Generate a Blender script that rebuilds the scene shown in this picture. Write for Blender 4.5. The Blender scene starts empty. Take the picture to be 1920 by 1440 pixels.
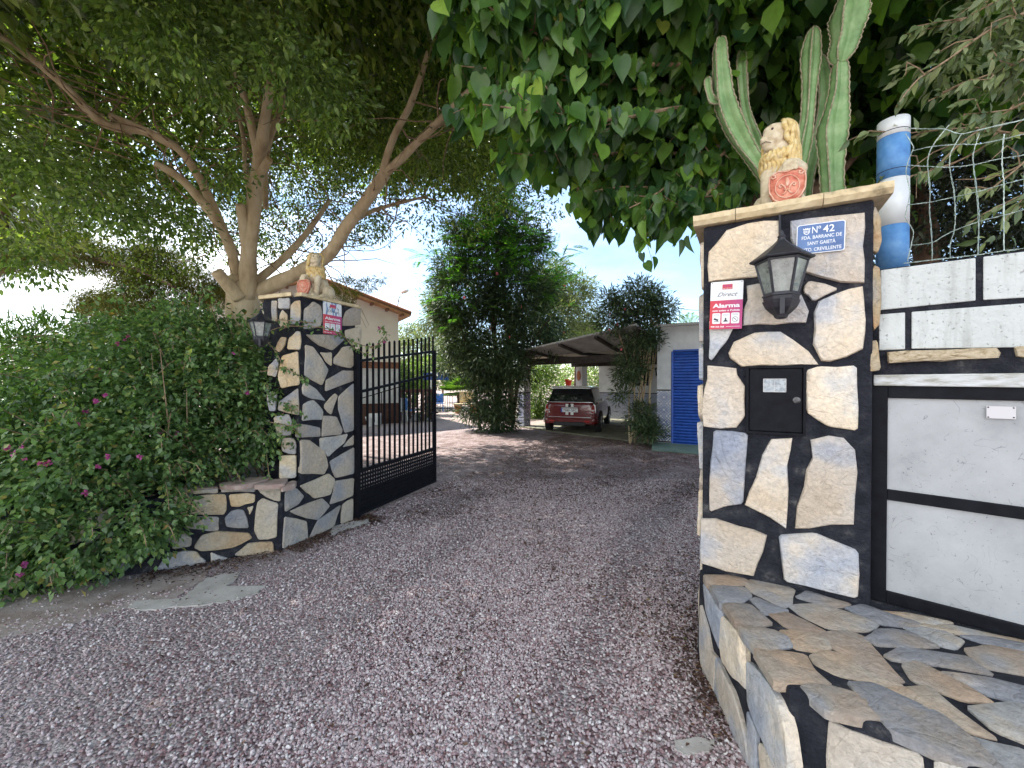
import bpy, math, random
import numpy as np
from mathutils import Vector, Matrix, noise

random.seed(7)
RNG = np.random.default_rng(11)
R = math.radians
SC = bpy.context.scene
COL = SC.collection

# ------------------------------------------------------------------ camera
F = 776.0
PITCH = R(0.59)
CAM = np.array([0.0, 0.0, 1.6])
cam_data = bpy.data.cameras.new('camera')
cam_data.sensor_width = 36
cam_data.lens = F / 1920 * 36
cam_data.clip_start = 0.05
cam_data.clip_end = 2000
cam = bpy.data.objects.new('camera', cam_data)
cam.location = CAM
cam.rotation_euler = (R(90) - PITCH, 0, 0)
COL.objects.link(cam)
SC.camera = cam

# ------------------------------------------------------------------ world + sun
SUN_AZ, SUN_EL = -62.0, 54.0
world = bpy.data.worlds.new('World')
SC.world = world
world.use_nodes = True
wn, wl = world.node_tree.nodes, world.node_tree.links
wn.clear()
w_out = wn.new('ShaderNodeOutputWorld')
w_bg = wn.new('ShaderNodeBackground')
w_bg.inputs['Strength'].default_value = 0.10
w_sky = wn.new('ShaderNodeTexSky')
w_sky.sky_type = 'NISHITA'
w_sky.sun_disc = False
w_sky.sun_elevation = R(SUN_EL)
w_sky.sun_rotation = R(SUN_AZ % 360)
w_sky.air_density = 1.0
w_sky.dust_density = 0.1
w_sky.ozone_density = 2.0
w_tc = wn.new('ShaderNodeTexCoord')
w_map = wn.new('ShaderNodeMapping')
w_map.inputs['Scale'].default_value = (1, 1, 3.2)
w_map.inputs['Location'].default_value = (0.35, 0.2, 0.1)
w_noise = wn.new('ShaderNodeTexNoise')
w_noise.inputs['Scale'].default_value = 1.7
w_noise.inputs['Detail'].default_value = 9
w_noise.inputs['Roughness'].default_value = 0.62
w_ramp = wn.new('ShaderNodeValToRGB')
w_ramp.color_ramp.elements[0].position = 0.40
w_ramp.color_ramp.elements[0].color = (0.02, 0.02, 0.02, 1)
w_ramp.color_ramp.elements[1].position = 0.62
w_ramp.color_ramp.elements[1].color = (0.85, 0.85, 0.85, 1)
w_mix = wn.new('ShaderNodeMixRGB')
w_mix.inputs[2].default_value = (15.0, 14.9, 14.6, 1)
wl.new(w_tc.outputs['Generated'], w_map.inputs['Vector'])
wl.new(w_map.outputs[0], w_noise.inputs['Vector'])
wl.new(w_noise.outputs['Fac'], w_ramp.inputs[0])
w_sep = wn.new('ShaderNodeSeparateXYZ'); wl.new(w_tc.outputs['Generated'], w_sep.inputs[0])
w_mr = wn.new('ShaderNodeMapRange'); w_mr.inputs['From Min'].default_value = 0.22; w_mr.inputs['From Max'].default_value = -0.35
w_mr.inputs['To Min'].default_value = 0.10; w_mr.inputs['To Max'].default_value = 1.0
w_add = wn.new('ShaderNodeMath'); w_add.operation = 'MULTIPLY_ADD'     # cloudier to the left; unseen clouds behind added for neutral fill light
wl.new(w_sep.outputs[1], w_add.inputs[0]); w_add.inputs[1].default_value = 0.45; wl.new(w_sep.outputs[0], w_add.inputs[2])
wl.new(w_add.outputs[0], w_mr.inputs['Value'])
w_mul = wn.new('ShaderNodeMath'); w_mul.operation = 'MULTIPLY'
wl.new(w_ramp.outputs[0], w_mul.inputs[0]); wl.new(w_mr.outputs[0], w_mul.inputs[1]); wl.new(w_mul.outputs[0], w_mix.inputs[0])
wl.new(w_sky.outputs[0], w_mix.inputs[1])
wl.new(w_mix.outputs[0], w_bg.inputs['Color'])
wl.new(w_bg.outputs[0], w_out.inputs['Surface'])

sun_data = bpy.data.lights.new('sun', 'SUN')
sun_data.energy = 3.6
sun_data.angle = R(0.53)
sun_data.color = (1.0, 0.95, 0.87)
sun = bpy.data.objects.new('sun', sun_data)
SUN_VEC = Vector((math.sin(R(SUN_AZ)) * math.cos(R(SUN_EL)), math.cos(R(SUN_AZ)) * math.cos(R(SUN_EL)), math.sin(R(SUN_EL))))
sun.rotation_euler = SUN_VEC.to_track_quat('Z', 'Y').to_euler()
sun.location = (0, 0, 30)
COL.objects.link(sun)

SC.view_settings.view_transform = 'Standard'
SC.view_settings.look = 'None'
SC.view_settings.gamma = 1
SC.view_settings.use_curve_mapping = False
SC.view_settings.exposure = 1.8
SC.cycles.max_bounces = 8
SC.cycles.diffuse_bounces = 4
SC.cycles.transmission_bounces = 6
SC.cycles.transparent_max_bounces = 8
SC.cycles.use_denoising = True
SC.cycles.sample_clamp_indirect = 6.0

# ------------------------------------------------------------------ geometry of the view: a pixel of the 1920x1440 picture to a place in the world
def ray(px, py):
    x, y = (px - 960) / F, (720 - py) / F
    c, s = math.cos(PITCH), math.sin(PITCH)
    d = np.array([x, c + s * y, -s + c * y])
    return d
def G(px, py, h=0.0):
    d = ray(px, py)
    return CAM + d * ((h - CAM[2]) / d[2])
def D(px, py, Y):
    d = ray(px, py)
    return CAM + d * (Y / d[1])
def PL(px, py, o, n):
    d = ray(px, py)
    return CAM + d * (np.dot(np.asarray(o) - CAM, n) / np.dot(d, n))
def project(p):
    p = np.asarray(p) - CAM
    c, s = math.cos(PITCH), math.sin(PITCH)
    dep = p[..., 1] * c - p[..., 2] * s
    up = p[..., 1] * s + p[..., 2] * c
    return 960 + F * p[..., 0] / dep, 720 - F * up / dep, dep
def unit(v):
    v = np.asarray(v, float)
    return v / np.linalg.norm(v)
V3 = lambda *a: np.array(a, float)

# ------------------------------------------------------------------ mesh helpers
class MB:
    def __init__(s):
        s.v, s.f = [], []
    def add(s, vs, fs):
        b = len(s.v)
        s.v.extend([tuple(map(float, p)) for p in vs])
        s.f.extend([tuple(b + i for i in f) for f in fs])
        return s
    def box(s, c, size, u=(1, 0, 0), w=None, z=(0, 0, 1)):
        """box centred at c, size along u, w, z"""
        u = unit(u); z = unit(z)
        w = unit(np.cross(z, u)) if w is None else unit(w)
        c = np.asarray(c, float)
        a, b, h = [q / 2 for q in size]
        vs = [c + u * i * a + w * j * b + z * k * h for k in (-1, 1) for j in (-1, 1) for i in (-1, 1)]
        return s.add(vs, [(0, 2, 3, 1), (4, 5, 7, 6), (0, 1, 5, 4), (2, 6, 7, 3), (0, 4, 6, 2), (1, 3, 7, 5)])
    def bar(s, p, q, a, b=None, up=(0, 0, 1)):
        p, q = np.asarray(p, float), np.asarray(q, float)
        b = b or a
        u = unit(q - p)
        if abs(np.dot(u, up)) > 0.98: up = (0, 1, 0)
        w = unit(np.cross(up, u)); z = np.cross(u, w)
        return s.box((p + q) / 2, (np.linalg.norm(q - p), a, b), u, w, z)
    def tube(s, pts, rad, n=8, cap=True, wob=0.0):
        pts = [np.asarray(p, float) for p in pts]
        if not hasattr(rad, '__len__'): rad = [rad] * len(pts)
        t0 = unit(pts[1] - pts[0])
        ref = np.array([1.0, 0, 0]) if abs(t0[0]) < 0.8 else np.array([0, 1.0, 0])
        nrm = unit(np.cross(t0, ref))
        rings = []
        for i, p in enumerate(pts):
            t = unit(pts[min(i + 1, len(pts) - 1)] - pts[max(i - 1, 0)])
            nrm = unit(nrm - t * np.dot(nrm, t))
            bn = np.cross(t, nrm)
            rings.append([p + (nrm * math.cos(2 * math.pi * k / n) + bn * math.sin(2 * math.pi * k / n)) * rad[i] * (1 + wob * (noise.noise(Vector((p[0] * 3 + k * 1.7, p[1] * 3, p[2] * 3)))))
                          for k in range(n)])
        vs = [v for r in rings for v in r]
        fs = [(i * n + k, i * n + (k + 1) % n, (i + 1) * n + (k + 1) % n, (i + 1) * n + k) for i in range(len(pts) - 1) for k in range(n)]
        if cap:
            fs.append(tuple(range(n - 1, -1, -1)))
            fs.append(tuple((len(pts) - 1) * n + k for k in range(n)))
        return s.add(vs, fs)
    def lathe(s, c, prof, n=16, rot=0.0, axis=(0, 0, 1)):
        c = np.asarray(c, float); ax = unit(axis)
        ref = np.array([1.0, 0, 0]) if abs(ax[0]) < 0.8 else np.array([0, 1.0, 0])
        u = unit(np.cross(ax, ref)) if abs(ax[2]) < 0.9 else np.array([1.0, 0, 0])
        w = np.cross(ax, u)
        vs, fs = [], []
        for r, z in prof:
            for k in range(n):
                a = rot + 2 * math.pi * k / n
                vs.append(c + (u * math.cos(a) + w * math.sin(a)) * max(r, 1e-4) + ax * z)
        for i in range(len(prof) - 1):
            for k in range(n):
                fs.append((i * n + k, i * n + (k + 1) % n, (i + 1) * n + (k + 1) % n, (i + 1) * n + k))
        fs.append(tuple(range(n - 1, -1, -1)))
        fs.append(tuple((len(prof) - 1) * n + k for k in range(n)))
        return s.add(vs, fs)
    def ell(s, c, r, n=14, m=9, u=(1, 0, 0), w=(0, 1, 0), z=(0, 0, 1)):
        c = np.asarray(c, float); u, w, z = map(unit, (u, w, z))
        if not hasattr(r, '__len__'): r = (r, r, r)
        vs, fs = [c + z * r[2]], []
        for i in range(1, m):
            p = math.pi * i / m
            for k in range(n):
                a = 2 * math.pi * k / n
                vs.append(c + u * r[0] * math.sin(p) * math.cos(a) + w * r[1] * math.sin(p) * math.sin(a) + z * r[2] * math.cos(p))
        vs.append(c - z * r[2])
        for k in range(n): fs.append((0, 1 + k, 1 + (k + 1) % n))
        for i in range(m - 2):
            for k in range(n):
                fs.append((1 + i * n + k, 1 + (i + 1) * n + k, 1 + (i + 1) * n + (k + 1) % n, 1 + i * n + (k + 1) % n))
        L = len(vs) - 1
        for k in range(n): fs.append((L, L - n + (k + 1) % n, L - n + k))
        return s.add(vs, fs)
    def prism(s, poly, off):
        """poly: list of 3D points (any planar outline), extruded by off"""
        n = len(poly); off = np.asarray(off, float)
        poly = [np.asarray(p, float) for p in poly]
        return s.add(poly + [p + off for p in poly],
                     [tuple(range(n - 1, -1, -1)), tuple(range(n, 2 * n))] + [(i, (i + 1) % n, n + (i + 1) % n, n + i) for i in range(n)])

BASE = {}
def base_of(o):
    while o is not None and o.parent is not None: o = o.parent
    return BASE.get(o.name, np.zeros(3)) if o is not None else np.zeros(3)
def link_mesh(name, me, mat, parent=None, smooth=False):
    o = bpy.data.objects.new(name, me)
    if mat is not None and not me.materials: me.materials.append(mat)
    COL.objects.link(o)
    if parent is not None: o.parent = parent
    if smooth: me.polygons.foreach_set('use_smooth', [True] * len(me.polygons))
    return o
def obj(name, mb, mat, parent=None, smooth=False, kind=None, bevel=0):
    me = bpy.data.meshes.new(name)
    b = base_of(parent)
    me.from_pydata([(v[0] - b[0], v[1] - b[1], v[2] - b[2]) for v in mb.v], [], mb.f)
    me.update()
    o = link_mesh(name, me, mat, parent, smooth)
    if kind: o['kind'] = kind
    if bevel:
        m = o.modifiers.new('bevel', 'BEVEL'); m.width = bevel; m.segments = 2; m.limit_method = 'ANGLE'
    return o
def thing(name, label, cat, loc, group=None):
    o = bpy.data.objects.new(name, None)
    o.empty_display_size = 0.2
    COL.objects.link(o)
    loc = np.asarray(loc, float)
    o.location = loc
    BASE[o.name] = loc
    return tag(o, label, cat, group)
def tag(o, label, cat, group=None):
    o['label'] = label; o['category'] = cat
    if group: o['group'] = group
    return o
def struct(o):
    o['kind'] = 'structure'
    return o

# ------------------------------------------------------------------ material helpers
def new_mat(name):
    m = bpy.data.materials.new(name); m.use_nodes = True
    nt = m.node_tree
    return m, nt.nodes, nt.links, nt.nodes['Principled BSDF']
def coord(nd, lk, space='pos', scale=(1, 1, 1)):
    if space == 'pos': src = nd.new('ShaderNodeNewGeometry').outputs['Position']
    else: src = nd.new('ShaderNodeTexCoord').outputs['Object']
    mp = nd.new('ShaderNodeMapping'); mp.inputs['Scale'].default_value = scale
    lk.new(src, mp.inputs['Vector'])
    return mp
def nz(nd, lk, vec, scale, detail=5, rough=0.6):
    t = nd.new('ShaderNodeTexNoise')
    t.inputs['Scale'].default_value = scale; t.inputs['Detail'].default_value = detail; t.inputs['Roughness'].default_value = rough
    lk.new(vec, t.inputs['Vector'])
    return t.outputs['Fac']
def ramp(nd, lk, fac, stops):
    r = nd.new('ShaderNodeValToRGB')
    cr = r.color_ramp
    while len(cr.elements) < len(stops): cr.elements.new(0.5)
    for e, (p, c) in zip(cr.elements, stops):
        e.position = p; e.color = (*c, 1) if len(c) == 3 else c
    lk.new(fac, r.inputs[0])
    return r.outputs[0]
def mixc(nd, lk, fac, a, b, mode='MIX'):
    m = nd.new('ShaderNodeMixRGB'); m.blend_type = mode
    for i, x in ((0, fac), (1, a), (2, b)):
        if isinstance(x, (int, float)): m.inputs[i].default_value = x
        elif isinstance(x, tuple): m.inputs[i].default_value = (*x, 1)
        else: lk.new(x, m.inputs[i])
    return m.outputs[0]
def mathn(nd, lk, op, a, b=0.0):
    m = nd.new('ShaderNodeMath'); m.operation = op
    for i, x in ((0, a), (1, b)):
        if isinstance(x, (int, float)): m.inputs[i].default_value = x
        else: lk.new(x, m.inputs[i])
    return m.outputs[0]
def bump(nd, lk, bsdf, height, strength, dist=0.01):
    b = nd.new('ShaderNodeBump'); b.inputs['Strength'].default_value = strength; b.inputs['Distance'].default_value = dist
    lk.new(height, b.inputs['Height']); lk.new(b.outputs[0], bsdf.inputs['Normal'])
def simple(name, stops, scale=6, detail=6, rough=0.8, bmp=0.0, bscale=40, bdist=0.005, metal=0.0, space='pos', stretch=(1, 1, 1), spec=0.5):
    m, nd, lk, bs = new_mat(name)
    c = coord(nd, lk, space, stretch)
    if len(stops) == 1:
        bs.inputs['Base Color'].default_value = (*stops[0][1], 1)
    else:
        lk.new(ramp(nd, lk, nz(nd, lk, c.outputs[0], scale, detail), stops), bs.inputs['Base Color'])
    bs.inputs['Roughness'].default_value = rough
    bs.inputs['Metallic'].default_value = metal
    bs.inputs['Specular IOR Level'].default_value = spec
    if bmp: bump(nd, lk, bs, nz(nd, lk, c.outputs[0], bscale, 5), bmp, bdist)
    return m

def stone_mat(name, warm, grey, bias=0.0, val=1.0):
    m, nd, lk, bs = new_mat(name)
    oi = nd.new('ShaderNodeObjectInfo')
    geo = nd.new('ShaderNodeNewGeometry').outputs['Position']
    add = nd.new('ShaderNodeVectorMath'); add.operation = 'ADD'
    comb = nd.new('ShaderNodeCombineXYZ')
    lk.new(mathn(nd, lk, 'MULTIPLY', oi.outputs['Random'], 37.0), comb.inputs[0])
    lk.new(mathn(nd, lk, 'MULTIPLY', oi.outputs['Random'], 11.0), comb.inputs[2])
    lk.new(geo, add.inputs[0]); lk.new(comb.outputs[0], add.inputs[1])
    v = add.outputs[0]
    n1 = nz(nd, lk, v, 3.4, 5, 0.5)
    n2 = nz(nd, lk, v, 45, 6, 0.7)
    fac = mathn(nd, lk, 'ADD', n1, mathn(nd, lk, 'MULTIPLY', mathn(nd, lk, 'SUBTRACT', oi.outputs['Random'], 0.5 - bias), 0.22))
    c1 = ramp(nd, lk, fac, [(0.34, warm[0]), (0.51, warm[1]), (0.60, grey[0]), (0.74, grey[1])])
    c2 = mixc(nd, lk, 0.55, c1, ramp(nd, lk, n2, [(0.3, (0.55, 0.55, 0.55)), (0.7, (1.25, 1.22, 1.18))]), 'MULTIPLY')
    rnd2 = mathn(nd, lk, 'FRACT', mathn(nd, lk, 'MULTIPLY', oi.outputs['Random'], 7.31))
    c3 = mixc(nd, lk, 1.0, c2, ramp(nd, lk, rnd2, [(0, (0.74 * val, 0.73 * val, 0.75 * val)), (0.5, (0.95 * val, 0.93 * val, 0.92 * val)), (1, (1.18 * val, 1.14 * val, 1.06 * val))]), 'MULTIPLY')
    wv = nd.new('ShaderNodeTexNoise'); wv.inputs['Scale'].default_value = 3.2; wv.inputs['Detail'].default_value = 3; wv.inputs['Distortion'].default_value = 1.6
    lk.new(v, wv.inputs['Vector'])
    crack = mathn(nd, lk, 'ABSOLUTE', mathn(nd, lk, 'SUBTRACT', wv.outputs['Fac'], 0.5))
    ck = ramp(nd, lk, crack, [(0.0, (0.6, 0.54, 0.47)), (0.009, (1, 1, 1))])
    c4 = mixc(nd, lk, 0.3, c3, ck, 'MULTIPLY')
    lk.new(c4, bs.inputs['Base Color'])
    bs.inputs['Roughness'].default_value = 0.78
    h = mathn(nd, lk, 'ADD', mathn(nd, lk, 'MULTIPLY', nz(nd, lk, v, 9, 6, 0.6), 1.4), mathn(nd, lk, 'MULTIPLY', n2, 0.45))
    h2 = mathn(nd, lk, 'ADD', h, mathn(nd, lk, 'MULTIPLY', ramp(nd, lk, crack, [(0.0, (0, 0, 0)), (0.02, (1, 1, 1))]), 0.10))
    bump(nd, lk, bs, h2, 0.8, 0.03)
    return m
M = {}
def weathered(name, col, dirt):
    m, nd, lk, bs = new_mat(name)
    c = coord(nd, lk).outputs[0]; st = coord(nd, lk, 'pos', (9, 9, 0.8)).outputs[0]
    a = ramp(nd, lk, nz(nd, lk, c, 5, 9, .7), [(0.3, tuple(x * .86 for x in col)), (0.6, col)])
    drip = ramp(nd, lk, nz(nd, lk, st, 1.6, 6, .65), [(0.5, (0, 0, 0)), (0.72, (1, 1, 1))])
    b = mixc(nd, lk, mathn(nd, lk, 'MULTIPLY', drip, 0.6), a, dirt)
    pit = ramp(nd, lk, nz(nd, lk, c, 85, 2, .5), [(0.66, (0, 0, 0)), (0.70, (1, 1, 1))])
    lk.new(mixc(nd, lk, mathn(nd, lk, 'MULTIPLY', pit, 0.5), b, (.2, .2, .2)), bs.inputs['Base Color'])
    bs.inputs['Roughness'].default_value = .65
    h = mathn(nd, lk, 'ADD', nz(nd, lk, c, 22, 7, .65), mathn(nd, lk, 'MULTIPLY', pit, -.35))
    bump(nd, lk, bs, h, .8, .012)
    return m
M['stone'] = stone_mat('flagstone', [(0.61, 0.51, 0.39), (0.64, 0.57, 0.48)], [(0.50, 0.50, 0.51), (0.36, 0.40, 0.48)], 0.02, 1.12)
M['stone_pale'] = stone_mat('flagstone_pale', [(0.66, 0.58, 0.47), (0.70, 0.64, 0.54)], [(0.66, 0.63, 0.57), (0.55, 0.55, 0.54)], 0.0, 1.08)
M['stone_grey'] = stone_mat('flagstone_grey', [(0.50, 0.44, 0.34), (0.47, 0.43, 0.37)], [(0.38, 0.38, 0.375), (0.31, 0.33, 0.36)], 0.04, 1.1)
M['stone_warm'] = stone_mat('flagstone_warm', [(0.56, 0.41, 0.24), (0.56, 0.48, 0.35)], [(0.44, 0.43, 0.42), (0.30, 0.32, 0.37)], -0.02, 1.1)
M['stone_top'] = stone_mat('flagstone_top', [(0.47, 0.35, 0.25), (0.43, 0.38, 0.32)], [(0.38, 0.38, 0.385), (0.31, 0.33, 0.36)], 0.06, 0.96)
M['stone_edge'] = stone_mat('flagstone_edge', [(0.58, 0.30, 0.12), (0.55, 0.44, 0.27)], [(0.45, 0.42, 0.36), (0.36, 0.34, 0.32)], -0.1, 1.0)
M['mortar'] = simple('black_mortar', [(0.32, (0.008, 0.009, 0.014)), (0.52, (0.018, 0.019, 0.027)), (0.62, (0.035, 0.036, 0.042)), (0.74, (0.13, 0.125, 0.12))], 11, 10, 0.85, 1.0, 45, 0.02, spec=0.3)
M['cap'] = simple('cream_stone_cap', [(0.3, (0.30, 0.24, 0.14)), (0.45, (0.58, 0.46, 0.27)), (0.7, (0.72, 0.60, 0.38))], 14, 8, 0.7, 0.5, 50, 0.006)
M['black_metal'] = simple('black_paint', [(0.3, (0.004, 0.004, 0.006)), (0.7, (0.010, 0.011, 0.015))], 20, 5, 0.55, 0.15, 80, 0.002, spec=0.12)
M['white_block'] = weathered('white_paint', (0.58, 0.60, 0.58), (0.27, 0.27, 0.245))
M['white_block_old'] = simple('white_paint', [(0.3, (0.50, 0.53, 0.51)), (0.5, (0.62, 0.65, 0.63)), (0.7, (0.70, 0.72, 0.70))], 7, 8, 0.6, 0.5, 55, 0.006, stretch=(1, 1, 2.5))

# ------------------------------------------------------------------ leaf systems
def leaf_mat(name, stops, trans=0.35, rough=0.45, objrand=False, spec=0.5):
    m, nd, lk, bs = new_mat(name)
    if objrand: fac = nd.new('ShaderNodeObjectInfo').outputs['Random']
    else:
        at = nd.new('ShaderNodeAttribute'); at.attribute_name = 'tint'; fac = at.outputs['Fac']
    c = ramp(nd, lk, fac, stops)
    cc = coord(nd, lk)
    c = mixc(nd, lk, 0.35, c, ramp(nd, lk, nz(nd, lk, cc.outputs[0], 25, 3), [(0.3, (0.6, 0.6, 0.6)), (0.7, (1.3, 1.3, 1.3))]), 'MULTIPLY')
    lk.new(c, bs.inputs['Base Color'])
    bs.inputs['Roughness'].default_value = rough
    bs.inputs['Specular IOR Level'].default_value = spec
    tr = nd.new('ShaderNodeBsdfTranslucent')
    lk.new(mixc(nd, lk, 1.0, c, (1.25, 1.45, 0.55), 'MULTIPLY'), tr.inputs['Color'])
    mx = nd.new('ShaderNodeMixShader'); mx.inputs[0].default_value = trans
    lk.new(bs.outputs[0], mx.inputs[1]); lk.new(tr.outputs[0], mx.inputs[2])
    lk.new(mx.outputs[0], nd['Material Output'].inputs['Surface'])
    return m
def T_diamond(w=0.4, fold=0.12):
    return np.array([[0, 0, 0], [-w / 2, 0.45, fold], [0, 1, -0.05], [w / 2, 0.45, fold]]), [(0, 3, 2), (0, 2, 1)]
def T_oval(w=0.42, fold=0.08, curl=-0.12):
    v = np.array([[0, 0, 0], [0, 0.35, 0], [0, 0.72, curl * 0.5], [0, 1, curl * 1.4],
                  [-w * .42, 0.25, fold], [-w * .5, 0.55, fold + curl * .3], [w * .42, 0.25, fold], [w * .5, 0.55, fold + curl * .3]])
    return v, [(0, 6, 1), (6, 7, 2, 1), (7, 3, 2), (0, 1, 4), (4, 1, 2, 5), (5, 2, 3)]
def T_heart(w=0.8, fold=0.07, curl=-0.10):
    side = [(0.0, 0.0), (0.20, -0.10), (0.42, 0.02), (0.50, 0.24), (0.44, 0.48), (0.28, 0.70), (0.12, 0.87)]
    mid = [(0, 0.0), (0, 0.12), (0, 0.32), (0, 0.52), (0, 0.72), (0, 0.88), (0, 1.04)]
    v = [(0, y, curl * y * y) for _, y in mid]
    k = len(v)
    for sg in (1, -1):
        for x, y in side[1:]:
            v.append((sg * x * w, y, fold * (x * 2) * (1.2 if sg > 0 else 0.9) + curl * y * y))
    f = []
    for b, sg in ((k, 1), (k + 6, -1)):
        ch = [b + i for i in range(6)]
        fs = [(0, ch[0], ch[1], 1), (1, ch[1], ch[2], 2), (2, ch[2], ch[3], 3), (3, ch[3], ch[4], 4), (4, ch[4], ch[5], 5), (5, ch[5], 6)]
        for q in fs: f.append(q if sg > 0 else q[::-1])
    return np.array(v), f
def frames(a, n):
    a = a / np.linalg.norm(a, axis=1, keepdims=True)
    n = n - a * np.sum(a * n, axis=1, keepdims=True)
    n = n / (np.linalg.norm(n, axis=1, keepdims=True) + 1e-9)
    return a, n, np.cross(a, n)
def leaf_object(name, P, A, N, L, tmpl, mat, parent, kind='stuff', tint=None):
    """all the leaves of P as one mesh"""
    tv, tf = tmpl
    a, n, s = frames(A, N)
    W = P[:, None, :] + L[:, None, None] * (tv[None, :, 0:1] * s[:, None, :] + tv[None, :, 1:2] * a[:, None, :] + tv[None, :, 2:3] * n[:, None, :])
    W = W.reshape(-1, 3) - base_of(parent)
    k = len(tv); cnt = len(P)
    fl = np.array([i for f in tf for i in f]); fs = np.array([len(f) for f in tf])
    loops = (fl[None, :] + (np.arange(cnt) * k)[:, None]).ravel()
    sizes = np.tile(fs, cnt)
    me = bpy.data.meshes.new(name)
    me.vertices.add(len(W)); me.vertices.foreach_set('co', W.astype(np.float32).ravel())
    me.loops.add(len(loops)); me.loops.foreach_set('vertex_index', loops.astype(np.int32))
    me.polygons.add(len(sizes))
    me.polygons.foreach_set('loop_start', np.concatenate([[0], np.cumsum(sizes)[:-1]]).astype(np.int32))
    me.update(calc_edges=True)
    at = me.attributes.new('tint', 'FLOAT', 'POINT')
    if tint is None: tint = RNG.random(cnt)
    at.data.foreach_set('value', np.repeat(tint, k).astype(np.float32))
    o = link_mesh(name, me, mat, parent, smooth=(k > 4))
    if kind: o['kind'] = kind
    return o
def leaf_parts(P, A, N, L, tmpl, mat, parent, name='leaf'):
    tv, tf = tmpl
    me = bpy.data.meshes.new(name)
    me.from_pydata([tuple(p) for p in tv], [], tf); me.update()
    me.materials.append(mat)
    me.polygons.foreach_set('use_smooth', [True] * len(me.polygons))
    a, n, s = frames(A, N)
    b = base_of(parent)
    for i in range(len(P)):
        o = bpy.data.objects.new(name, me)
        m = Matrix([[s[i][0], a[i][0], n[i][0], 0], [s[i][1], a[i][1], n[i][1], 0], [s[i][2], a[i][2], n[i][2], 0], [0, 0, 0, 1]])
        o.matrix_local = Matrix.Translation(P[i] - b) @ m @ Matrix.Scale(L[i], 4)
        COL.objects.link(o); o.parent = parent
def split_largest(P, L, k=300):
    x, y, d = project(P)
    ok = (x > 5) & (x < 1915) & (y > 5) & (y < 1435) & (d > 0.3)
    score = np.where(ok, L / np.maximum(d, .3), -1)
    idx = np.argsort(-score)[:k]
    idx = idx[score[idx] > 0]
    mask = np.zeros(len(P), bool); mask[idx] = True
    return mask
def blob_leaves(blobs, n, L0, clump=0.2, per=26, droop=0.5, out=0.6, shell=0.45, jit=1.0, flat=1.0):
    """blobs: (centre, radii or radius). Leaves gathered in clumps through each volume, more of them near its surface."""
    vols = []
    for c, r in blobs:
        r = (r, r, r) if not hasattr(r, '__len__') else r
        vols.append((r[0] * r[1] + r[1] * r[2] + r[0] * r[2]))
    vols = np.array(vols); cnts = np.maximum(1, (n * vols / vols.sum() / per).astype(int))
    Ps, As, Ns = [], [], []
    for (c, r), k in zip(blobs, cnts):
        r = np.array((r, r, r) if not hasattr(r, '__len__') else r, float)
        d = RNG.normal(size=(k, 3)); d /= np.linalg.norm(d, axis=1, keepdims=True)
        rad = 1 - (1 - RNG.random(k) ** (1 / 3)) * shell * 2
        rad = np.clip(rad, 0.05, 1) * (1 + RNG.normal(size=k) * 0.09)
        cc = np.asarray(c) + d * rad[:, None] * r
        od = d
        q = RNG.normal(size=(k, per, 3)) * clump * 0.55 * jit
        q[:, :, 2] *= 0.75 * flat
        P = cc[:, None, :] + q
        A = od[:, None, :] * out + q / (clump + 1e-6) * 0.8 + RNG.normal(size=(k, per, 3)) * 0.45
        A[:, :, 2] -= droop
        N = np.zeros_like(A); N[:, :, 2] = 1.0
        N += RNG.normal(size=(k, per, 3)) * 0.55 + od[:, None, :] * 0.5
        Ps.append(P.reshape(-1, 3)); As.append(A.reshape(-1, 3)); Ns.append(N.reshape(-1, 3))
    P, A, N = map(np.concatenate, (Ps, As, Ns))
    L = L0 * (0.65 + 0.7 * RNG.random(len(P)))
    return P, A, N, L
def off_plaque(P):
    c = RP0 + RU * .5 + V3(0, 0, 2.2) + RN * .25
    return np.linalg.norm((P - c) * V3(1, 1, .8), axis=1) > .62
def keep(mask, *arrs): return [a[mask] for a in arrs]

# ------------------------------------------------------------------ flat writing
FONT_CACHE = {}
def lettering(text, h, width, o, u, up, n, mat, parent, shear=0.0, bold=0.0, name='lettering', align='CENTER'):
    """flat letters as a mesh; o is the middle of the line (or its left end), h cap height, width total width or None"""
    cu = bpy.data.curves.new('t', 'FONT'); cu.body = text; cu.size = 1.0; cu.shear = shear; cu.offset = bold
    cu.resolution_u = 3; cu.fill_mode = 'FRONT'
    t = bpy.data.objects.new('t', cu); COL.objects.link(t)
    dg = bpy.context.evaluated_depsgraph_get()
    me0 = t.evaluated_get(dg).to_mesh()
    vs = np.array([v.co[:] for v in me0.vertices]); fs = [tuple(p.vertices) for p in me0.polygons]
    t.evaluated_get(dg).to_mesh_clear()
    bpy.data.objects.remove(t); bpy.data.curves.remove(cu)
    x0, x1 = vs[:, 0].min(), vs[:, 0].max()
    sy = h / 0.70
    sx = (width / (x1 - x0)) if width else sy
    ox = (x0 + x1) / 2 if align == 'CENTER' else x0
    mb = MB()
    mb.add([np.asarray(o) + u * (v[0] - ox) * sx + up * (v[1] - 0.35) * sy for v in vs], fs)
    return obj(name, mb, mat, parent)

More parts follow.
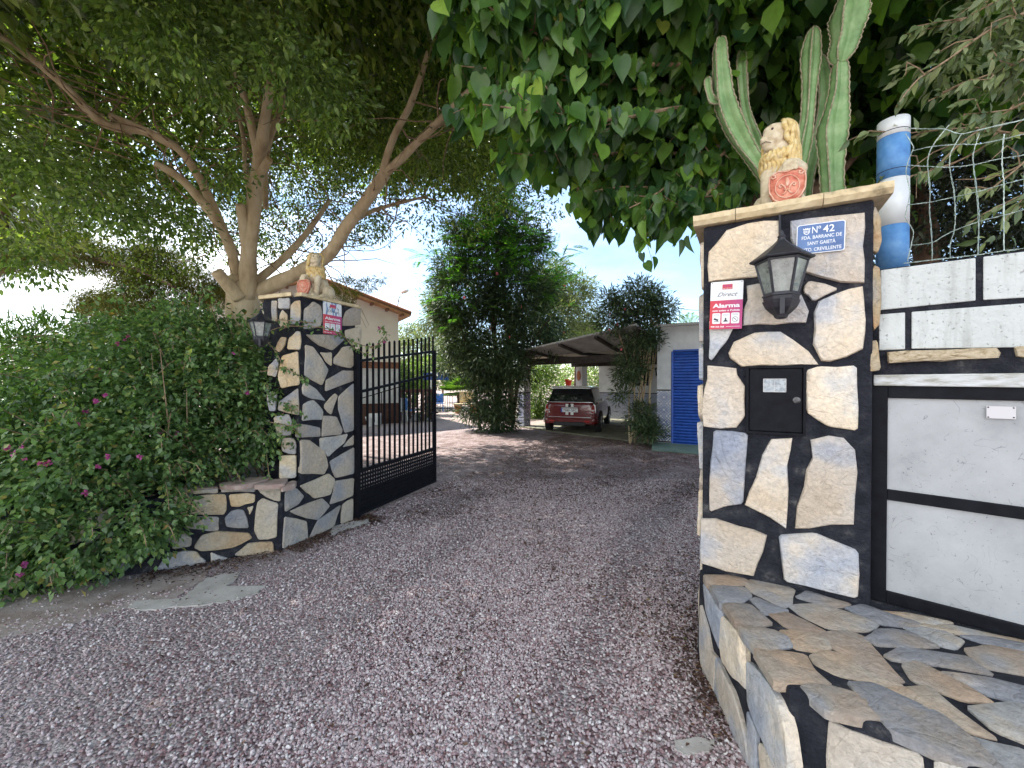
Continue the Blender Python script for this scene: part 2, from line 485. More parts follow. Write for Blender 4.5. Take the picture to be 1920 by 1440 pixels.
# ------------------------------------------------------------------ stones
def area2(poly):
    return 0.5 * sum(poly[i][0] * poly[(i + 1) % len(poly)][1] - poly[(i + 1) % len(poly)][0] * poly[i][1] for i in range(len(poly)))
def stone(poly3, n, thick, mat, parent, name='stone', rough=0.006, back=0.03, grow=0.004):
    """an outline in space on a plane with outward normal n becomes a stone proud of that plane"""
    n = unit(n)
    P = [np.asarray(p, float) for p in poly3]
    c = sum(P) / len(P)
    span = np.mean([np.linalg.norm(p - c) for p in P])
    P = [c + (p - c) * (1 + grow / span) for p in P]
    if len(P) <= 8:   # blunt the corners a little
        R_ = []
        for i in range(len(P)):
            a, b, d = P[i - 1], P[i], P[(i + 1) % len(P)]
            ka, kd = min(.12, .012 / (np.linalg.norm(a - b) + 1e-6)), min(.12, .012 / (np.linalg.norm(d - b) + 1e-6))
            R_ += [b + (a - b) * ka, b + (d - b) * kd]
        P = R_
    # subdivide long edges and jitter them, so that no edge is a straight cut
    Q = []
    per = sum(np.linalg.norm(P[i] - P[(i + 1) % len(P)]) for i in range(len(P)))
    c = sum(P) / len(P)
    for i in range(len(P)):
        a, b = P[i], P[(i + 1) % len(P)]
        Q.append(a)
        if np.linalg.norm(b - a) > per / 9:
            m = (a + b) / 2
            Q.append(m + (m - c) / (np.linalg.norm(m - c) + 1e-6) * random.uniform(-rough, rough * 1.6))
    if np.dot(np.cross(Q[1] - Q[0], c - Q[0]), n) < 0: Q = Q[::-1]
    k = len(Q)
    tilt = unit(np.cross(n, Q[1] - Q[0])) * random.uniform(-1, 1) + unit(Q[1] - Q[0]) * random.uniform(-1, 1)
    size = per / 6
    def lift(p): return thick * (1 + 0.25 * np.dot(p - c, tilt) / size)
    r0 = [p - n * back for p in Q]
    r1 = [p + n * lift(p) * 0.62 for p in Q]
    ins = min(0.006, size * 0.06)
    r2 = [p + (c - p) / np.linalg.norm(c - p) * ins + n * lift(p) for p in Q]
    r3 = [c + (p - c) * 0.45 + n * lift(p) * random.uniform(0.92, 1.3) for p in Q]
    vs = r0 + r1 + r2 + r3 + [c + n * thick * 1.12]
    fs = []
    for j in range(3):
        for i in range(k):
            fs.append((j * k + i, j * k + (i + 1) % k, (j + 1) * k + (i + 1) % k, (j + 1) * k + i))
    for i in range(k): fs.append((3 * k + i, 3 * k + (i + 1) % k, 4 * k))
    o = obj(name, MB().add(vs, fs), mat, parent, smooth=True)
    o.data.polygons.foreach_set('use_smooth', [True] * len(o.data.polygons))
    try: o.data.set_sharp_from_angle(angle=R(38))
    except Exception: pass
    return o
def px_stones(polys, view, o, n, thick, mat, parent, name='stone', horizontal=None, grow=0.003):
    ox, oy, s = view
    for poly in polys:
        if horizontal is not None: pts = [G(ox + x * s, oy + y * s, horizontal) for x, y in poly]
        else: pts = [PL(ox + x * s, oy + y * s, o, n) for x, y in poly]
        stone(pts, n, thick * random.uniform(0.75, 1.3), random.choice(mat) if isinstance(mat, list) else mat, parent, name, grow=grow)
def voronoi_cells(w, h, step, seed, gap):
    """irregular cells in a w x h rectangle, shrunk by the gap"""
    rg = random.Random(seed)
    pts = []
    nx, ny = max(1, round(w / step)), max(1, round(h / step))
    for j in range(-1, ny + 1):
        for i in range(-1, nx + 1):
            pts.append(((i + 0.5 + rg.uniform(-.36, .36)) * w / nx + (0.25 if j % 2 else -0.25) * step, (j + 0.5 + rg.uniform(-.36, .36)) * h / ny))
    out = []
    for i, p in enumerate(pts):
        poly = [(gap, gap), (w - gap, gap), (w - gap, h - gap), (gap, h - gap)]
        for j, q in enumerate(pts):
            if i == j: continue
            dx, dy = q[0] - p[0], q[1] - p[1]
            dd = math.hypot(dx, dy)
            if dd > step * 3.5: continue
            lim = dd / 2 - gap / 2
            new = []
            for a in range(len(poly)):
                A, B = poly[a], poly[(a + 1) % len(poly)]
                da = ((A[0] - p[0]) * dx + (A[1] - p[1]) * dy) / dd - lim
                db = ((B[0] - p[0]) * dx + (B[1] - p[1]) * dy) / dd - lim
                if da <= 0: new.append(A)
                if da * db < 0:
                    t = da / (da - db)
                    new.append((A[0] + (B[0] - A[0]) * t, A[1] + (B[1] - A[1]) * t))
            poly = new
            if len(poly) < 3: break
        if len(poly) >= 3 and abs(area2(poly)) > step * step * 0.08:
            # drop vertices that nearly coincide
            q = [poly[0]]
            for v in poly[1:]:
                if math.hypot(v[0] - q[-1][0], v[1] - q[-1][1]) > step * 0.09: q.append(v)
            if len(q) >= 3: out.append(q)
    return out
def fill_stones(o, u, v, w, h, step, n, thick, mat, parent, seed, gap=0.035, skip=None, name='stone'):
    o, u, v = np.asarray(o, float), unit(u), unit(v)
    for poly in voronoi_cells(w, h, step, seed, gap):
        pts = [o + u * x + v * y for x, y in poly]
        if skip and skip(sum(pts) / len(pts)): continue
        stone(pts, n, thick * random.uniform(0.75, 1.3), random.choice(mat) if isinstance(mat, list) else mat, parent, name)

# =================================================================== GROUND
def ground_material():
    m, nd, lk, bs = new_mat('gravel')
    c = coord(nd, lk).outputs[0]
    vo = nd.new('ShaderNodeTexVoronoi'); vo.inputs['Scale'].default_value = 62; lk.new(c, vo.inputs['Vector'])
    vr = nd.new('ShaderNodeSeparateColor'); lk.new(vo.outputs['Color'], vr.inputs[0])
    col = ramp(nd, lk, vr.outputs[0], [(0.0, (0.14, 0.07, 0.07)), (0.22, (0.24, 0.15, 0.15)), (0.55, (0.35, 0.28, 0.28)), (0.85, (0.45, 0.40, 0.39)), (1.0, (0.64, 0.60, 0.57))])
    dust = (0.48, 0.40, 0.39)
    big = nz(nd, lk, c, 0.9, 5, 0.6)
    sep = nd.new('ShaderNodeSeparateXYZ'); lk.new(c, sep.inputs[0])
    # worn, sandy track: the left front of the yard
    tx = mathn(nd, lk, 'SUBTRACT', -0.6, mathn(nd, lk, 'MULTIPLY', sep.outputs[0], 1.0))
    dustf = mathn(nd, lk, 'ADD', mathn(nd, lk, 'MULTIPLY', tx, 0.28), mathn(nd, lk, 'MULTIPLY', mathn(nd, lk, 'SUBTRACT', big, 0.5), 2.6))
    dn = nd.new('ShaderNodeMath'); dn.operation = 'ADD'; dn.use_clamp = True; lk.new(dustf, dn.inputs[0]); dn.inputs[1].default_value = 0.02
    col2 = mixc(nd, lk, mathn(nd, lk, 'MULTIPLY', dn.outputs[0], 0.8), col, dust)
    fine = ramp(nd, lk, nz(nd, lk, c, 130, 4, 0.7), [(0.3, (0.6, 0.6, 0.62)), (0.7, (1.3, 1.28, 1.26))])
    col3 = mixc(nd, lk, 0.7, col2, fine, 'MULTIPLY')
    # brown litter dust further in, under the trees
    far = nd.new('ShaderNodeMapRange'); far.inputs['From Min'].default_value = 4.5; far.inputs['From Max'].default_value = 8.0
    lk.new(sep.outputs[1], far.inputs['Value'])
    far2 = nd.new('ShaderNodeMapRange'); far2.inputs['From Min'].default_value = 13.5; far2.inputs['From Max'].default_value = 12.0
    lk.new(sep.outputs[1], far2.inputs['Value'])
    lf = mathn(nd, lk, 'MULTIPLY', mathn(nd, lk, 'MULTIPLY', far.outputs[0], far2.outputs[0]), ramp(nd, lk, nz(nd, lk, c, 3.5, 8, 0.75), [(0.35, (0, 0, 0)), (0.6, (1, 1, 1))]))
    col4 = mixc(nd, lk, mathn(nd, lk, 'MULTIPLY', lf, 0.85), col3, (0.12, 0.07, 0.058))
    # pale beaten earth of the yard behind
    fy = nd.new('ShaderNodeMapRange'); fy.inputs['From Min'].default_value = 13.0; fy.inputs['From Max'].default_value = 15.0
    lk.new(sep.outputs[1], fy.inputs['Value'])
    col5 = mixc(nd, lk, mathn(nd, lk, 'MULTIPLY', fy.outputs[0], 0.6), col4, (0.40, 0.31, 0.25))
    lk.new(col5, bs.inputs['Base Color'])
    bs.inputs['Roughness'].default_value = 0.85
    h = mathn(nd, lk, 'ADD', mathn(nd, lk, 'MULTIPLY', vo.outputs['Distance'], -1.0), mathn(nd, lk, 'MULTIPLY', nz(nd, lk, c, 40, 5, 0.7), 0.7))
    bump(nd, lk, bs, h, 0.9, 0.02)
    return m
def gz(x, y):
    if not (abs(x) < 9 and 0 < y < 14): return 0.0
    return 0.018 * noise.noise(Vector((x * 0.7, y * 0.7, 3))) * min(1, max(0, (x + 1.7) / 0.8))
gm = MB()
xs = sorted(set([-300, -80, -30, -14] + [i * 0.5 for i in range(-20, 25)] + [14, 30, 80, 300]))
ys = sorted(set([-60, -12, -4] + [i * 0.5 for i in range(-4, 34)] + [20, 30, 60, 120, 500]))
gv = []
for y in ys:
    for x in xs:
        z = gz(x, y)
        gv.append((x, y, z))
nx = len(xs)
gm.add(gv, [(j * nx + i, j * nx + i + 1, (j + 1) * nx + i + 1, (j + 1) * nx + i) for j in range(len(ys) - 1) for i in range(nx - 1)])
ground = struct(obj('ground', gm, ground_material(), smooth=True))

# ------------------------------------------------------------------ plan of the gateway (metres)
RP0 = V3(1.098, 2.38, 0)                         # right pillar, front left corner
RU = V3(math.sin(R(60.5)), -math.cos(R(60.5)), 0)    # along the pillar fronts
RB = V3(RU[1] * -1, RU[0], 0)                    # into the yard
RN = -RB
RPW, RPD, RPH = 0.752, 0.56, 2.475
BT = 0.50                                        # bench top
WU = unit(V3(0.735, -0.678, 0)); WN = unit(V3(-0.678, -0.735, 0))
W0 = V3(1.800, 2.075, 0)
LP0 = V3(-2.084, 4.064, 0)                       # left pillar corner nearest the drive
LS = unit(V3(0.354, 0.805, 0))                   # along its gate side
LSN = V3(LS[1], -LS[0], 0)
LFU = unit(V3(-0.93, 0.37, 0))                  # along its front, away from the drive
LFN = V3(-LFU[1] * -1, LFU[0], 0); LFN = LFN if LFN[1] < 0 else -LFN
LPW, LPD, LPH = 0.50, 0.735, 2.42
PC = V3(-2.165, 3.88, 0)                         # corner of the planter wall
PU = unit(V3(-0.80, -0.425, 0))                  # along the planter wall
PN = V3(PU[1], -PU[0], 0); PN = PN if PN[1] < 0 else -PN

def in_poly_zone(x, y):
    """ground hidden under the walls"""
    p = np.array([x, y, 0.0])
    if np.dot(p - PC, LSN) < 0.0 and np.dot(p - PC, PN) < 0: return True
    bx = 1.0 + (y - 1.49) * (0.098 / 0.89)
    if x > bx and 1.2 < y < 2.4: return True
    if np.dot(p - RP0, RU) > -.02 and 0 < np.dot(p - RP0, RB) < RPD: return True
    return False

# pebbles: real stones lying in the near part of the drive
def pebbles():
    pts = []
    n = 280000
    y = 1.45 + 5.2 * RNG.random(n) ** 1.15
    x = (RNG.random(n) * 2 - 1) * 1.32 * y
    dens = np.array([0.5 + 0.5 * noise.noise(Vector((a * 1.1, b * 1.1, 0))) for a, b in zip(x, y)])
    left = np.clip((-0.1 - x + .35 * (3 - y)) * 0.5, 0, 1)
    p_keep = np.clip(1.15 - left * 0.95 - np.clip(0.45 - dens, 0, 1) * 1.2, 0.12, 1)
    bx = 0.985 + (y - 1.49) * (0.098 / 0.89)
    ok = (RNG.random(n) < p_keep) & ~((x > bx) & (y < 2.4))
    px = x - PC[0]; py_ = y - PC[1]
    s1 = px * LSN[0] + py_ * LSN[1]; s2 = px * PN[0] + py_ * PN[1]
    ok &= ~((s1 < 0.0) & (s2 < 0.02))
    ok &= ~((x < -1.9) & (s2 < 0.45) & (RNG.random(n) < 0.80))
    rut = np.array([noise.noise(Vector((a * 1.6 - b * .9, (a * .5 + b * .87) * .35, 7))) for a, b in zip(x, y)])
    ok &= RNG.random(n) < np.clip(1.15 - np.clip(rut - .05, 0, 1) * 2.4, .2, 1)
    x, y = x[ok], y[ok]
    n = len(x)
    me = bpy.data.meshes.new('gravel')
    me.vertices.add(n)
    z = np.array([gz(a, b) for a, b in zip(x, y)]) + 0.002 + RNG.random(n) * 0.005
    me.vertices.foreach_set('co', np.stack([x, y, z], 1).astype(np.float32).ravel())
    s = 0.0050 + 0.0050 * RNG.random(n) ** 1.6
    sc = np.stack([s * (0.8 + 0.7 * RNG.random(n)), s * (0.7 + 0.5 * RNG.random(n)), s * (0.5 + 0.4 * RNG.random(n))], 1)
    a = me.attributes.new('sc', 'FLOAT_VECTOR', 'POINT'); a.data.foreach_set('vector', sc.astype(np.float32).ravel())
    rt = np.stack([RNG.normal(size=n) * 0.5, RNG.normal(size=n) * 0.5, RNG.random(n) * 6.28], 1)
    a = me.attributes.new('rt', 'FLOAT_VECTOR', 'POINT'); a.data.foreach_set('vector', rt.astype(np.float32).ravel())
    a = me.attributes.new('tint', 'FLOAT', 'POINT'); a.data.foreach_set('value', RNG.random(n).astype(np.float32))
    o = bpy.data.objects.new('gravel', me); COL.objects.link(o)
    m, nd, lk, bs = new_mat('pebble')
    at = nd.new('ShaderNodeAttribute'); at.attribute_type = 'INSTANCER'; at.attribute_name = 'tint'
    c = ramp(nd, lk, at.outputs['Fac'], [(0.0, (0.17, 0.09, 0.085)), (0.14, (0.32, 0.21, 0.21)), (0.45, (0.43, 0.34, 0.34)), (0.78, (0.52, 0.44, 0.435)), (0.95, (0.64, 0.58, 0.56)), (1.0, (0.74, 0.70, 0.67))])
    lk.new(c, bs.inputs['Base Color']); bs.inputs['Roughness'].default_value = 0.7
    ng = bpy.data.node_groups.new('pebbles', 'GeometryNodeTree')
    ng.interface.new_socket('Geometry', in_out='INPUT', socket_type='NodeSocketGeometry')
    ng.interface.new_socket('Geometry', in_out='OUTPUT', socket_type='NodeSocketGeometry')
    gi, go = ng.nodes.new('NodeGroupInput'), ng.nodes.new('NodeGroupOutput')
    ico = ng.nodes.new('GeometryNodeMeshIcoSphere'); ico.inputs['Radius'].default_value = 1.0; ico.inputs['Subdivisions'].default_value = 1
    sm = ng.nodes.new('GeometryNodeSetMaterial'); sm.inputs['Material'].default_value = m
    ip = ng.nodes.new('GeometryNodeInstanceOnPoints')
    na = ng.nodes.new('GeometryNodeInputNamedAttribute'); na.data_type = 'FLOAT_VECTOR'; na.inputs['Name'].default_value = 'sc'
    nr = ng.nodes.new('GeometryNodeInputNamedAttribute'); nr.data_type = 'FLOAT_VECTOR'; nr.inputs['Name'].default_value = 'rt'
    er = ng.nodes.new('FunctionNodeEulerToRotation')
    L = ng.links.new
    L(gi.outputs[0], ip.inputs['Points']); L(ico.outputs['Mesh'], sm.inputs['Geometry']); L(sm.outputs[0], ip.inputs['Instance'])
    L(na.outputs['Attribute'], ip.inputs['Scale']); L(nr.outputs['Attribute'], er.inputs[0]); L(er.outputs[0], ip.inputs['Rotation'])
    L(ip.outputs[0], go.inputs[0])
    md = o.modifiers.new('pebbles', 'NODES'); md.node_group = ng
    o['kind'] = 'stuff'
    tag(o, 'mauve and white gravel covering the driveway', 'gravel')
pebbles()

# fallen leaves
M['litter'] = leaf_mat('fallen_leaf', [(0.0, (0.035, 0.016, 0.010)), (0.5, (0.085, 0.042, 0.028)), (0.85, (0.16, 0.085, 0.05)), (0.99, (0.26, 0.17, 0.09)), (1.0, (0.12, 0.2, 0.04))], 0.1, 0.7)
def litter():
    P = []
    for _ in range(52000):
        y = random.uniform(4.6, 12.4); x = random.uniform(-2.2, 5.2)
        if noise.noise(Vector((x * 1.3, y * 1.3, 9))) + random.uniform(-.4, .5) < -0.05: continue
        if y < 6.0 and random.random() > (y - 4.2) / 1.8: continue
        P.append((x, y))
    for _ in range(2600):   # drifts at the foot of the walls
        t = random.uniform(-0.5, 1.1); d = abs(random.gauss(0, 0.14)) + 0.02
        p = PC + LS * t + LSN * d if t > 0 else PC + PU * (-t * 2) + PN * d
        P.append((p[0], p[1]))
    for _ in range(500):
        P.append((random.uniform(-3.5, 1.0), random.uniform(1.6, 4.6)))
    for _ in range(3200):   # loose drifts on the drive
        y = random.uniform(1.7, 5.0); x = random.uniform(-1.2, .98)
        if noise.noise(Vector((x * 1.7 + 4, y * 1.1, 2))) + (x * .16) < random.uniform(.12, .42): continue
        P.append((x, y))
    for _ in range(1500):
        y = random.triangular(1.7, 4.4, 2.1); sp = 0.07 + .08 * abs(noise.noise(Vector((y * 2, 0, 0)))) + max(0, y - 2.3) * .3; P.append((1.0 + (y - 1.49) * 0.11 + max(0, y - 2.4) * .35 - abs(random.gauss(0, sp)), y))
    P = [p for p in P if not in_poly_zone(*p)]
    n = len(P)
    P = np.array([(x, y, gz(x, y) + 0.008 + random.random() * 0.012) for x, y in P])
    A = RNG.normal(size=(n, 3)); A[:, 2] *= 0.15
    N = RNG.normal(size=(n, 3)) * 0.3; N[:, 2] += 1
    L = np.where(P[:, 1] > 4.5, 0.032, 0.024) * (0.6 + 0.8 * RNG.random(n))
    o = leaf_object('leaf_litter', P, A, N, L, T_diamond(0.5, 0.1), M['litter'], None, tint=RNG.random(n) ** 1.2)
    tag(o, 'brown fallen leaves scattered over the gravel driveway', 'leaf litter')
litter()

# concrete apron pieces and the bare strip before the planter
M['concrete'] = simple('concrete', [(0.35, (0.36, 0.33, 0.295)), (0.6, (0.50, 0.47, 0.43))], 5, 9, 0.9, 0.5, 60, 0.006)
M['dirt'] = simple('bare_earth', [(0.3, (0.20, 0.15, 0.12)), (0.5, (0.33, 0.27, 0.24)), (0.7, (0.43, 0.38, 0.35))], 6, 10, 0.95, 0.7, 50, 0.01)
VD = (260, 860, .2396)
def ground_patch(pts, name, mat, z, th, view=VD):
    P = [G(view[0] + x * view[2], view[1] + y * view[2], z) for x, y in pts]
    Q = []
    for i in range(len(P)):
        a, b = P[i], P[(i + 1) % len(P)]
        for k in range(4):
            q = a + (b - a) * k / 4
            Q.append(q + V3(random.uniform(-.012, .012), random.uniform(-.012, .012), 0))
    struct(obj(name, MB().prism([q - V3(0, 0, th) for q in Q], (0, 0, th)), mat))
ground_patch([(-1400, 1180), (-700, 1010), (0, 940), (180, 900), (560, 850), (500, 950), (300, 1080), (250, 1120), (-60, 1160), (-700, 1330), (-1500, 1480)], 'bare_earth', M['dirt'], 0.005, 0.05)
ground_patch([(290, 1150), (350, 1080), (440, 1005), (520, 940), (640, 905), (800, 885), (760, 940), (700, 990), (860, 1000), (1000, 985), (930, 1045), (800, 1090), (650, 1120), (430, 1148)], 'concrete_slab', M['concrete'], 0.010, 0.06)
ground_patch([(-60, 1112), (100, 1100), (320, 1090), (285, 1150), (180, 1175), (0, 1180), (-80, 1170)], 'concrete_slab', M['concrete'], 0.009, 0.06)
ground_patch([(1520, 530), (1680, 490), (1800, 470), (1790, 500), (1640, 545), (1500, 600)], 'concrete_slab', M['concrete'], 0.02, 0.06)
ground_patch([(20, 1330), (90, 1305), (170, 1330), (160, 1370), (60, 1385), (10, 1360)], 'concrete_slab', M['concrete'], 0.012, 0.06, (1260, 780, .45833))

# =================================================================== RIGHT PILLAR
VA, VB = (1260, 360, .34375), (1260, 780, .45833)
rp = thing('stone_pillar', 'black mortared pillar of cream stones with street number plaque and letter box', 'pillar', RP0)
core = MB()
c0 = RP0 + RU * RPW / 2 + RB * RPD / 2
core.box(c0 + V3(0, 0, RPH / 2), (RPW, RPD, RPH), RU, RB)
obj('mortar_core', core, M['mortar'], rp, bevel=0.012)
RFO = RP0 + V3(0, 0, 0)
A_ST = [
 [(205,330),(245,285),(300,215),(410,178),(585,163),(582,230),(575,300),(560,400),(540,445),(460,462),(340,475),(205,490)],
 [(648,165),(850,140),(1045,120),(1048,200),(1035,300),(1045,380),(1043,495),(920,492),(800,462),(715,435),(690,340),(650,260)],
 [(410,515),(470,503),(580,520),(700,560),(740,650),(725,712),(560,722),(390,728),(395,640),(415,590)],
 [(715,545),(745,487),(905,530),(770,598)],
 [(800,600),(880,565),(1035,520),(1045,640),(1048,760),(1035,855),(860,922),(815,918),(770,830),(775,660)],
 [(205,700),(380,680),(330,750),(300,810),(220,915),(203,905)],
 [(312,880),(340,820),(450,770),(590,765),(660,810),(740,870),(792,940),(600,945),(380,952),(320,905)],
 [(195,950),(350,965),(355,1000),(395,1060),(397,1220),(350,1280),(175,1275),(163,1180),(180,1070),(195,1020)],
 [(735,975),(800,955),(1003,950),(1012,1180),(1008,1298),(850,1275),(800,1245),(735,1200)],
]
B_ST = [
 [(172,60),(310,72),(300,200),(290,355),(220,365),(155,388),(155,250),(168,120)],
 [(405,97),(490,93),(470,200),(475,300),(465,455),(400,410),(300,360),(345,250),(370,160)],
 [(567,100),(640,83),(700,92),(745,140),(755,230),(745,330),(740,440),(650,440),(560,455),(505,455),(512,370),(540,290),(550,220),(575,170)],
 [(120,420),(180,420),(270,450),(385,487),(370,550),(332,648),(220,630),(120,598),(118,500)],
 [(438,487),(585,478),(660,510),(758,550),(756,742),(640,715),(460,670),(450,590)],
]
px_stones(A_ST, VA, RFO, RN, 0.016, M['stone'], rp)
px_stones(B_ST, VB, RFO, RN, 0.018, M['stone'], rp)
px_stones([[(1100,85),(1135,150),(1140,270),(1120,330),(1075,320),(1085,230),(1080,160)], [(1100,405),(1130,420),(1128,720),(1095,755),(1085,600),(1075,450)], [(1070,820),(1115,812),(1130,970),(1065,980)]],
          VA, RFO + RB * 0.03, RN, 0.02, M['stone_edge'], rp)
# stones of the other sides (their edges stand proud at the left of the front)
def not_low(z0): return lambda c: c[2] < z0
fill_stones(RP0 + RB * 0.01 + V3(0, 0, 0.08), RB, (0, 0, 1), RPD, RPH - 0.12, 0.27, -RU, 0.022, M['stone'], rp, 5)
fill_stones(RP0 + RB * RPD + V3(0, 0, 0.08), RU, (0, 0, 1), RPW, RPH - 0.12, 0.27, RB, 0.02, M['stone'], rp, 6)
fill_stones(RP0 + RU * RPW + RB * 0.2 + V3(0, 0, 1.7), RB, (0, 0, 1), RPD - 0.2, RPH - 1.75, 0.27, RU, 0.02, M['stone'], rp, 7)
# capping slabs, three pieces along the front
def cap_slab(parent, o, u, b, t0, t1, w, z, th, seed):
    rg = random.Random(seed)
    n = 9
    low, top = [], []
    for k in range(n):
        t = t0 + (t1 - t0) * k / (n - 1)
        low.append(o + u * t - b * (0.035 + rg.uniform(-.004, .004)))
        top.append(o + u * t - b * (0.055 + rg.uniform(-.006, .006)))
    for k in range(n):
        t = t1 + (t0 - t1) * k / (n - 1)
        low.append(o + u * t + b * (w + 0.035)); top.append(o + u * t + b * (w + 0.055))
    k = len(low)
    vs = [p + V3(0, 0, z) for p in low] + [p + V3(0, 0, z + th * .45) for p in top] + [p + V3(0, 0, z + th) for p in top]
    fs = [tuple(range(k - 1, -1, -1)), tuple(range(2 * k, 3 * k))]
    for j in range(2):
        fs += [(j * k + i, j * k + (i + 1) % k, (j + 1) * k + (i + 1) % k, (j + 1) * k + i) for i in range(k)]
    obj('cap_slab', MB().add(vs, fs), M['cap'], parent)
for i, (a, b) in enumerate([(-0.05, 0.16), (0.163, 0.545), (0.548, RPW + 0.06)]):
    cap_slab(rp, RP0, RU, RB, a, b, RPD, RPH, 0.052, i)
# letter box let into the pillar
def PLF(view, x, y, off=0.0): return PL(view[0] + x * view[2], view[1] + y * view[2], RFO + RN * off, RN)
bx = [PLF(VA, x, y) for x, y in [(412, 957), (722, 952), (722, 1320), (408, 1308)]]
lb_c = sum(bx) / 4
lw = np.dot(bx[1] - bx[0], RU); lh = (bx[0][2] + bx[1][2] - bx[2][2] - bx[3][2]) / 2
fr = MB()
for sx in (-1, 1): fr.box(lb_c + RU * sx * lw / 2 + RN * 0.012, (0.012, 0.03, lh + 0.012), RU, RN)
for sz in (-1, 1): fr.box(lb_c + V3(0, 0, sz * lh / 2) + RN * 0.012, (lw - 0.014, 0.03, 0.012), RU, RN)
obj('letter_box_frame', fr, M['black_metal'], rp)
ld = obj('letter_box_door', MB().box(lb_c + RN * 0.008, (lw - 0.018, 0.014, lh - 0.018), RU, RN), M['black_metal'], rp, bevel=0.002)
M['frosted'] = simple('frosted_plastic', [(0.4, (0.25, 0.28, 0.30)), (0.6, (0.42, 0.45, 0.47))], 60, 3, 0.3)
M['chrome'] = simple('dull_steel', [(0.4, (0.35, 0.35, 0.36)), (0.6, (0.5, 0.5, 0.5))], 30, 3, 0.35, metal=0.9)
wc = (PLF(VA, 498, 1020) + PLF(VA, 620, 1090)) / 2
ww = np.dot(PLF(VA, 620, 1055) - PLF(VA, 498, 1055), RU); wh = abs(PLF(VA, 560, 1020)[2] - PLF(VA, 560, 1090)[2])
obj('name_window', MB().box(wc + RN * 0.0165, (ww, 0.003, wh), RU, RN), M['frosted'], ld)
fr = MB()
for sx in (-1, 0, 1): fr.box(wc + RU * sx * ww / 2 + RN * 0.0195, (0.0025, 0.004, wh), RU, RN)
for sz in (-1, 0, 1): fr.box(wc + V3(0, 0, sz * wh / 2) + RN * 0.0205, (ww, 0.002, 0.0025), RU, RN)
obj('window_bars', fr, M['chrome'], ld)
M['lock_metal'] = simple('dark_steel', [(0.4, (0.05, 0.05, 0.05)), (0.6, (0.12, 0.12, 0.12))], 60, 3, 0.4, metal=0.6)
kc = PLF(VA, 678, 1135)
obj('lock', MB().lathe(kc + RN * 0.012, [(0.017, 0), (0.017, 0.008), (0.011, 0.010), (0.009, 0.010)], 16, 0, RN).box(kc + RN * 0.024, (0.003, 0.004, 0.012), RU, RN), M['lock_metal'], ld)

# house number plaque
M['plaque_blue'] = simple('blue_enamel', [(0.3, (0.045, 0.10, 0.26)), (0.7, (0.10, 0.19, 0.40))], 12, 4, 0.35)
M['white_enamel'] = simple('white_enamel', [(0.5, (0.78, 0.79, 0.80))], rough=0.4)
VS = (1300, 400, .1875)
def PS(x, y, off=0.034): return PL(VS[0] + x * VS[2], VS[1] + y * VS[2], RFO + RN * off, RN)
def rounded(c, u, v, w, h, r, n=5):
    pts = []
    for cx, cy, a0 in ((w / 2 - r, h / 2 - r, 0), (-w / 2 + r, h / 2 - r, 90), (-w / 2 + r, -h / 2 + r, 180), (w / 2 - r, -h / 2 + r, 270)):
        for k in range(n):
            a = R(a0 + 90 * k / (n - 1)); pts.append(c + u * (cx + r * math.cos(a)) + v * (cy + r * math.sin(a)))
    return pts
# the plaque hangs a little crooked to the face: its own axes
pq = [PS(1028, 128), PS(1520, 62), PS(1518, 368), PS(1035, 418)]
pc = sum(pq) / 4; pu = unit((pq[1] - pq[0]) + (pq[2] - pq[3])); pv = unit(np.cross(RN, pu)); pv = pv if pv[2] > 0 else -pv
pw = (np.linalg.norm(pq[1] - pq[0]) + np.linalg.norm(pq[2] - pq[3])) / 2; ph = (np.linalg.norm(pq[0] - pq[3]) + np.linalg.norm(pq[1] - pq[2])) / 2
plq = thing('number_plaque', 'blue enamel plaque with house number 42 and street name on right pillar', 'plaque', pc)
obj('backing', MB().prism(rounded(pc - RN * 0.001, pu, pv, pw, ph, 0.012), RN * 0.003), M['white_enamel'], plq)
obj('face_panel', MB().prism(rounded(pc + RN * 0.0021, pu, pv, pw - 0.008, ph - 0.008, 0.009), RN * 0.001), M['plaque_blue'], plq)
po = pc + RN * 0.0038
def ptext(t, x, y, h, w, **k): lettering(t, h, w, po + pu * x * pw + pv * y * ph, pu, pv, RN, M['white_enamel'], plq, **k)
ptext('Nº', -0.085, 0.29, 0.034, 0.036, bold=0.005)
ptext('42', 0.165, 0.285, 0.034, 0.046, bold=0.01)
ptext('FDA. BARRANC DE', 0.02, 0.045, 0.0165, pw * 0.82, bold=0.012)
ptext('SANT GAIETÀ', 0.02, -0.155, 0.0165, pw * 0.58, bold=0.012)
ptext('AYTO. CREVILLENTE', 0.0, -0.365, 0.0165, pw * 0.86, bold=0.012)
cr = MB()
cc = po - pu * 0.29 * pw + pv * 0.25 * ph
cr.prism([cc + pu * x * 0.013 + pv * y * 0.013 for x, y in [(-1, .6), (-1, -.3), (-.7, -.85), (0, -1.25), (.7, -.85), (1, -.3), (1, .6), (.75, .6), (.75, -.25), (.5, -.65), (0, -.95), (-.5, -.65), (-.75, -.25), (-.75, .6)]], RN * 0.0004)
for i in range(3): cr.box(cc + pu * (i - 1) * 0.006 + pv * 0.0, (0.003, 0.0006, 0.013), pu, RN, pv)
cr.prism([cc + pu * x * 0.013 + pv * (y * 0.013) for x, y in [(-1.1, .75), (1.1, .75), (1.2, 1.4), (.6, 1.05), (.35, 1.5), (0, 1.1), (-.35, 1.5), (-.6, 1.05), (-1.2, 1.4)]], RN * 0.0004)
obj('crest', cr, M['white_enamel'], plq)

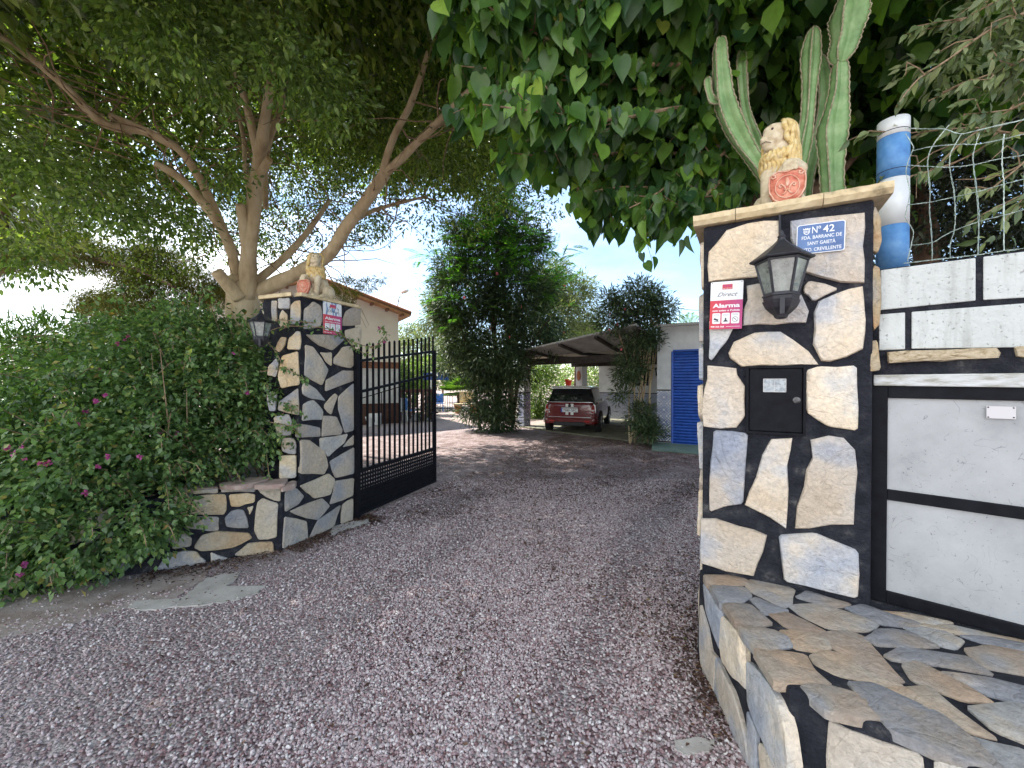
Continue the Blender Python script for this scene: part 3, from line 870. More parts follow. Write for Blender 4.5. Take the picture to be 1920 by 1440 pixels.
# alarm signs
M['sign_red'] = simple('sign_red', [(0.45, (0.50, 0.02, 0.04)), (0.6, (0.55, 0.03, 0.05))], 3, 2, 0.4)
M['sign_pink'] = simple('sign_magenta', [(0.5, (0.45, 0.03, 0.16))], rough=0.4)
M['print_dark'] = simple('dark_print', [(0.5, (0.03, 0.03, 0.035))], rough=0.5)
M['sign_white'] = simple('sign_white', [(0.4, (0.74, 0.75, 0.76)), (0.7, (0.80, 0.80, 0.80))], 5, 3, 0.35)
def grad_red():
    m, nd, lk, bs = new_mat('sign_red_print')
    g = nd.new('ShaderNodeTexCoord'); sp = nd.new('ShaderNodeSeparateXYZ')
    lk.new(g.outputs['Generated'], sp.inputs[0])
    lk.new(ramp(nd, lk, sp.outputs[0], [(0.0, (0.60, 0.03, 0.035)), (1.0, (0.44, 0.035, 0.19))]), bs.inputs['Base Color'])
    bs.inputs['Roughness'].default_value = 0.4
    return m
M['sign_grad'] = grad_red()
M['sign_peeling'] = simple('peeling_sign', [(0.40, (0.16, 0.27, 0.46)), (0.48, (0.74, 0.76, 0.78)), (0.62, (0.78, 0.78, 0.78)), (0.68, (0.10, 0.15, 0.25))], 16, 4, 0.5, stretch=(1.6, 1.6, .6))
def alarm_sign(c, u, n, w, h, label, worn=False):
    v = unit(np.cross(n, u)); v = v if v[2] > 0 else -v
    t = thing('alarm_sign', label, 'sign', c)
    obj('sign_plate', MB().prism(rounded(c, u, v, w, h, 0.004, 3), n * 0.002), M['sign_peeling'] if worn else M['sign_white'], t)
    o = c + n * 0.0028
    def P(x, y): return o + u * x * w + v * y * h
    red = MB().box(P(0, -0.197), (w * 0.998, 0.0012, h * 0.604), u, n, v)
    obj('red_panel', red, M['sign_grad'], t)
    lg = MB().box(P(0.02, 0.385), (w * 0.31, 0.001, h * 0.105), u, n, v)
    obj('logo', lg, M['sign_red'], t)
    dm = MB()
    for i in (-1, 0, 1): dm.lathe(P(0.02 + i * 0.085, 0.405) + n * 0.0006, [(w * 0.033, 0), (w * 0.033, 0.0004)], 12, 0, n)
    obj('logo_dots', dm, M['sign_pink'], t)
    lettering('SECURITAS', h * 0.02, w * 0.27, P(0.02, 0.352) + n * 0.0008, u, v, n, M['sign_white'], t)
    lettering('Direct', h * 0.085, w * 0.62, P(0.03, 0.23) - n * 0.0004, u, unit(v + u * 0.05), n, M['print_dark'], t, shear=0.45)
    q = n * 0.0012
    lettering('Alarma', h * 0.083, w * 0.84, P(0, -0.005) + q, u, v, n, M['sign_white'], t, bold=0.035)
    lettering('con aviso a Policía', h * 0.034, w * 0.84, P(0, -0.108) + q, u, v, n, M['sign_white'], t, bold=0.03)
    for i in (-1, 0, 1):
        bxx = obj('pictogram', MB().prism(rounded(P(i * 0.29, -0.275) + q - n * 0.0004, u, v, w * 0.25, h * 0.225, 0.006, 4), n * 0.0006), M['sign_white'], t)
        g = MB(); b0 = P(i * 0.29, -0.30) + q + n * 0.0004
        k = w * 0.085
        if i == 1:
            for a in range(16):
                a0, a1 = a * math.pi / 8, (a + 1) * math.pi / 8
                g.bar(b0 + (u * math.cos(a0) + v * math.sin(a0)) * k, b0 + (u * math.cos(a1) + v * math.sin(a1)) * k, 0.0018, 0.0004, n)
            g.bar(b0 + (-u + v) * k * 0.7, b0 + (u - v) * k * 0.7, 0.0022, 0.0004, n)
            g.bar(b0 + (-u + v * 0.2) * k * 0.5, b0 + (u * 0.6 + v * 0.5) * k * 0.8, 0.0012, 0.0004, n)
        elif i == 0:
            g.prism([b0 + u * x * k + v * y * k for x, y in [(-.9, -.9), (.9, -.9), (.55, -.35), (.2, -.1), (.35, .3), (0, .75), (-.35, .3), (-.2, -.1), (-.55, -.35)]], n * 0.0004)
        else:
            g.bar(b0 + (-u * .9 + v * .4) * k, b0 + (u * .7 - v * .3) * k, 0.010, 0.0004, n)
            g.bar(b0 + (-u * .9 - v * .8) * k, b0 + (u * .9 - v * .8) * k, 0.003, 0.0004, n)
        for r in range(2): g.bar(P(i * 0.29 - 0.09, -0.190 - r * 0.022) + q + n * 0.0004, P(i * 0.29 + 0.09, -0.190 - r * 0.022) + q + n * 0.0004, 0.0011, 0.0004, n)
        obj('drawing', g, M['print_dark'], bxx)
    lettering('900 366 366', h * 0.030, w * 0.42, P(-0.25, -0.448) + q, u, v, n, M['sign_white'], t, bold=0.03)
    obj('small_print', MB().bar(P(0.02, -0.448) + q, P(0.44, -0.448) + q, 0.0018, 0.0006, n), M['sign_white'], t)
    for sx, sy in ((-1, 1), (1, 1)): obj('nail', MB().lathe(P(sx * 0.45, sy * 0.475), [(0.0022, 0), (0.0022, 0.001)], 8, 0, n), M['print_dark'], t)
    return t
sq = [PS(165, 690), PS(495, 672), PS(492, 1148), PS(172, 1165)]
sc_ = sum(sq) / 4
alarm_sign(sc_, unit((sq[1] - sq[0]) + (sq[2] - sq[3])), RN, (np.linalg.norm(sq[1] - sq[0]) + np.linalg.norm(sq[2] - sq[3])) / 2, (np.linalg.norm(sq[0] - sq[3]) + np.linalg.norm(sq[1] - sq[2])) / 2,
           'clean white and red alarm sign beside the wall lantern on right pillar')

# =================================================================== BENCH (low stone platform at the foot of the right pillar)
bc = G(1480, 1290, BT)
b1 = RP0 + RB * 0.0
front_dir = unit(G(1840, 1440, BT)[:2].tolist() + [0] - bc * V3(1, 1, 0))
front_dir = unit(V3(front_dir[0], front_dir[1], 0))
bf_end = bc + front_dir * 2.2
bw_end = W0 + WU * 2.4 + V3(0, 0, BT)
bench = thing('stone_bench', 'low platform paved with crazy stones in front of the right pillar and metal gate', 'bench', (bc[0], bc[1], 0))
top_poly = [V3(1.092, 2.40, BT), V3(bc[0], bc[1], BT), V3(bf_end[0], bf_end[1], BT), V3(bw_end[0], bw_end[1], BT), V3(W0[0], W0[1], BT) - WN * 0.06, V3(1.70, 2.25, BT)]
batter = 0.03
low_poly = [p * V3(1, 1, 0) for p in top_poly]
low_poly[0] = low_poly[0] + V3(-0.012, 0, 0); low_poly[1] = low_poly[1] + V3(-0.035, -0.03, 0); low_poly[2] = low_poly[2] + V3(-0.01, -0.03, 0)
k = len(top_poly)
top_poly = [p - V3(0, 0, 0.001) for p in top_poly]
mb = MB().add(low_poly + top_poly, [tuple(range(k - 1, -1, -1)), tuple(range(k, 2 * k))] + [(i, (i + 1) % k, k + (i + 1) % k, k + i) for i in range(k)])
obj('mortar_core', mb, M['mortar'], bench, bevel=0.01)
side_n = unit(np.cross(low_poly[1] - low_poly[0], top_poly[0] - low_poly[0])); side_n = side_n if side_n[0] < 0 else -side_n
front_n = unit(np.cross(low_poly[2] - low_poly[1], top_poly[1] - low_poly[1])); front_n = front_n if front_n[1] < 0 else -front_n
T_ST = [
 [(140,655),(250,655),(315,680),(260,698),(165,690)], [(310,690),(340,668),(440,690),(492,715),(480,770),(440,780),(380,745),(315,715)],
 [(165,700),(290,705),(320,740),(280,765),(205,765)], [(325,755),(350,748),(465,795),(375,810)],
 [(520,745),(560,722),(715,770),(690,782),(600,770)], [(218,775),(320,780),(400,850),(340,865),(265,840)],
 [(490,780),(610,775),(740,815),(830,850),(780,880),(640,868),(540,820)], [(405,815),(470,808),(615,880),(560,890),(470,865)],
 [(285,868),(370,875),(460,905),(480,945),(400,960),(350,950)], [(455,885),(560,890),(625,915),(640,950),(580,962),(510,950)],
 [(605,900),(720,882),(790,915),(850,990),(930,1080),(800,1045),(700,970),(620,935)], [(800,915),(850,880),(960,890),(1075,945),(960,950),(850,940)],
 [(580,990),(640,968),(760,1000),(920,1100),(820,1100),(680,1060),(600,1020)], [(350,962),(540,985),(570,1040),(635,1095),(430,1085),(380,1010)],
 [(885,985),(950,950),(1200,990),(1290,1060),(1100,1025),(920,1005)], [(960,870),(1060,865),(1180,920),(1150,950),(1080,935)],
 [(720,790),(790,778),(1000,850),(990,866),(850,852)], [(545,1112),(640,1110),(800,1160),(832,1235),(640,1200),(580,1150)],
 [(740,1105),(840,1110),(1100,1230),(1200,1310),(1330,1438),(1100,1370),(900,1280),(800,1180)], [(905,1130),(1060,1122),(1150,1200),(1300,1310),(1210,1290),(1050,1220)],
 [(960,1030),(1010,1015),(1200,1110),(1290,1170),(1180,1160),(1000,1090)], [(1120,1060),(1300,1080),(1540,1140),(1560,1210),(1280,1140)],
 [(1225,1200),(1400,1180),(1560,1225),(1640,1400),(1330,1290)], [(1210,960),(1300,945),(1560,1000),(1640,1100),(1280,1030)],
 [(1195,905),(1320,912),(1560,968),(1600,1000),(1300,940)], [(1015,862),(1100,850),(1560,945),(1600,968),(1250,912)], [(1225,1322),(1440,1375),(1650,1500),(1400,1470)],
 [(835,800),(960,810),(1130,848),(1060,858),(900,832)],
]
px_stones(T_ST, VB, None, (0, 0, 1), 0.007, M['stone_top'], bench, horizontal=BT, grow=0.018)
S_ST = [
 [(124,780),(150,870),(165,960),(185,985),(178,1150),(134,1080),(122,950)], [(134,690),(165,740),(212,805),(203,950),(168,870),(145,800)],
 [(214,825),(303,930),(306,1110),(250,1060),(215,1000),(207,940)], [(190,995),(230,1080),(260,1140),(308,1310),(325,1450),(280,1400),(210,1310),(182,1190)],
 [(315,1015),(400,1100),(445,1180),(472,1280),(492,1430),(440,1440),(362,1280),(322,1180)], [(313,1215),(350,1300),(352,1470),(325,1460)], [(365,1345),(400,1390),(430,1460),(380,1500)],
]
px_stones(S_ST, VB, low_poly[0], side_n, 0.012, M['stone'], bench, grow=0.012)
F_ST = [[(645,1238),(720,1280),(1020,1380),(1035,1500),(1000,1560),(640,1540)], [(1075,1398),(1200,1440),(1450,1530),(1500,1700),(1080,1600)], [(510,1330),(600,1290),(600,1540),(520,1560)]]
px_stones(F_ST[:2], VB, low_poly[1], front_n, 0.014, M['stone_pale'], bench)
fill_stones(low_poly[1] + front_dir * 1.1 + V3(0, 0, 0.02), front_dir, (0, 0, 1), 1.1, 0.42, 0.3, front_n, 0.014, M['stone'], bench, 9)
fill_stones(bc * V3(1, 1, 0) + WU * 0.98 - WN * 0.04 + V3(0, 0, BT - 0.003), WU, -WN, 1.15, 0.86, 0.26, (0, 0, 1), 0.007, M['stone_top'], bench, 10, gap=0.02, skip=lambda c: project(c)[2] > 0.25 and project(c)[0] < 1990 and project(c)[1] < 1500)

# =================================================================== RIGHT WALL with blocks, lintel and metal gate
VW = (1640, 640, .18053)
def PWp(x, y, off=0.0): return PL(x, y, W0 + WN * off, WN)
wall = thing('block_wall', 'white block wall with black joints between right pillar and frame edge', 'wall', W0)
wz = 2.165
wmb = MB()
wlen = 2.3
wmb.box(W0 + WU * (wlen / 2 - 0.15) - WN * 0.12 + V3(0, 0, (1.62 + wz) / 2 - 0.01), (wlen + 0.3, 0.24, wz - 1.62 - 0.02), WU, WN)
wmb.box(W0 - WU * 0.14 - WN * 0.12 + V3(0, 0, 0.81), (0.30, 0.2, 1.62), WU, WN)
obj('mortar_core', wmb, M['mortar'], wall)
def slab_px(name, pts, th, mat, parent, bev=0.004, off=0.0):
    P = [PWp(x, y, off) for x, y in pts]
    return obj(name, MB().prism(P, WN * th), mat, parent, bevel=bev)
for b in [[(1651,507),(1829,484),(1829,564),(1649,582)], [(1843,482),(2080,452),(2080,549),(1843,563)], [(1648,590),(1697,586),(1697,655),(1648,657)], [(1709,585),(2010,562),(2010,650),(1709,654)], [(2022,561),(2300,540),(2300,648),(2022,650)]]:
    slab_px('block', b, 0.008, M['white_block'], wall)
M['stone_strip'] = simple('pitted_sandstone', [(0.3, (0.16, 0.11, 0.07)), (0.42, (0.46, 0.36, 0.22)), (0.6, (0.60, 0.50, 0.36)), (0.8, (0.66, 0.52, 0.34))], 38, 9, 0.85, 1.0, 70, 0.012, stretch=(1, 1, 2))
for b in [[(1666,661),(1700,658),(1780,656),(1865,653),(1872,662),(1868,671),(1800,674),(1735,677),(1668,681)], [(1903,650),(1960,648),(2050,645),(2050,668),(1908,670)]]:
    stone([PWp(x, y) for x, y in b], WN, 0.03, M['stone_strip'], wall)
lint = [PWp(x, y, 0.004) for x, y in [(1638, 703), (2120, 697), (2120, 729), (1638, 723)]]
obj('lintel', MB().prism(lint, WN * 0.03), simple('painted_lintel', [(0.35, (0.30, 0.29, 0.24)), (0.5, (0.52, 0.52, 0.50)), (0.7, (0.66, 0.67, 0.68))], 9, 9, 0.7, 0.6, 50, 0.006, stretch=(1, 1, 4)), wall, bevel=0.005)
for z0_, z1_, ts in ((1.865, 2.15, (1.02, 1.62, 2.2)), (1.665, 1.85, (0.98, 1.5, 2.15))):
    for ta, tb in zip(ts[:-1], ts[1:]): obj('block', MB().box(W0 + WU * (ta + tb) / 2 + WN * .003 + V3(0, 0, (z0_ + z1_) / 2), (tb - ta - .03, .012, z1_ - z0_), WU, WN), M['white_block'], wall)
# gate
def scratched():
    m, nd, lk, bs = new_mat('scratched_grey_paint')
    c = coord(nd, lk).outputs[0]
    base = ramp(nd, lk, nz(nd, lk, c, 4, 9, 0.65), [(0.3, (0.28, 0.285, 0.29)), (0.5, (0.37, 0.375, 0.38)), (0.75, (0.44, 0.445, 0.45))])
    t = nd.new('ShaderNodeTexNoise'); t.inputs['Scale'].default_value = 5; t.inputs['Detail'].default_value = 2; t.inputs['Distortion'].default_value = 2.5
    lk.new(c, t.inputs['Vector'])
    d = mathn(nd, lk, 'ABSOLUTE', mathn(nd, lk, 'SUBTRACT', t.outputs['Fac'], 0.5))
    line = ramp(nd, lk, d, [(0.0, (1, 1, 1)), (0.007, (0, 0, 0))])
    gate = ramp(nd, lk, nz(nd, lk, c, 9, 4), [(0.50, (0, 0, 0)), (0.58, (1, 1, 1))])
    f = mathn(nd, lk, 'MULTIPLY', line, gate)
    spk = ramp(nd, lk, nz(nd, lk, c, 90, 2), [(0.69, (0, 0, 0)), (0.72, (1, 1, 1))])
    f2 = mathn(nd, lk, 'MAXIMUM', mathn(nd, lk, 'MULTIPLY', f, 0.7), mathn(nd, lk, 'MULTIPLY', spk, 0.6))
    lk.new(mixc(nd, lk, f2, base, (0.07, 0.07, 0.08)), bs.inputs['Base Color'])
    bs.inputs['Roughness'].default_value = 0.45
    bump(nd, lk, bs, nz(nd, lk, c, 2.5, 3), 0.25, 0.02)
    return m
mgate = thing('metal_gate', 'black framed gate with scratched grey sheet panels under the white lintel', 'gate', W0 + V3(0, 0, BT))
fr = MB()
gx0 = W0 + WU * -0.035 - WN * 0.01
zb, zt = BT + 0.005, 1.588
zmid = PWp(1660, 926)[2]
L_ = 2.2
xin = np.dot(PWp(1664, 850) - gx0, WU)
fr.box(gx0 + WU * xin / 2 + V3(0, 0, (zb + zt) / 2), (xin, 0.05, zt - zb), WU, WN)
ztop_in = PWp(1666, 746)[2]; zbot_in = PWp(1657, 1105)[2]
fr.box(gx0 + WU * (xin + L_) / 2 + V3(0, 0, (zt + ztop_in) / 2) + WN * 0.001, (L_ - xin, 0.05, zt - ztop_in), WU, WN)
fr.box(gx0 + WU * (xin + L_) / 2 + V3(0, 0, (zb + zbot_in) / 2) + WN * 0.001, (L_ - xin, 0.05, max(0.03, zbot_in - zb)), WU, WN)
fr.box(gx0 + WU * (xin + L_) / 2 + V3(0, 0, zmid) + WN * 0.001, (L_ - xin, 0.045, 0.052), WU, WN)
obj('gate_frame', fr, M['black_metal'], mgate, bevel=0.003)
gp = scratched()
for za, zc in ((zmid + 0.026, ztop_in), (zbot_in, zmid - 0.026)):
    obj('sheet_panel', MB().box(gx0 + WU * (xin + L_) / 2 + V3(0, 0, (za + zc) / 2) + WN * 0.004, (L_ - xin + 0.02, 0.012, zc - za + 0.01), WU, WN), gp, mgate)
tq = [PWp(x, y, 0.012) for x, y in [(1849.5, 761), (1905, 763), (1905, 786), (1849.5, 784)]]
mp_ = obj('maker_plate', MB().prism(tq, WN * 0.002), simple('pale_plate', [(0.5, (0.58, 0.55, 0.56))], rough=0.5), mgate)
for x, y in [(1853, 763.5), (1901, 765), (1901, 783), (1853, 782)]: obj('rivet', MB().lathe(PWp(x, y, 0.0145), [(0.003, 0), (0.002, 0.0015)], 8, 0, WN), M['black_metal'], mp_)

# =================================================================== LEFT PILLAR
VC, VE = (440, 430, .39585), (500, 440, .18051)
lpil = thing('stone_pillar', 'black mortared grey stone pillar left of the drive carrying the open gate leaf', 'pillar', LP0)
lc = [LP0, LP0 + LS * LPD, LP0 + LS * LPD + LFU * LPW, LP0 + LFU * LPW]
obj('mortar_core', MB().prism(lc, (0, 0, LPH)), M['mortar'], lpil, bevel=0.012)
C_ST = [
 [(330,380),(370,345),(405,365),(410,430),(400,460),(328,470)], [(510,430),(525,390),(560,370),(595,370),(592,450),(510,455)],
 [(522,480),(590,462),(598,480),(592,540),(550,545),(525,510)], [(340,500),(500,500),(515,525),(460,572),(400,550)],
 [(333,550),(370,560),(440,665),(410,735),(330,690),(335,600)], [(405,585),(455,585),(455,645),(430,625)],
 [(470,610),(510,560),(540,555),(550,560),(568,635),(545,655),(470,635)], [(432,715),(510,670),(568,672),(565,715),(430,765)],
 [(325,730),(380,755),(425,810),(360,800),(322,780)], [(425,830),(470,780),(485,790),(455,875),(425,845)],
 [(490,795),(565,730),(560,950),(520,960),(490,850)], [(325,830),(370,810),(415,860),(410,900),(320,905)],
 [(418,885),(480,890),(508,950),(500,970),(412,980)], [(300,922),(400,940),(402,980),(300,985)],
 [(403,990),(530,970),(515,1010),(440,1075),(405,1040)], [(512,1030),(563,975),(560,1020)],
 [(313,1000),(350,1000),(420,1050),(438,1120),(420,1158),(312,1155)], [(450,1100),(562,1035),(560,1155),(475,1175)],
 [(310,1215),(440,1158),(470,1185),(450,1255),(375,1272),(335,1240)], [(470,1195),(560,1180),(555,1260),(450,1300),(465,1250)],
 [(240,1245),(290,1228),(325,1265),(300,1300),(240,1335)], [(262,1335),(410,1275),(445,1310),(390,1375),(290,1350)],
]
px_stones(C_ST, VC, LP0, LSN, 0.014, M['stone_grey'], lpil, grow=0.008)
px_stones([[(1140,455),(1310,490),(1320,620),(1310,640),(1125,705)], [(1325,635),(1400,480),(1575,362),(1520,530)], [(1580,510),(1590,360),(1672,310),(1668,485)]], VD, LP0, LSN, 0.014, M['stone_grey'], lpil)
E_ST = [
 [(248,740),(290,695),(350,685),(350,900),(330,930),(245,925),(250,800)], [(120,665),(240,660),(240,770),(120,770)],
 [(135,850),(165,780),(215,830),(225,950),(165,975),(130,930)], [(50,690),(110,690),(110,900),(60,900)],
 [(215,1190),(230,1080),(310,1005),(352,1010),(350,1195)], [(150,1065),(205,1070),(190,1150),(130,1220),(90,1190)],
]
px_stones(E_ST, VE, LP0, LFN, 0.016, M['stone_warm'], lpil)
E2 = [
 [(225,600),(300,578),(308,735),(220,752),(205,700)], [(212,815),(300,752),(305,880),(205,855)], [(185,890),(255,875),(272,920),(268,975),(200,970)],
 [(225,1050),(230,990),(275,990),(292,1020),(290,1065)], [(215,1075),(290,1070),(290,1175),(212,1180)], [(160,650),(198,610),(210,640),(195,700),(155,690)],
 [(152,775),(200,775),(195,860),(165,860)],
]
px_stones(E2, VC, LP0, LFN, 0.016, M['stone_warm'], lpil)
fill_stones(LP0 + LS * LPD + LFU * 0.02 + V3(0, 0, 0.05), LFU, (0, 0, 1), LPW - 0.04, LPH - 0.1, 0.25, LS, 0.014, M['stone_grey'], lpil, 21)
fill_stones(LP0 + LFU * LPW + LS * 0.02 + V3(0, 0, 0.05), LS, (0, 0, 1), LPD - 0.04, LPH - 0.1, 0.25, LFU, 0.014, M['stone_grey'], lpil, 22)
# pillar foot that runs down to the planter corner
ft = [LP0 - LS * 0.20, LP0 + LS * 0.002, LP0 + LS * 0.002 + LFU * LPW, LP0 - LS * 0.20 + LFU * 0.62]
ft = [PC + LSN * 0.0, LP0 + LS * 0.002 , LP0 + LFU * LPW, PC + PU * 0.62]
# cap: one slab over the front edge and one over the gate side
def quad_slab(o, u, w, du, dw, z, th, name, mat, parent):
    p = [o, o + u * du, o + u * du + w * dw, o + w * dw]
    return obj(name, MB().prism([q + V3(0, 0, z) for q in p], (0, 0, th)), mat, parent, bevel=0.006)
quad_slab(LP0 + LFN * 0.05 + LFU * 0.10, LFU, -LFN, LPW - 0.04, 0.34, LPH, 0.04, 'cap_slab', M['cap'], lpil)
quad_slab(LP0 + LSN * 0.03 - LS * 0.0, LS, LFU, LPD + 0.05, 0.09, LPH, 0.035, 'cap_slab', M['cap'], lpil)
quad_slab(LP0 + LFU * 0.098 + LS * 0.27, LS, LFU, LPD - 0.24, LPW - 0.06, LPH + 0.001, 0.035, 'cap_slab', M['cap'], lpil)
# planter wall
plan = thing('planter_wall', 'low curved black mortared stone wall under the bougainvillea', 'wall', PC)
PH = 0.625
p_pts = [PC + LSN * 0.0, PC + PU * 0.9, PC + PU * 1.9 + V3(-0.1, -0.02, 0), PC + PU * 3.2 + V3(-0.6, 0.2, 0)]
inner = [p + V3(-0.12, 0.30, 0) for p in p_pts]
inner[0] = LP0 + LFU * 0.0 - LS * 0.003
inner[0] = PC + LS * 0.205 + LFU * 0.0
for i in range(3):
    a, b, c, d = p_pts[i], p_pts[i + 1], inner[i + 1], inner[i]
    obj('mortar_core', MB().prism([a + V3(0, 0, -0.05), b + V3(0, 0, -0.05), c + V3(0, 0, -0.05), d + V3(0, 0, -0.05)], (0, 0, PH + 0.03)), M['mortar'], plan)
Q_ST = [
 [(280,295),(425,295),(380,425),(335,430),(280,400)], [(400,415),(440,300),(500,285),(680,280),(685,400),(665,435),(400,430)],
 [(710,280),(850,268),(910,280),(905,340),(780,375),(725,370)], [(360,460),(625,455),(625,560),(550,565),(380,540)],
 [(675,460),(730,405),(820,400),(860,540),(690,530)], [(850,380),(900,368),(870,435)],
 [(910,470),(930,340),(970,310),(1090,350),(1080,610),(940,630),(905,560)], [(930,235),(1110,212),(1108,333),(1000,300)],
 [(435,690),(490,600),(610,565),(860,580),(885,620),(750,690),(490,720)], [(220,620),(270,568),(350,575),(415,620),(410,680),(275,705)],
 [(750,750),(860,660),(1050,650),(1062,745),(900,780)], [(565,730),(650,765),(770,790),(640,815),(568,820)],
 [(150,860),(200,780),(350,718),(450,725),(525,800),(520,840),(175,885)], [(650,230),(910,222),(910,258),(650,262)], [(430,250),(620,235),(615,268),(430,275)],
 [(160,440),(240,400),(290,520),(250,540),(180,500)], [(60,560),(150,540),(190,650),(140,720),(70,690)], [(-60,640),(30,600),(50,760),(-40,800)],
]
px_stones(Q_ST, VD, PC, PN, 0.016, [M['stone_warm'], M['stone_warm'], M['stone_warm'], M['stone_grey']], plan)
for pts, zz in (([(630,200),(800,160),(1030,150),(1000,175),(800,220),(640,215)], 0.66), ([(900,215),(1060,168),(1165,162),(1140,205),(1000,215)], 0.65), ([(1105,215),(1200,182),(1235,185),(1225,210),(1120,235)], 0.63), ([(300, 245), (420, 225), (600, 215), (620, 230), (430, 245)], 0.64)):
    P = [G(260 + x * .2396, 860 + y * .2396, zz) for x, y in pts]
    stone(P, (0, 0, 1), 0.012, simple('reddish_flag', [(0.35, (0.30, 0.20, 0.17)), (0.65, (0.42, 0.33, 0.28))], 12, 6, 0.8, 0.5, 50, 0.005) if 'rf' not in M else M['rf'], plan)
for i_ in (0, 1, 2):
    a_, b_ = p_pts[i_], p_pts[i_ + 1]; d_ = unit((b_ - a_) * V3(1, 1, 0)); n_ = V3(d_[1], -d_[0], 0); n_ = n_ if n_[1] < 0 else -n_
    l_ = np.linalg.norm((b_ - a_) * V3(1, 1, 0))
    fill_stones(a_ + V3(0, 0, 0.01), d_, (0, 0, 1), l_, PH - 0.03, 0.24, n_, 0.015, [M['stone_warm'], M['stone_grey']], plan, 40 + i_, skip=(lambda c: np.dot(c - PC, PU) < 1.08) if i_ < 2 else None)
# soil inside the planter
struct(obj('soil', MB().box((-5.4, 5.2, 0.25), (5.4, 2.2, 0.5)), M['dirt']))
sq = [PL(VE[0] + x * VE[2], VE[1] + y * VE[2], LP0 + LSN * 0.030, LSN) for x, y in [(590, 690), (785, 725), (768, 1058), (580, 1020)]]
alarm_sign(sum(sq) / 4, LS, LSN, (np.linalg.norm(sq[1] - sq[0]) + np.linalg.norm(sq[2] - sq[3])) / 2, (np.linalg.norm(sq[0] - sq[3]) + np.linalg.norm(sq[1] - sq[2])) / 2 * 0.98,
           'weathered alarm sign with peeling blue top on the left pillar above the vine', True)

# =================================================================== OPEN GATE LEAF
H0 = D(669, 800, 0); 
HG = PC + LS * 0.92 + LSN * 0.03; HG = V3(HG[0], HG[1], 0)
FE = G(815, 903, 0.05)
GU = unit(V3(FE[0] - HG[0], FE[1] - HG[1], 0)); GLn = np.linalg.norm((FE - HG) * V3(1, 1, 0)); GN = V3(GU[1], -GU[0], 0)
gl = thing('iron_gate', 'open black iron gate leaf with spiked bars and perforated lower sheet', 'gate', HG)
def gy(px, py): # height on the leaf plane
    return PL(px, py, HG, GN)[2]
hz0, hz1 = gy(677, 677), gy(814, 659)
mz0, mz1 = gy(677, 735), gy(814, 702)
lz = gy(813, 843)
lz0 = (gy(677, 878) + lz) / 2
bz = 0.06
st = MB().box(HG + V3(0, 0, (gy(670, 655) + 0.03) / 2), (0.055, 0.055, gy(670, 655) - 0.03), GU, GN)
obj('hinge_stile', st, M['black_metal'], gl)
obj('lock_stile', MB().box(HG + GU * GLn + V3(0, 0, (hz1 + bz) / 2), (0.04, 0.04, hz1 - bz + 0.03), GU, GN), M['black_metal'], gl)
for za, zb_, th in ((hz0, hz1, 0.035), (mz0, mz1, 0.035), (lz0, lz0, 0.04), (bz, bz, 0.04)):
    obj('rail', MB().bar(HG + GU * 0.028 + V3(0, 0, za), HG + GU * (GLn - 0.02) + V3(0, 0, zb_), th, 0.03), M['black_metal'], gl)
NB = 16
for i in range(NB):
    t = (i + 0.7) / (NB + 0.1) * GLn
    top = hz0 + (hz1 - hz0) * t / GLn + 0.17 + 0.05 * t / GLn
    obj('bar', MB().box(HG + GU * t + V3(0, 0, (top + lz0) / 2), (0.02, 0.021, top - lz0), GU, GN).add(*(lambda c: ([c + GU * .01 + GN * .0105, c - GU * .01 + GN * .0105, c - GU * .01 - GN * .0105, c + GU * .01 - GN * .0105, c + V3(0, 0, .018)], [(0, 1, 4), (1, 2, 4), (2, 3, 4), (3, 0, 4)]))(HG + GU * t + V3(0, 0, top))), M['black_metal'], gl)
# perforated sheet: a real lattice of square holes, and a solid foot
per = MB()
z1, z0 = lz0 - 0.02, bz + 0.02
nc = int(GLn / 0.045); nr = int((z1 - z0) / 0.045)
for i in range(nc + 1):
    x = GLn * i / nc; per.box(HG + GU * x + V3(0, 0, (z0 + z1) / 2), (0.026, 0.003, z1 - z0), GU, GN)
for j in range(nr + 1):
    per.box(HG + GU * GLn / 2 + V3(0, 0, z0 + (z1 - z0) * j / nr) + GN * 0.0031, (GLn, 0.003, 0.026), GU, GN)
obj('perforated_sheet', per, M['black_metal'], gl)
obj('backing_sheet', MB().box(HG + GU * GLn / 2 - GN * 0.006 + V3(0, 0, z0 + 0.12), (GLn, 0.004, 0.26), GU, GN), M['black_metal'], gl)
lk_ = HG + GU * (GLn - 0.05)
zl = gy(805, 775)
obj('bolt', MB().bar(lk_ + V3(0, 0, zl) - GU * 0.12 + GN * .02, lk_ + V3(0, 0, zl) + GU * 0.12 + GN * .02, 0.022).bar(lk_ + V3(0, 0, zl) - GU * 0.05 + GN * .03, lk_ + V3(0, 0, zl - 0.13) - GU * 0.07 + GN * .03, 0.03, 0.015), M['black_metal'], gl)

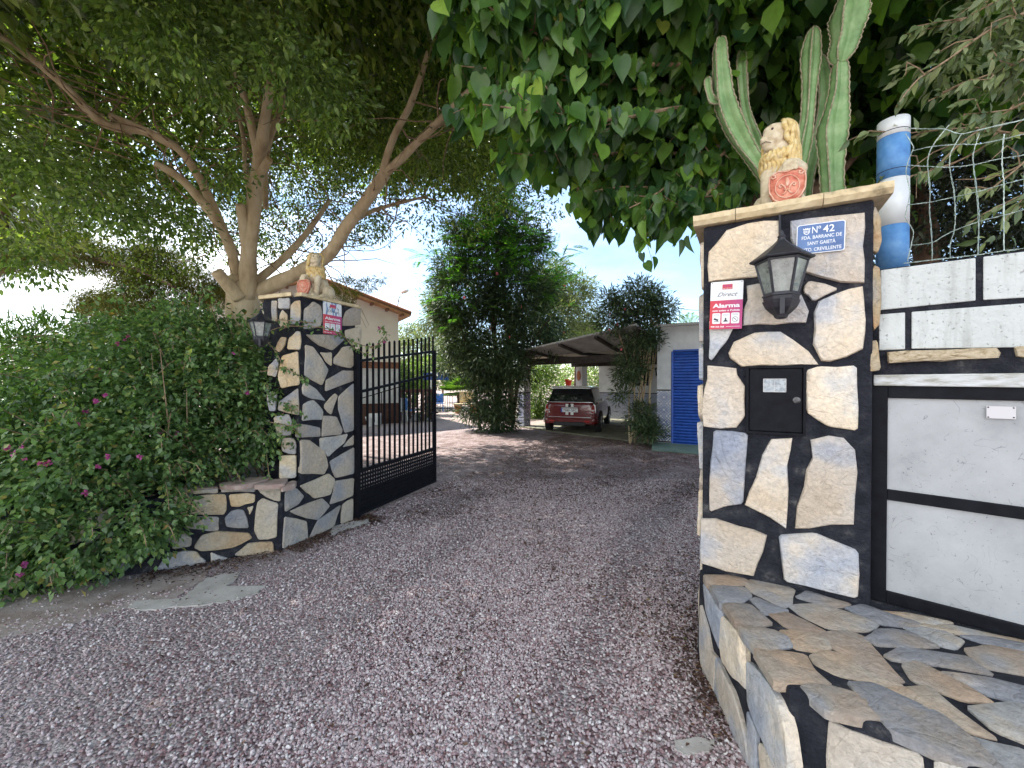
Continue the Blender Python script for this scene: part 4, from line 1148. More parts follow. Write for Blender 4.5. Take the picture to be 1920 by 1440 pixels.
# =================================================================== TREES AND PLANTS
M['bark_tan'] = simple('smooth_bark', [(0.3, (0.32, 0.23, 0.13)), (0.5, (0.50, 0.39, 0.24)), (0.7, (0.60, 0.50, 0.34))], 7, 9, 0.85, 0.6, 35, 0.01, stretch=(1, 1, 0.35))
M['bark_dark'] = simple('rough_bark', [(0.3, (0.06, 0.035, 0.022)), (0.55, (0.13, 0.08, 0.05)), (0.7, (0.20, 0.13, 0.085))], 9, 9, 0.9, 0.9, 28, 0.02, stretch=(1, 1, 0.3))
M['cut_wood'] = simple('cut_wood', [(0.35, (0.45, 0.28, 0.12)), (0.65, (0.62, 0.46, 0.26))], 20, 4, 0.8)
M['twig'] = simple('twig', [(0.4, (0.20, 0.13, 0.075)), (0.6, (0.32, 0.23, 0.14))], 30, 3, 0.85)
M['ficus_leaf'] = leaf_mat('ficus_leaf', [(0.0, (0.05, 0.080, 0.018)), (0.5, (0.12, 0.175, 0.036)), (0.85, (0.22, 0.28, 0.065)), (1.0, (0.34, 0.38, 0.11))], 0.48, 0.30)
M['ficus_near'] = leaf_mat('ficus_leaf_near', [(0.0, (0.06, 0.10, 0.025)), (0.6, (0.13, 0.21, 0.05)), (1.0, (0.28, 0.37, 0.10))], 0.42, 0.32)
M['ficus_leaf_one'] = leaf_mat('ficus_leaf_single', [(0.0, (0.07, 0.12, 0.03)), (0.6, (0.13, 0.22, 0.05)), (1.0, (0.28, 0.38, 0.10))], 0.42, 0.32, True)
M['pine_leaf'] = leaf_mat('pine_needle', [(0.0, (0.07, 0.075, 0.018)), (0.5, (0.13, 0.135, 0.03)), (0.9, (0.21, 0.22, 0.05)), (1.0, (0.26, 0.18, 0.07))], 0.35, 0.6)
M['mulberry_leaf'] = leaf_mat('mulberry_leaf', [(0.0, (0.032, 0.085, 0.034)), (0.5, (0.075, 0.165, 0.035)), (0.85, (0.13, 0.24, 0.045)), (0.97, (0.24, 0.44, 0.07)), (1.0, (0.38, 0.36, 0.08))], 0.45, 0.34)
M['mulberry_leaf_one'] = leaf_mat('mulberry_leaf_single', [(0.0, (0.05, 0.12, 0.035)), (0.6, (0.10, 0.21, 0.045)), (0.85, (0.17, 0.32, 0.06)), (1.0, (0.34, 0.58, 0.11))], 0.45, 0.32, True)
M['olive_leaf'] = leaf_mat('long_leaf', [(0.0, (0.07, 0.095, 0.035)), (0.6, (0.15, 0.19, 0.08)), (1.0, (0.28, 0.32, 0.15))], 0.35, 0.5)
M['olive_leaf_one'] = leaf_mat('long_leaf_single', [(0.0, (0.09, 0.13, 0.05)), (0.7, (0.18, 0.23, 0.10)), (1.0, (0.33, 0.36, 0.17))], 0.35, 0.45, True)
M['bush_leaf'] = leaf_mat('bougainvillea_leaf', [(0.0, (0.05, 0.10, 0.038)), (0.5, (0.12, 0.21, 0.070)), (0.9, (0.22, 0.34, 0.12)), (0.98, (0.34, 0.36, 0.10)), (1.0, (0.30, 0.20, 0.08))], 0.38, 0.33)
M['bush_leaf_one'] = leaf_mat('bougainvillea_leaf_single', [(0.0, (0.05, 0.11, 0.04)), (0.6, (0.11, 0.22, 0.07)), (1.0, (0.20, 0.34, 0.10))], 0.36, 0.35, True)
M['magenta'] = leaf_mat('magenta_bract', [(0.0, (0.42, 0.06, 0.28)), (1.0, (0.62, 0.16, 0.44))], 0.4, 0.5)
M['oleander_leaf'] = leaf_mat('oleander_leaf', [(0.0, (0.022, 0.038, 0.017)), (0.6, (0.05, 0.085, 0.032)), (1.0, (0.13, 0.18, 0.07))], 0.22, 0.5)
M['oleander_pale'] = leaf_mat('oleander_pale', [(0.0, (0.08, 0.10, 0.045)), (0.6, (0.15, 0.18, 0.075)), (1.0, (0.26, 0.28, 0.14))], 0.35, 0.5)
M['fern_leaf'] = leaf_mat('feathery_leaf', [(0.0, (0.035, 0.10, 0.015)), (0.5, (0.07, 0.20, 0.025)), (1.0, (0.20, 0.42, 0.05))], 0.45, 0.5)
M['palm_leaf'] = leaf_mat('palm_leaf', [(0.0, (0.06, 0.13, 0.02)), (1.0, (0.20, 0.33, 0.07))], 0.35, 0.5)
M['cactus'] = None

def smooth_path(pts, k=4):
    pts = [np.asarray(p, float) for p in pts]
    out = []
    for i in range(len(pts) - 1):
        p0, p1, p2, p3 = pts[max(i - 1, 0)], pts[i], pts[i + 1], pts[min(i + 2, len(pts) - 1)]
        for j in range(k):
            t = j / k
            out.append(0.5 * ((2 * p1) + (-p0 + p2) * t + (2 * p0 - 5 * p1 + 4 * p2 - p3) * t * t + (-p0 + 3 * p1 - 3 * p2 + p3) * t ** 3))
    out.append(pts[-1])
    return out
def limb(name, pix, r0, r1, mat, parent, n=10, wob=0.25, flare=0.0):
    """pix: (px, py, Y) points of a limb"""
    pts = smooth_path([D(*p) for p in pix])
    m = len(pts)
    rad = [r0 + (r1 - r0) * (i / (m - 1)) + flare * max(0, 1 - i / 3) for i in range(m)]
    return obj(name, MB().tube(pts, rad, n, True, wob), mat, parent, smooth=True), pts
def twigs(paths, count, length, r, mb, up=0.3, tips=None, n=4):
    for _ in range(count):
        pts = random.choice(paths)
        i = random.randint(len(pts) // 4, len(pts) - 1)
        p = np.array(pts[i]); d = unit(RNG.normal(size=3) + V3(0, 0, up))
        L = length * random.uniform(0.5, 1.2)
        q = [p]
        for k in range(4):
            d = unit(d + RNG.normal(size=3) * 0.28 + V3(0, 0, -0.05))
            q.append(q[-1] + d * L / 4)
        mb.tube(q, [r, r * .8, r * .6, r * .45, r * .25], n, False)
        if tips is not None: tips.append(q)

# ---- big ficus behind the left pillar
fic = thing('ficus_tree', 'big multi-stemmed tree with tan trunk behind the left pillar, spreading over the drive', 'tree', (-3.95, 6.0, 0))
TB = D(460, 600, 6.0)
paths = []
o, p = limb('trunk', [(450, 760, 6.0), (454, 640, 6.0), (456, 560, 6.0), (452, 520, 6.0)], 0.215, 0.19, M['bark_tan'], fic, 16, 0.2)
limbs = [
 ([(462, 560, 5.95), (466, 480, 5.85), (475, 400, 5.75), (484, 320, 5.65), (494, 250, 5.5), (503, 180, 5.4), (515, 90, 5.2), (528, -40, 5.0)], 0.175, 0.06),
 ([(486, 310, 5.7), (470, 230, 5.6), (448, 150, 5.4), (420, 70, 5.2), (392, -30, 5.0)], 0.085, 0.035),
 ([(490, 290, 5.7), (515, 235, 5.7), (532, 180, 5.7), (545, 110, 5.6), (565, 20, 5.5)], 0.075, 0.03),
 ([(447, 550, 6.0), (436, 480, 5.9), (410, 420, 5.7), (372, 370, 5.5), (335, 332, 5.3), (290, 306, 5.1)], 0.115, 0.065),
 ([(440, 480, 6.0), (408, 410, 5.8), (378, 340, 5.6), (340, 285, 5.4), (290, 252, 5.2), (205, 215, 5.0)], 0.11, 0.05),
 ([(330, 275, 5.4), (270, 245, 5.2), (195, 232, 4.9), (125, 165, 4.6), (55, 105, 4.3), (-40, 40, 4.0)], 0.085, 0.05),
 ([(462, 555, 6.05), (510, 535, 6.1), (565, 508, 6.1), (612, 480, 6.0), (650, 425, 5.9), (690, 372, 5.8), (722, 325, 5.7)], 0.16, 0.125),
 ([(715, 335, 5.7), (735, 265, 5.6), (765, 205, 5.5), (790, 140, 5.4), (812, 70, 5.2), (850, -20, 5.0)], 0.085, 0.035),
 ([(720, 328, 5.7), (765, 285, 5.6), (810, 240, 5.4), (860, 190, 5.2), (905, 145, 5.0), (960, 95, 4.8)], 0.09, 0.035),
 ([(462, 540, 6.2), (515, 500, 6.4), (560, 455, 6.6), (595, 410, 6.8), (618, 375, 7.0)], 0.10, 0.05),
 ([(640, 430, 6.1), (700, 395, 6.4), (760, 378, 6.6), (800, 368, 6.8)], 0.06, 0.025),
 ([(478, 400, 6.1), (462, 330, 6.2), (455, 250, 6.3), (430, 150, 6.3)], 0.075, 0.03),
 ([(498, 390, 6.0), (500, 300, 6.1), (520, 220, 6.2)], 0.06, 0.03),
]
for pix, r0, r1 in limbs:
    o, p = limb('limb', pix, r0 * .67, r1 * .62, M['bark_tan'], fic, 10, 0.22)
    paths.append(p)
for a, b, r in (((450, 560, 5.85), (405, 508, 5.6), 0.075), ((463, 462, 5.8), (450, 382, 5.6), 0.058), ((488, 325, 5.6), (505, 298, 5.45), 0.045)):
    o, p = limb('sawn_stub', [a, ((a[0] + b[0]) / 2, (a[1] + b[1]) / 2, (a[2] + b[2]) / 2), b], r * 1.25, r, M['bark_tan'], fic, 12, 0.1)
    e = D(*b); dr = unit(e - D(*a))
    obj('cut_face', MB().lathe(e + dr * 0.002, [(r * 0.94, 0), (r * 0.5, 0.004), (0.001, 0.005)], 14, 0, dr), M['cut_wood'], o)
tw = MB(); tips = []
twigs(paths[1:], 190, 1.1, 0.012, tw, 0.2, tips)
for _ in range(10):
    a = (random.uniform(-20, 60), random.uniform(60, 230), 4.4); tw.tube(smooth_path([D(*a), D(a[0] + 90, a[1] + 35, 4.7), D(a[0] + 200, a[1] + 70, 5.0)]), 0.008, 4, False)
o = obj('twigs', tw, M['twig'], fic); o['kind'] = 'stuff'
def B(px, py, Y, r, rz=None):
    return (D(px, py, Y), (r, r, rz or r * 0.8))
f_blobs = [B(60, 40, 5.2, 1.2), B(230, 60, 5.2, 1.1), B(400, 30, 5.4, 1.1), B(590, 50, 5.6, 1.1), B(740, 40, 5.6, 1.1), B(60, 260, 6.2, 1.1), B(170, 340, 6.4, 1.0), B(60, 400, 6.6, .8),
           B(230, 430, 6.6, .75), B(330, 470, 6.9, .65), B(620, 200, 6.8, 1.1), B(560, 330, 7.6, 1.1), B(760, 180, 6.6, 1.0), B(860, 260, 6.4, .85), B(800, 380, 6.9, .6), B(680, 400, 7.4, .65),
           B(880, 60, 6.0, 1.0), B(720, 290, 7.6, 1.0), B(380, 200, 7.2, 1.1), B(300, 330, 7.4, 1.0), B(160, 150, 7.0, 1.3), B(500, 430, 8.0, .8), B(950, 180, 6.6, .8), B(900, 350, 7.0, .55), B(630, 440, 7.6, .4),
           B(410, 420, 8.2, .9), B(250, 530, 7.6, .5), B(480, 130, 8.0, 1.6), B(700, 120, 8.6, 1.6), B(900, 150, 8.6, 1.3), B(970, 330, 7.6, .4), B(1000, 400, 7.4, .28), B(950, 375, 7.2, .38), B(1035, 375, 7.4, .28), B(885, 425, 7.6, .3), B(915, 340, 7.2, .4), B(350, 300, 9.0, 1.2), B(600, 300, 9.2, 1.3), B(100, 250, 9.5, 1.6), B(300, 130, 9.5, 1.7), B(520, 330, 9.6, 1.4), B(720, 250, 9.6, 1.4), B(850, 120, 9.6, 1.5), B(430, 440, 9.4, .9), B(560, 470, 9.2, .6), B(690, 420, 9.0, .5), B(880, 320, 8.6, .8), B(200, 420, 9.4, 1.2), B(120, 60, 9.0, 1.6), B(640, 60, 9.4, 1.6)]
P, A, N, L = blob_leaves(f_blobs, 125000, 0.068, 0.165, 30, 0.35)
mask = ~((RNG.random(len(P)) < 0.0))
n_blobs = [B(190, 10, 3.6, .42), B(310, 80, 3.5, .38), B(390, 170, 3.7, .24), B(480, 60, 3.8, .45), B(560, 130, 3.7, .4), B(620, 190, 4.0, .35), B(330, 20, 3.6, .5), B(200, 380, 4.4, .45), B(70, 310, 4.2, .4), B(330, 420, 4.8, .35), B(420, 330, 5.0, .25), B(60, 480, 5.0, .4)]
P2, A2, N2, L2 = blob_leaves(n_blobs, 9500, 0.066, 0.16, 16, 0.45)
m = split_largest(P2, L2, 300)
leaf_parts(*keep(m, P2, A2, N2, L2), T_oval(0.45), M['ficus_leaf_one'], fic)
o = leaf_object('near_leaves', *keep(~m, P2, A2, N2, L2), T_oval(0.45), M['ficus_near'], fic)
# unseen crown parts added overhead, placed toward the sun to shade the drive
shade_blobs = [((-2.6, 2.2, 5.6), (2.4, 2.2, .9)), ((-4.6, 1.4, 5.2), (2.2, 2.2, 1.0)), ((-6.8, 4.2, 4.6), (1.6, 2.2, 1.2)), ((-0.8, 4.6, 6.6), (2.0, 2.0, .9)), ((-3.6, 7.4, 7.4), (2.8, 2.4, 1.4)), ((-6.6, 7.0, 6.2), (2.2, 2.2, 1.6)), ((-1.2, 7.6, 6.6), (2.2, 2.0, 1.1)), ((-7.2, 2.6, 4.6), (1.6, 1.8, 1.0)), ((1.0, 2.4, 6.4), (2.0, 2.2, .8)), ((-4.2, 10.6, 8.2), (2.8, 2.6, 1.2)), ((-1.4, 10.6, 7.8), (2.2, 2.4, 1.1)), ((-2.4, 13.0, 9.6), (2.8, 2.2, 1.2)), ((0.8, 9.0, 7.4), (1.6, 1.8, .9)), ((-2.6, 4.4, 6.2), (2.0, 1.6, .7)), ((-0.6, 4.0, 6.6), (1.6, 1.4, .7)), ((-3.6, 3.0, 6.0), (1.8, 1.5, .8)), ((-1.4, 1.8, 6.2), (1.6, 1.5, .7)), ((-2.8, 6.0, 7.0), (1.8, 1.4, .8)), ((-4.8, 4.4, 6.0), (2.0, 1.6, .8)), ((-4.0, 3.2, 5.8), (2.0, 1.4, .7)), ((-5.6, 3.0, 5.4), (1.6, 1.4, .8))]
P3, A3, N3, L3 = blob_leaves(shade_blobs, 105000, 0.15, 0.35, 24, 0.3)
leaf_object('crown', np.concatenate([P, P3]), np.concatenate([A, A3]), np.concatenate([N, N3]), np.concatenate([L, L3]), T_diamond(0.46, 0.1), M['ficus_leaf'], fic)

# ---- pine at the far left
pine = thing('pine_tree', 'olive green pine with low feathery branches at the far left behind the bougainvillea', 'tree', (-8.6, 8.2, 0))
limb('trunk', [(-60, 900, 8.4), (-50, 600, 8.3), (0, 400, 8.2), (80, 200, 8.0)], 0.24, 0.12, M['bark_dark'], pine, 12)
limb('limb', [(-20, 520, 8.3), (100, 480, 8.1), (240, 500, 7.8), (330, 540, 7.6)], 0.07, 0.02, M['bark_dark'], pine, 8)
p_blobs = [B(40, 470, 8.2, .55, .35), B(150, 480, 8.0, .5, .3), B(250, 560, 8.0, .55, .35), B(330, 590, 8.0, .5, .3), B(200, 620, 8.8, .55, .3), B(280, 500, 8.6, .8, .5), B(390, 540, 8.6, .5, .35), B(60, 430, 9.0, .9, .6), B(180, 570, 9.6, .5, .3), B(300, 640, 9.2, .7, .35), B(-60, 480, 8.2, .7, .4), B(130, 660, 10, .7, .3)]
P, A, N, L = blob_leaves(p_blobs, 80000, 0.13, 0.16, 34, 0.55, out=0.3)
leaf_object('crown', P, A, N, L, T_diamond(0.085, 0.02), M['pine_leaf'], pine)

# ---- feathery green branch by the cream house
acac = thing('pine_tree', 'small feathery light green tree between the left lion and the cream house', 'tree', (-2.3, 8.8, 0))
limb('trunk', [(660, 800, 8.8), (655, 640, 8.8), (662, 560, 8.8)], 0.07, 0.03, M['bark_dark'], acac, 8)
P, A, N, L = blob_leaves([B(650, 540, 8.8, .28), B(690, 535, 8.6, .16), B(650, 580, 8.8, .2), B(715, 520, 8.5, .10)], 2600, 0.10, 0.08, 20, 0.1, out=0.9)
leaf_object('crown', P, A, N, L, T_diamond(0.10, 0.02), M['pine_leaf'], acac)

# ---- mulberry over the drive
mul = thing('mulberry_tree', 'broad mulberry with large hanging heart-shaped leaves above the drive behind the right pillar', 'tree', (3.1, 4.4, 0))
mpaths = []
for nm, pix, r0, r1 in [('trunk', [(1490, 1000, 4.4), (1470, 760, 4.4), (1440, 560, 4.3), (1415, 430, 4.2), (1370, 350, 4.1)], 0.17, 0.12),
                        ('limb', [(1380, 380, 4.1), (1345, 330, 4.0), (1330, 240, 3.9), (1310, 120, 3.8), (1260, -20, 3.6)], 0.10, 0.05),
                        ('limb', [(1400, 400, 4.1), (1480, 300, 4.2), (1560, 200, 4.2), (1580, 60, 4.2), (1560, -80, 4.1)], 0.13, 0.07),
                        ('limb', [(1470, 400, 4.4), (1560, 330, 4.6), (1620, 240, 4.8), (1660, 100, 4.8)], 0.11, 0.06)]:
    o, p = limb(nm, pix, r0, r1, M['bark_dark'], mul, 10, 0.3); mpaths.append(p)
mtw = MB()
m_br = [[(1330, 195, 3.5), (1250, 205, 3.2), (1150, 225, 3.0), (1080, 218, 2.9), (1000, 208, 2.8), (905, 196, 2.7)],
        [(1310, 290, 3.7), (1210, 285, 3.5), (1100, 290, 3.4), (1010, 292, 3.3), (950, 285, 3.2)],
        [(1330, 120, 3.4), (1200, 120, 3.1), (1090, 100, 2.9), (1000, 60, 2.8), (920, 20, 2.7)],
        [(1360, 40, 3.2), (1250, 20, 3.0), (1130, 10, 2.8), (1030, -20, 2.7)],
        [(1360, 350, 3.9), (1280, 360, 3.8), (1200, 350, 3.7), (1130, 355, 3.6), (1080, 370, 3.6)],
        [(1300, 160, 3.6), (1230, 170, 3.4), (1150, 160, 3.2), (1060, 150, 3.0)],
        [(1400, 250, 3.6), (1340, 300, 3.5), (1280, 330, 3.5), (1220, 370, 3.4), (1180, 390, 3.4)],
        [(1350, 340, 3.5), (1310, 380, 3.4), (1290, 400, 3.4)], [(1200, 20, 3.3), (1100, 60, 3.1), (1010, 110, 3.0), (930, 130, 2.9)],
        [(1460, 80, 3.6), (1400, 120, 3.4), (1350, 180, 3.3)], [(1500, 10, 3.5), (1420, 30, 3.3), (1350, 60, 3.2)]]
LPs, LAs = [], []
def hang(path, step, side=0.05):
    pts = smooth_path(path, 6)
    for i in range(len(pts) - 1):
        seg = pts[i + 1] - pts[i]; d = np.linalg.norm(seg)
        for _ in range(max(1, int(d / step))):
            p = pts[i] + seg * random.random() + RNG.normal(size=3) * side
            LPs.append(p); LAs.append(unit(seg) * 0.25 + V3(random.gauss(0, .3), random.gauss(0, .3), -1.0))
for b in m_br:
    W = [D(*q) for q in b]
    mtw.tube(smooth_path(W), [0.016 - 0.011 * i / (4 * (len(W) - 1)) for i in range(4 * (len(W) - 1) + 1)], 6, False)
    hang(W, 0.022, 0.05)
    for q in range(7):
        s0 = smooth_path(W); i0 = random.randint(3, len(s0) - 1); p = s0[i0]
        e = p + V3(random.uniform(-.35, .15), random.uniform(-.25, .25), random.uniform(-.12, .18))
        e2 = e + V3(random.uniform(-.2, .1), random.uniform(-.1, .1), random.uniform(-.25, 0))
        mtw.tube([p, e, e2], [0.006, 0.004, 0.002], 4, False); hang([p, e, e2], 0.03, 0.04)
o = obj('twigs', mtw, M['twig'], mul); o['kind'] = 'stuff'
LPs = np.array(LPs); LAs = np.array(LAs)
NN = RNG.normal(size=(len(LPs), 3)) * 0.45 + V3(0, -1.0, 0.35)
LL = 0.125 * (0.6 + 0.6 * RNG.random(len(LPs)))
m_blobs = [B(1050, 60, 3.6, .7, .5), B(1200, 90, 3.7, .7, .5), B(1330, 80, 3.8, .6, .5), B(960, 20, 3.5, .55, .4), B(1130, 190, 3.9, .55, .3), B(1280, 230, 3.9, .5, .35), B(1030, 170, 3.7, .45, .3),
           B(1200, 290, 4.1, .5, .25), B(1110, 300, 4.1, .35, .2), B(1330, 330, 4.0, .35, .25), B(1020, 265, 3.8, .25, .2), B(1420, 40, 4.0, .7, .5), B(1400, 220, 4.3, .5, .5), B(1500, 120, 4.6, .8, .6), B(1240, 350, 4.0, .2, .12),
           B(1165, 385, 4.0, .12, .16), B(1160, 430, 4.0, .10, .10), B(1120, 400, 4.0, .1, .12), B(1285, 385, 4.0, .1, .1), B(1283, 430, 4.0, .09, .08), B(1230, 395, 4.0, .12, .1), B(1097, 375, 4.0, .09, .08), B(1380, 300, 4.6, .5, .4), B(1480, 300, 5.0, .7, .6), B(1560, 380, 5.2, .6, .5), B(1600, 250, 5.2, .8, .7)]
P, A, N, L = blob_leaves(m_blobs, 8800, 0.145, 0.16, 9, 1.6, out=0.25)
P = np.concatenate([P, LPs]); A = np.concatenate([A, LAs]); N = np.concatenate([N * V3(1, 1, .5) + V3(0, -.5, 0), NN]); L = np.concatenate([L, LL])
P, A, N, L = keep(off_plaque(P), P, A, N, L)
m = split_largest(P, L, 300)
N = N + RNG.normal(size=N.shape) * .35; A = A + RNG.normal(size=A.shape) * .22
L = L * (0.75 + 0.6 * RNG.random(len(L)))
shapes = [T_heart(0.80, .10, -.10), T_heart(0.66, .20, -.22), T_heart(0.95, .14, .12), T_heart(0.74, .28, -.05)]
sid = RNG.integers(0, 4, len(P))
for q in range(4): leaf_parts(*keep(m & (sid == q), P, A, N, L), shapes[q], M['mulberry_leaf_one'], mul)
for q in range(4): leaf_object('foliage', *keep(~m & (sid == q), P, A, N, L), shapes[q], M['mulberry_leaf'], mul)
top_bl = [((1.0, 3.4, 4.9), (1.6, 1.4, .7)), ((2.6, 3.2, 5.2), (1.8, 1.8, .8)), ((4.4, 3.6, 5.0), (1.8, 1.8, 1.0)), ((2.6, 5.2, 5.4), (1.8, 1.6, 1.0)), ((0.6, 5.6, 6.2), (1.6, 1.4, .7))]
P, A, N, L = blob_leaves(top_bl, 15000, 0.16, 0.35, 14, 1.2, out=0.25)
leaf_object('crown', P, A, N, L, T_oval(0.78, 0.08), M['mulberry_leaf'], mul)

# ---- dark tree mass behind the right-hand fence
dk = thing('dark_tree', 'dark dense evergreen with brown trunk behind the wire fence at the right', 'tree', (5.2, 4.4, 0))
limb('trunk', [(1750, 900, 5.2), (1740, 500, 5.2), (1700, 300, 5.2), (1660, 120, 5.0), (1620, -60, 4.9)], 0.14, 0.10, M['bark_dark'], dk, 12, 0.3)
limb('limb', [(1740, 480, 5.4), (1830, 380, 5.5), (1900, 260, 5.6), (1980, 100, 5.6)], 0.07, 0.04, M['bark_dark'], dk, 10, 0.3)
d_bl = [B(1780, 100, 5.0, 1.0), B(1650, 60, 4.8, .8), B(1920, 180, 4.8, .9), B(1880, 380, 5.0, .8), B(1750, 350, 5.4, .9), B(1800, 500, 5.4, .8), B(1960, 480, 5.0, .8), B(1700, 480, 5.6, .7), B(1850, 20, 4.2, .8), B(1640, 300, 5.8, .8), B(2050, 100, 4.4, 1.2), B(2050, 420, 4.6, 1.0),
        B(1780, 260, 6.4, 1.4), B(1950, 320, 6.2, 1.4), B(1600, 150, 6.4, 1.2), B(1500, 380, 6.2, .8), B(1700, 620, 6.2, .9), B(1900, 600, 6.0, .9)]
d_bl += [B(1760, 420, 4.6, .35), B(1850, 300, 4.4, .4), B(1900, 430, 4.5, .4), B(1700, 200, 4.4, .4)]
P, A, N, L = blob_leaves(d_bl, 60000, 0.075, 0.2, 26, 0.3)
M['dark_leaf'] = leaf_mat('dark_leaf', [(0.0, (0.012, 0.018, 0.010)), (0.6, (0.028, 0.040, 0.018)), (1.0, (0.06, 0.08, 0.03))], 0.25, 0.5)
leaf_object('crown', P, A, N, L, T_diamond(0.42, 0.08), M['dark_leaf'], dk)

# ---- long-leaved branches hanging in at the top right
rb = thing('overhanging_branches', 'pale drooping branches with long leaves and tan twigs at top right corner', 'tree', (3.2, 1.9, 0))
rtw = MB(); LPs, LAs = [], []
limb('trunk', [(2300, 900, 2.2), (2260, 500, 2.2), (2190, 200, 2.2), (2130, 0, 2.2), (2090, -250, 2.3), (2060, -500, 2.3)], 0.10, 0.03, M['bark_tan'], rb, 8)
r_br = [[(2050, -40, 2.3), (1930, 20, 2.3), (1850, 60, 2.3), (1780, 110, 2.3), (1720, 150, 2.3), (1680, 200, 2.3)], [(2050, 150, 2.2), (1950, 180, 2.2), (1880, 215, 2.3), (1800, 270, 2.3), (1740, 330, 2.4)],
        [(2040, 40, 2.3), (1960, 90, 2.3), (1880, 130, 2.3), (1800, 160, 2.4), (1740, 190, 2.4)], [(2020, 250, 2.2), (1940, 290, 2.2), (1890, 330, 2.2), (1850, 360, 2.2)], [(2050, 330, 2.1), (1960, 350, 2.1), (1900, 400, 2.1)],
        [(2040, -90, 2.4), (1950, -50, 2.4), (1870, 0, 2.4), (1800, 40, 2.4)], [(1990, 100, 2.4), (1905, 190, 2.4), (1860, 260, 2.4), (1800, 300, 2.5), (1710, 330, 2.5)], [(2010, 200, 2.3), (1930, 250, 2.3), (1830, 240, 2.4), (1750, 245, 2.4), (1700, 250, 2.4)]]
for bi, b in enumerate(r_br):
    W = [D(*q) for q in b]; s0 = smooth_path(W)
    rtw.tube(s0, [0.010 - 0.007 * i / (len(s0) - 1) for i in range(len(s0))], 5, False)
    subs = [s0[len(s0) // 3:]]
    for q in range(5):
        p = s0[random.randint(2, len(s0) - 1)]; e = p + V3(random.uniform(-.3, -.05), random.uniform(-.1, .1), random.uniform(-.14, .10)); e2 = e + V3(random.uniform(-.15, 0), 0, random.uniform(-.12, .02))
        rtw.tube([p, (p + e) / 2 + RNG.normal(size=3) * .01, e, e2], [0.004, 0.0035, .003, .0015], 4, False)
        if random.random() < (0.45 if bi in (3, 6, 7) else 0.85): subs.append([p, e, e2])
    for sgs in subs:
        if bi in (3, 6, 7) and random.random() < 0.6: continue
        for i in range(len(sgs) - 1):
            seg = sgs[i + 1] - sgs[i]
            for _ in range(max(1, int(np.linalg.norm(seg) / 0.02))):
                LPs.append(sgs[i] + seg * random.random()); LAs.append(unit(seg) * 0.7 + RNG.normal(size=3) * 0.4 + V3(0, 0, -0.55))
o = obj('twigs', rtw, M['twig'], rb); o['kind'] = 'stuff'
LPs, LAs = np.array(LPs), np.array(LAs)
P, A, N, L = blob_leaves([(D(2090, -200, 2.4), .7), (D(2150, 100, 2.4), .5), (D(2080, -500, 2.4), .7)], 2600, 0.085, 0.12, 12, 0.8)
leaf_object('crown', P, A, N, L, T_oval(0.36, 0.06), M['olive_leaf'], rb)
P, A, N, L = blob_leaves([B(1850, 90, 2.5, .22), B(1760, 130, 2.6, .16), B(1900, 20, 2.5, .25), B(1900, 350, 2.2, .08), B(1880, 450, 2.2, .07), B(1910, 130, 2.3, .15)], 500, 0.085, 0.07, 8, 0.8)
LPs = np.concatenate([LPs, P]); LAs = np.concatenate([LAs, A])
LN = RNG.normal(size=(len(LPs), 3)) * 0.5 + V3(0, -0.6, 0.6); LL = 0.075 * (0.6 + 0.7 * RNG.random(len(LPs)))
LPs, LAs, LN, LL = keep(off_plaque(LPs), LPs, LAs, LN, LL)
m = split_largest(LPs, LL, 300)
leaf_parts(*keep(m, LPs, LAs, LN, LL), T_oval(0.36, 0.06), M['olive_leaf_one'], rb)
leaf_object('foliage', *keep(~m, LPs, LAs, LN, LL), T_oval(0.36, 0.06), M['olive_leaf'], rb)

# ---- bougainvillea spilling over the planter
bou = thing('bougainvillea', 'sprawling bougainvillea bush with a few magenta flowers covering the planter at left', 'bush', G(150, 1080))
b_bl = [B(30, 1020, 3.15, .42), B(150, 1000, 3.2, .42), B(235, 960, 3.35, .36), B(285, 985, 3.35, .22, .26), B(60, 890, 3.2, .5), B(180, 860, 3.35, .48), B(300, 850, 3.6, .42), B(50, 800, 3.5, .45), B(200, 740, 3.8, .55), B(330, 740, 3.95, .5),
        B(430, 690, 4.2, .42), B(480, 760, 4.2, .32), B(430, 820, 4.05, .36), B(495, 815, 4.05, .2), B(360, 650, 4.5, .5), B(250, 660, 4.6, .6), B(140, 730, 4.4, .5), B(440, 640, 4.6, .35), B(-80, 900, 3.2, .6), B(-70, 830, 3.6, .5), B(300, 930, 3.5, .25), B(370, 860, 3.85, .25),
        B(350, 615, 5.2, .45), B(230, 650, 5.4, .42), B(500, 720, 4.35, .22), B(70, 1060, 3.1, .22), B(20, 1065, 3.05, .25)]
P, A, N, L = blob_leaves(b_bl, 82000, 0.052, 0.13, 20, 0.55, shell=0.3)
mj = RNG.random(len(P)) < np.clip(.55 + 1.6 * np.array([noise.noise(Vector((p[0] * 3.2, p[1] * 3.2, p[2] * 3.2))) for p in P]), .12, 1); P, A, N, L = keep(mj, P, A, N, L)
Pb, Ab, Nb, Lb = blob_leaves([((c[0] * 1.06, c[1] + .35, c[2]), r) for c, r in b_bl] + [((-6.6, 5.2, .7), (1.0, 1.0, .9)), ((-5.4, 5.8, 1.0), (1.1, 1.0, 1.1)), ((-4.2, 5.6, 1.2), (1.0, .8, 1.0)), ((-7.4, 4.6, .6), (1.0, 1.0, .8)), ((-3.2, 5.2, 1.1), (.5, .6, .9))], 30000, 0.075, 0.2, 20, 0.4)
P, A, N, L = [np.concatenate(q) for q in ((P, Pb), (A, Ab), (N, Nb), (L, Lb))]
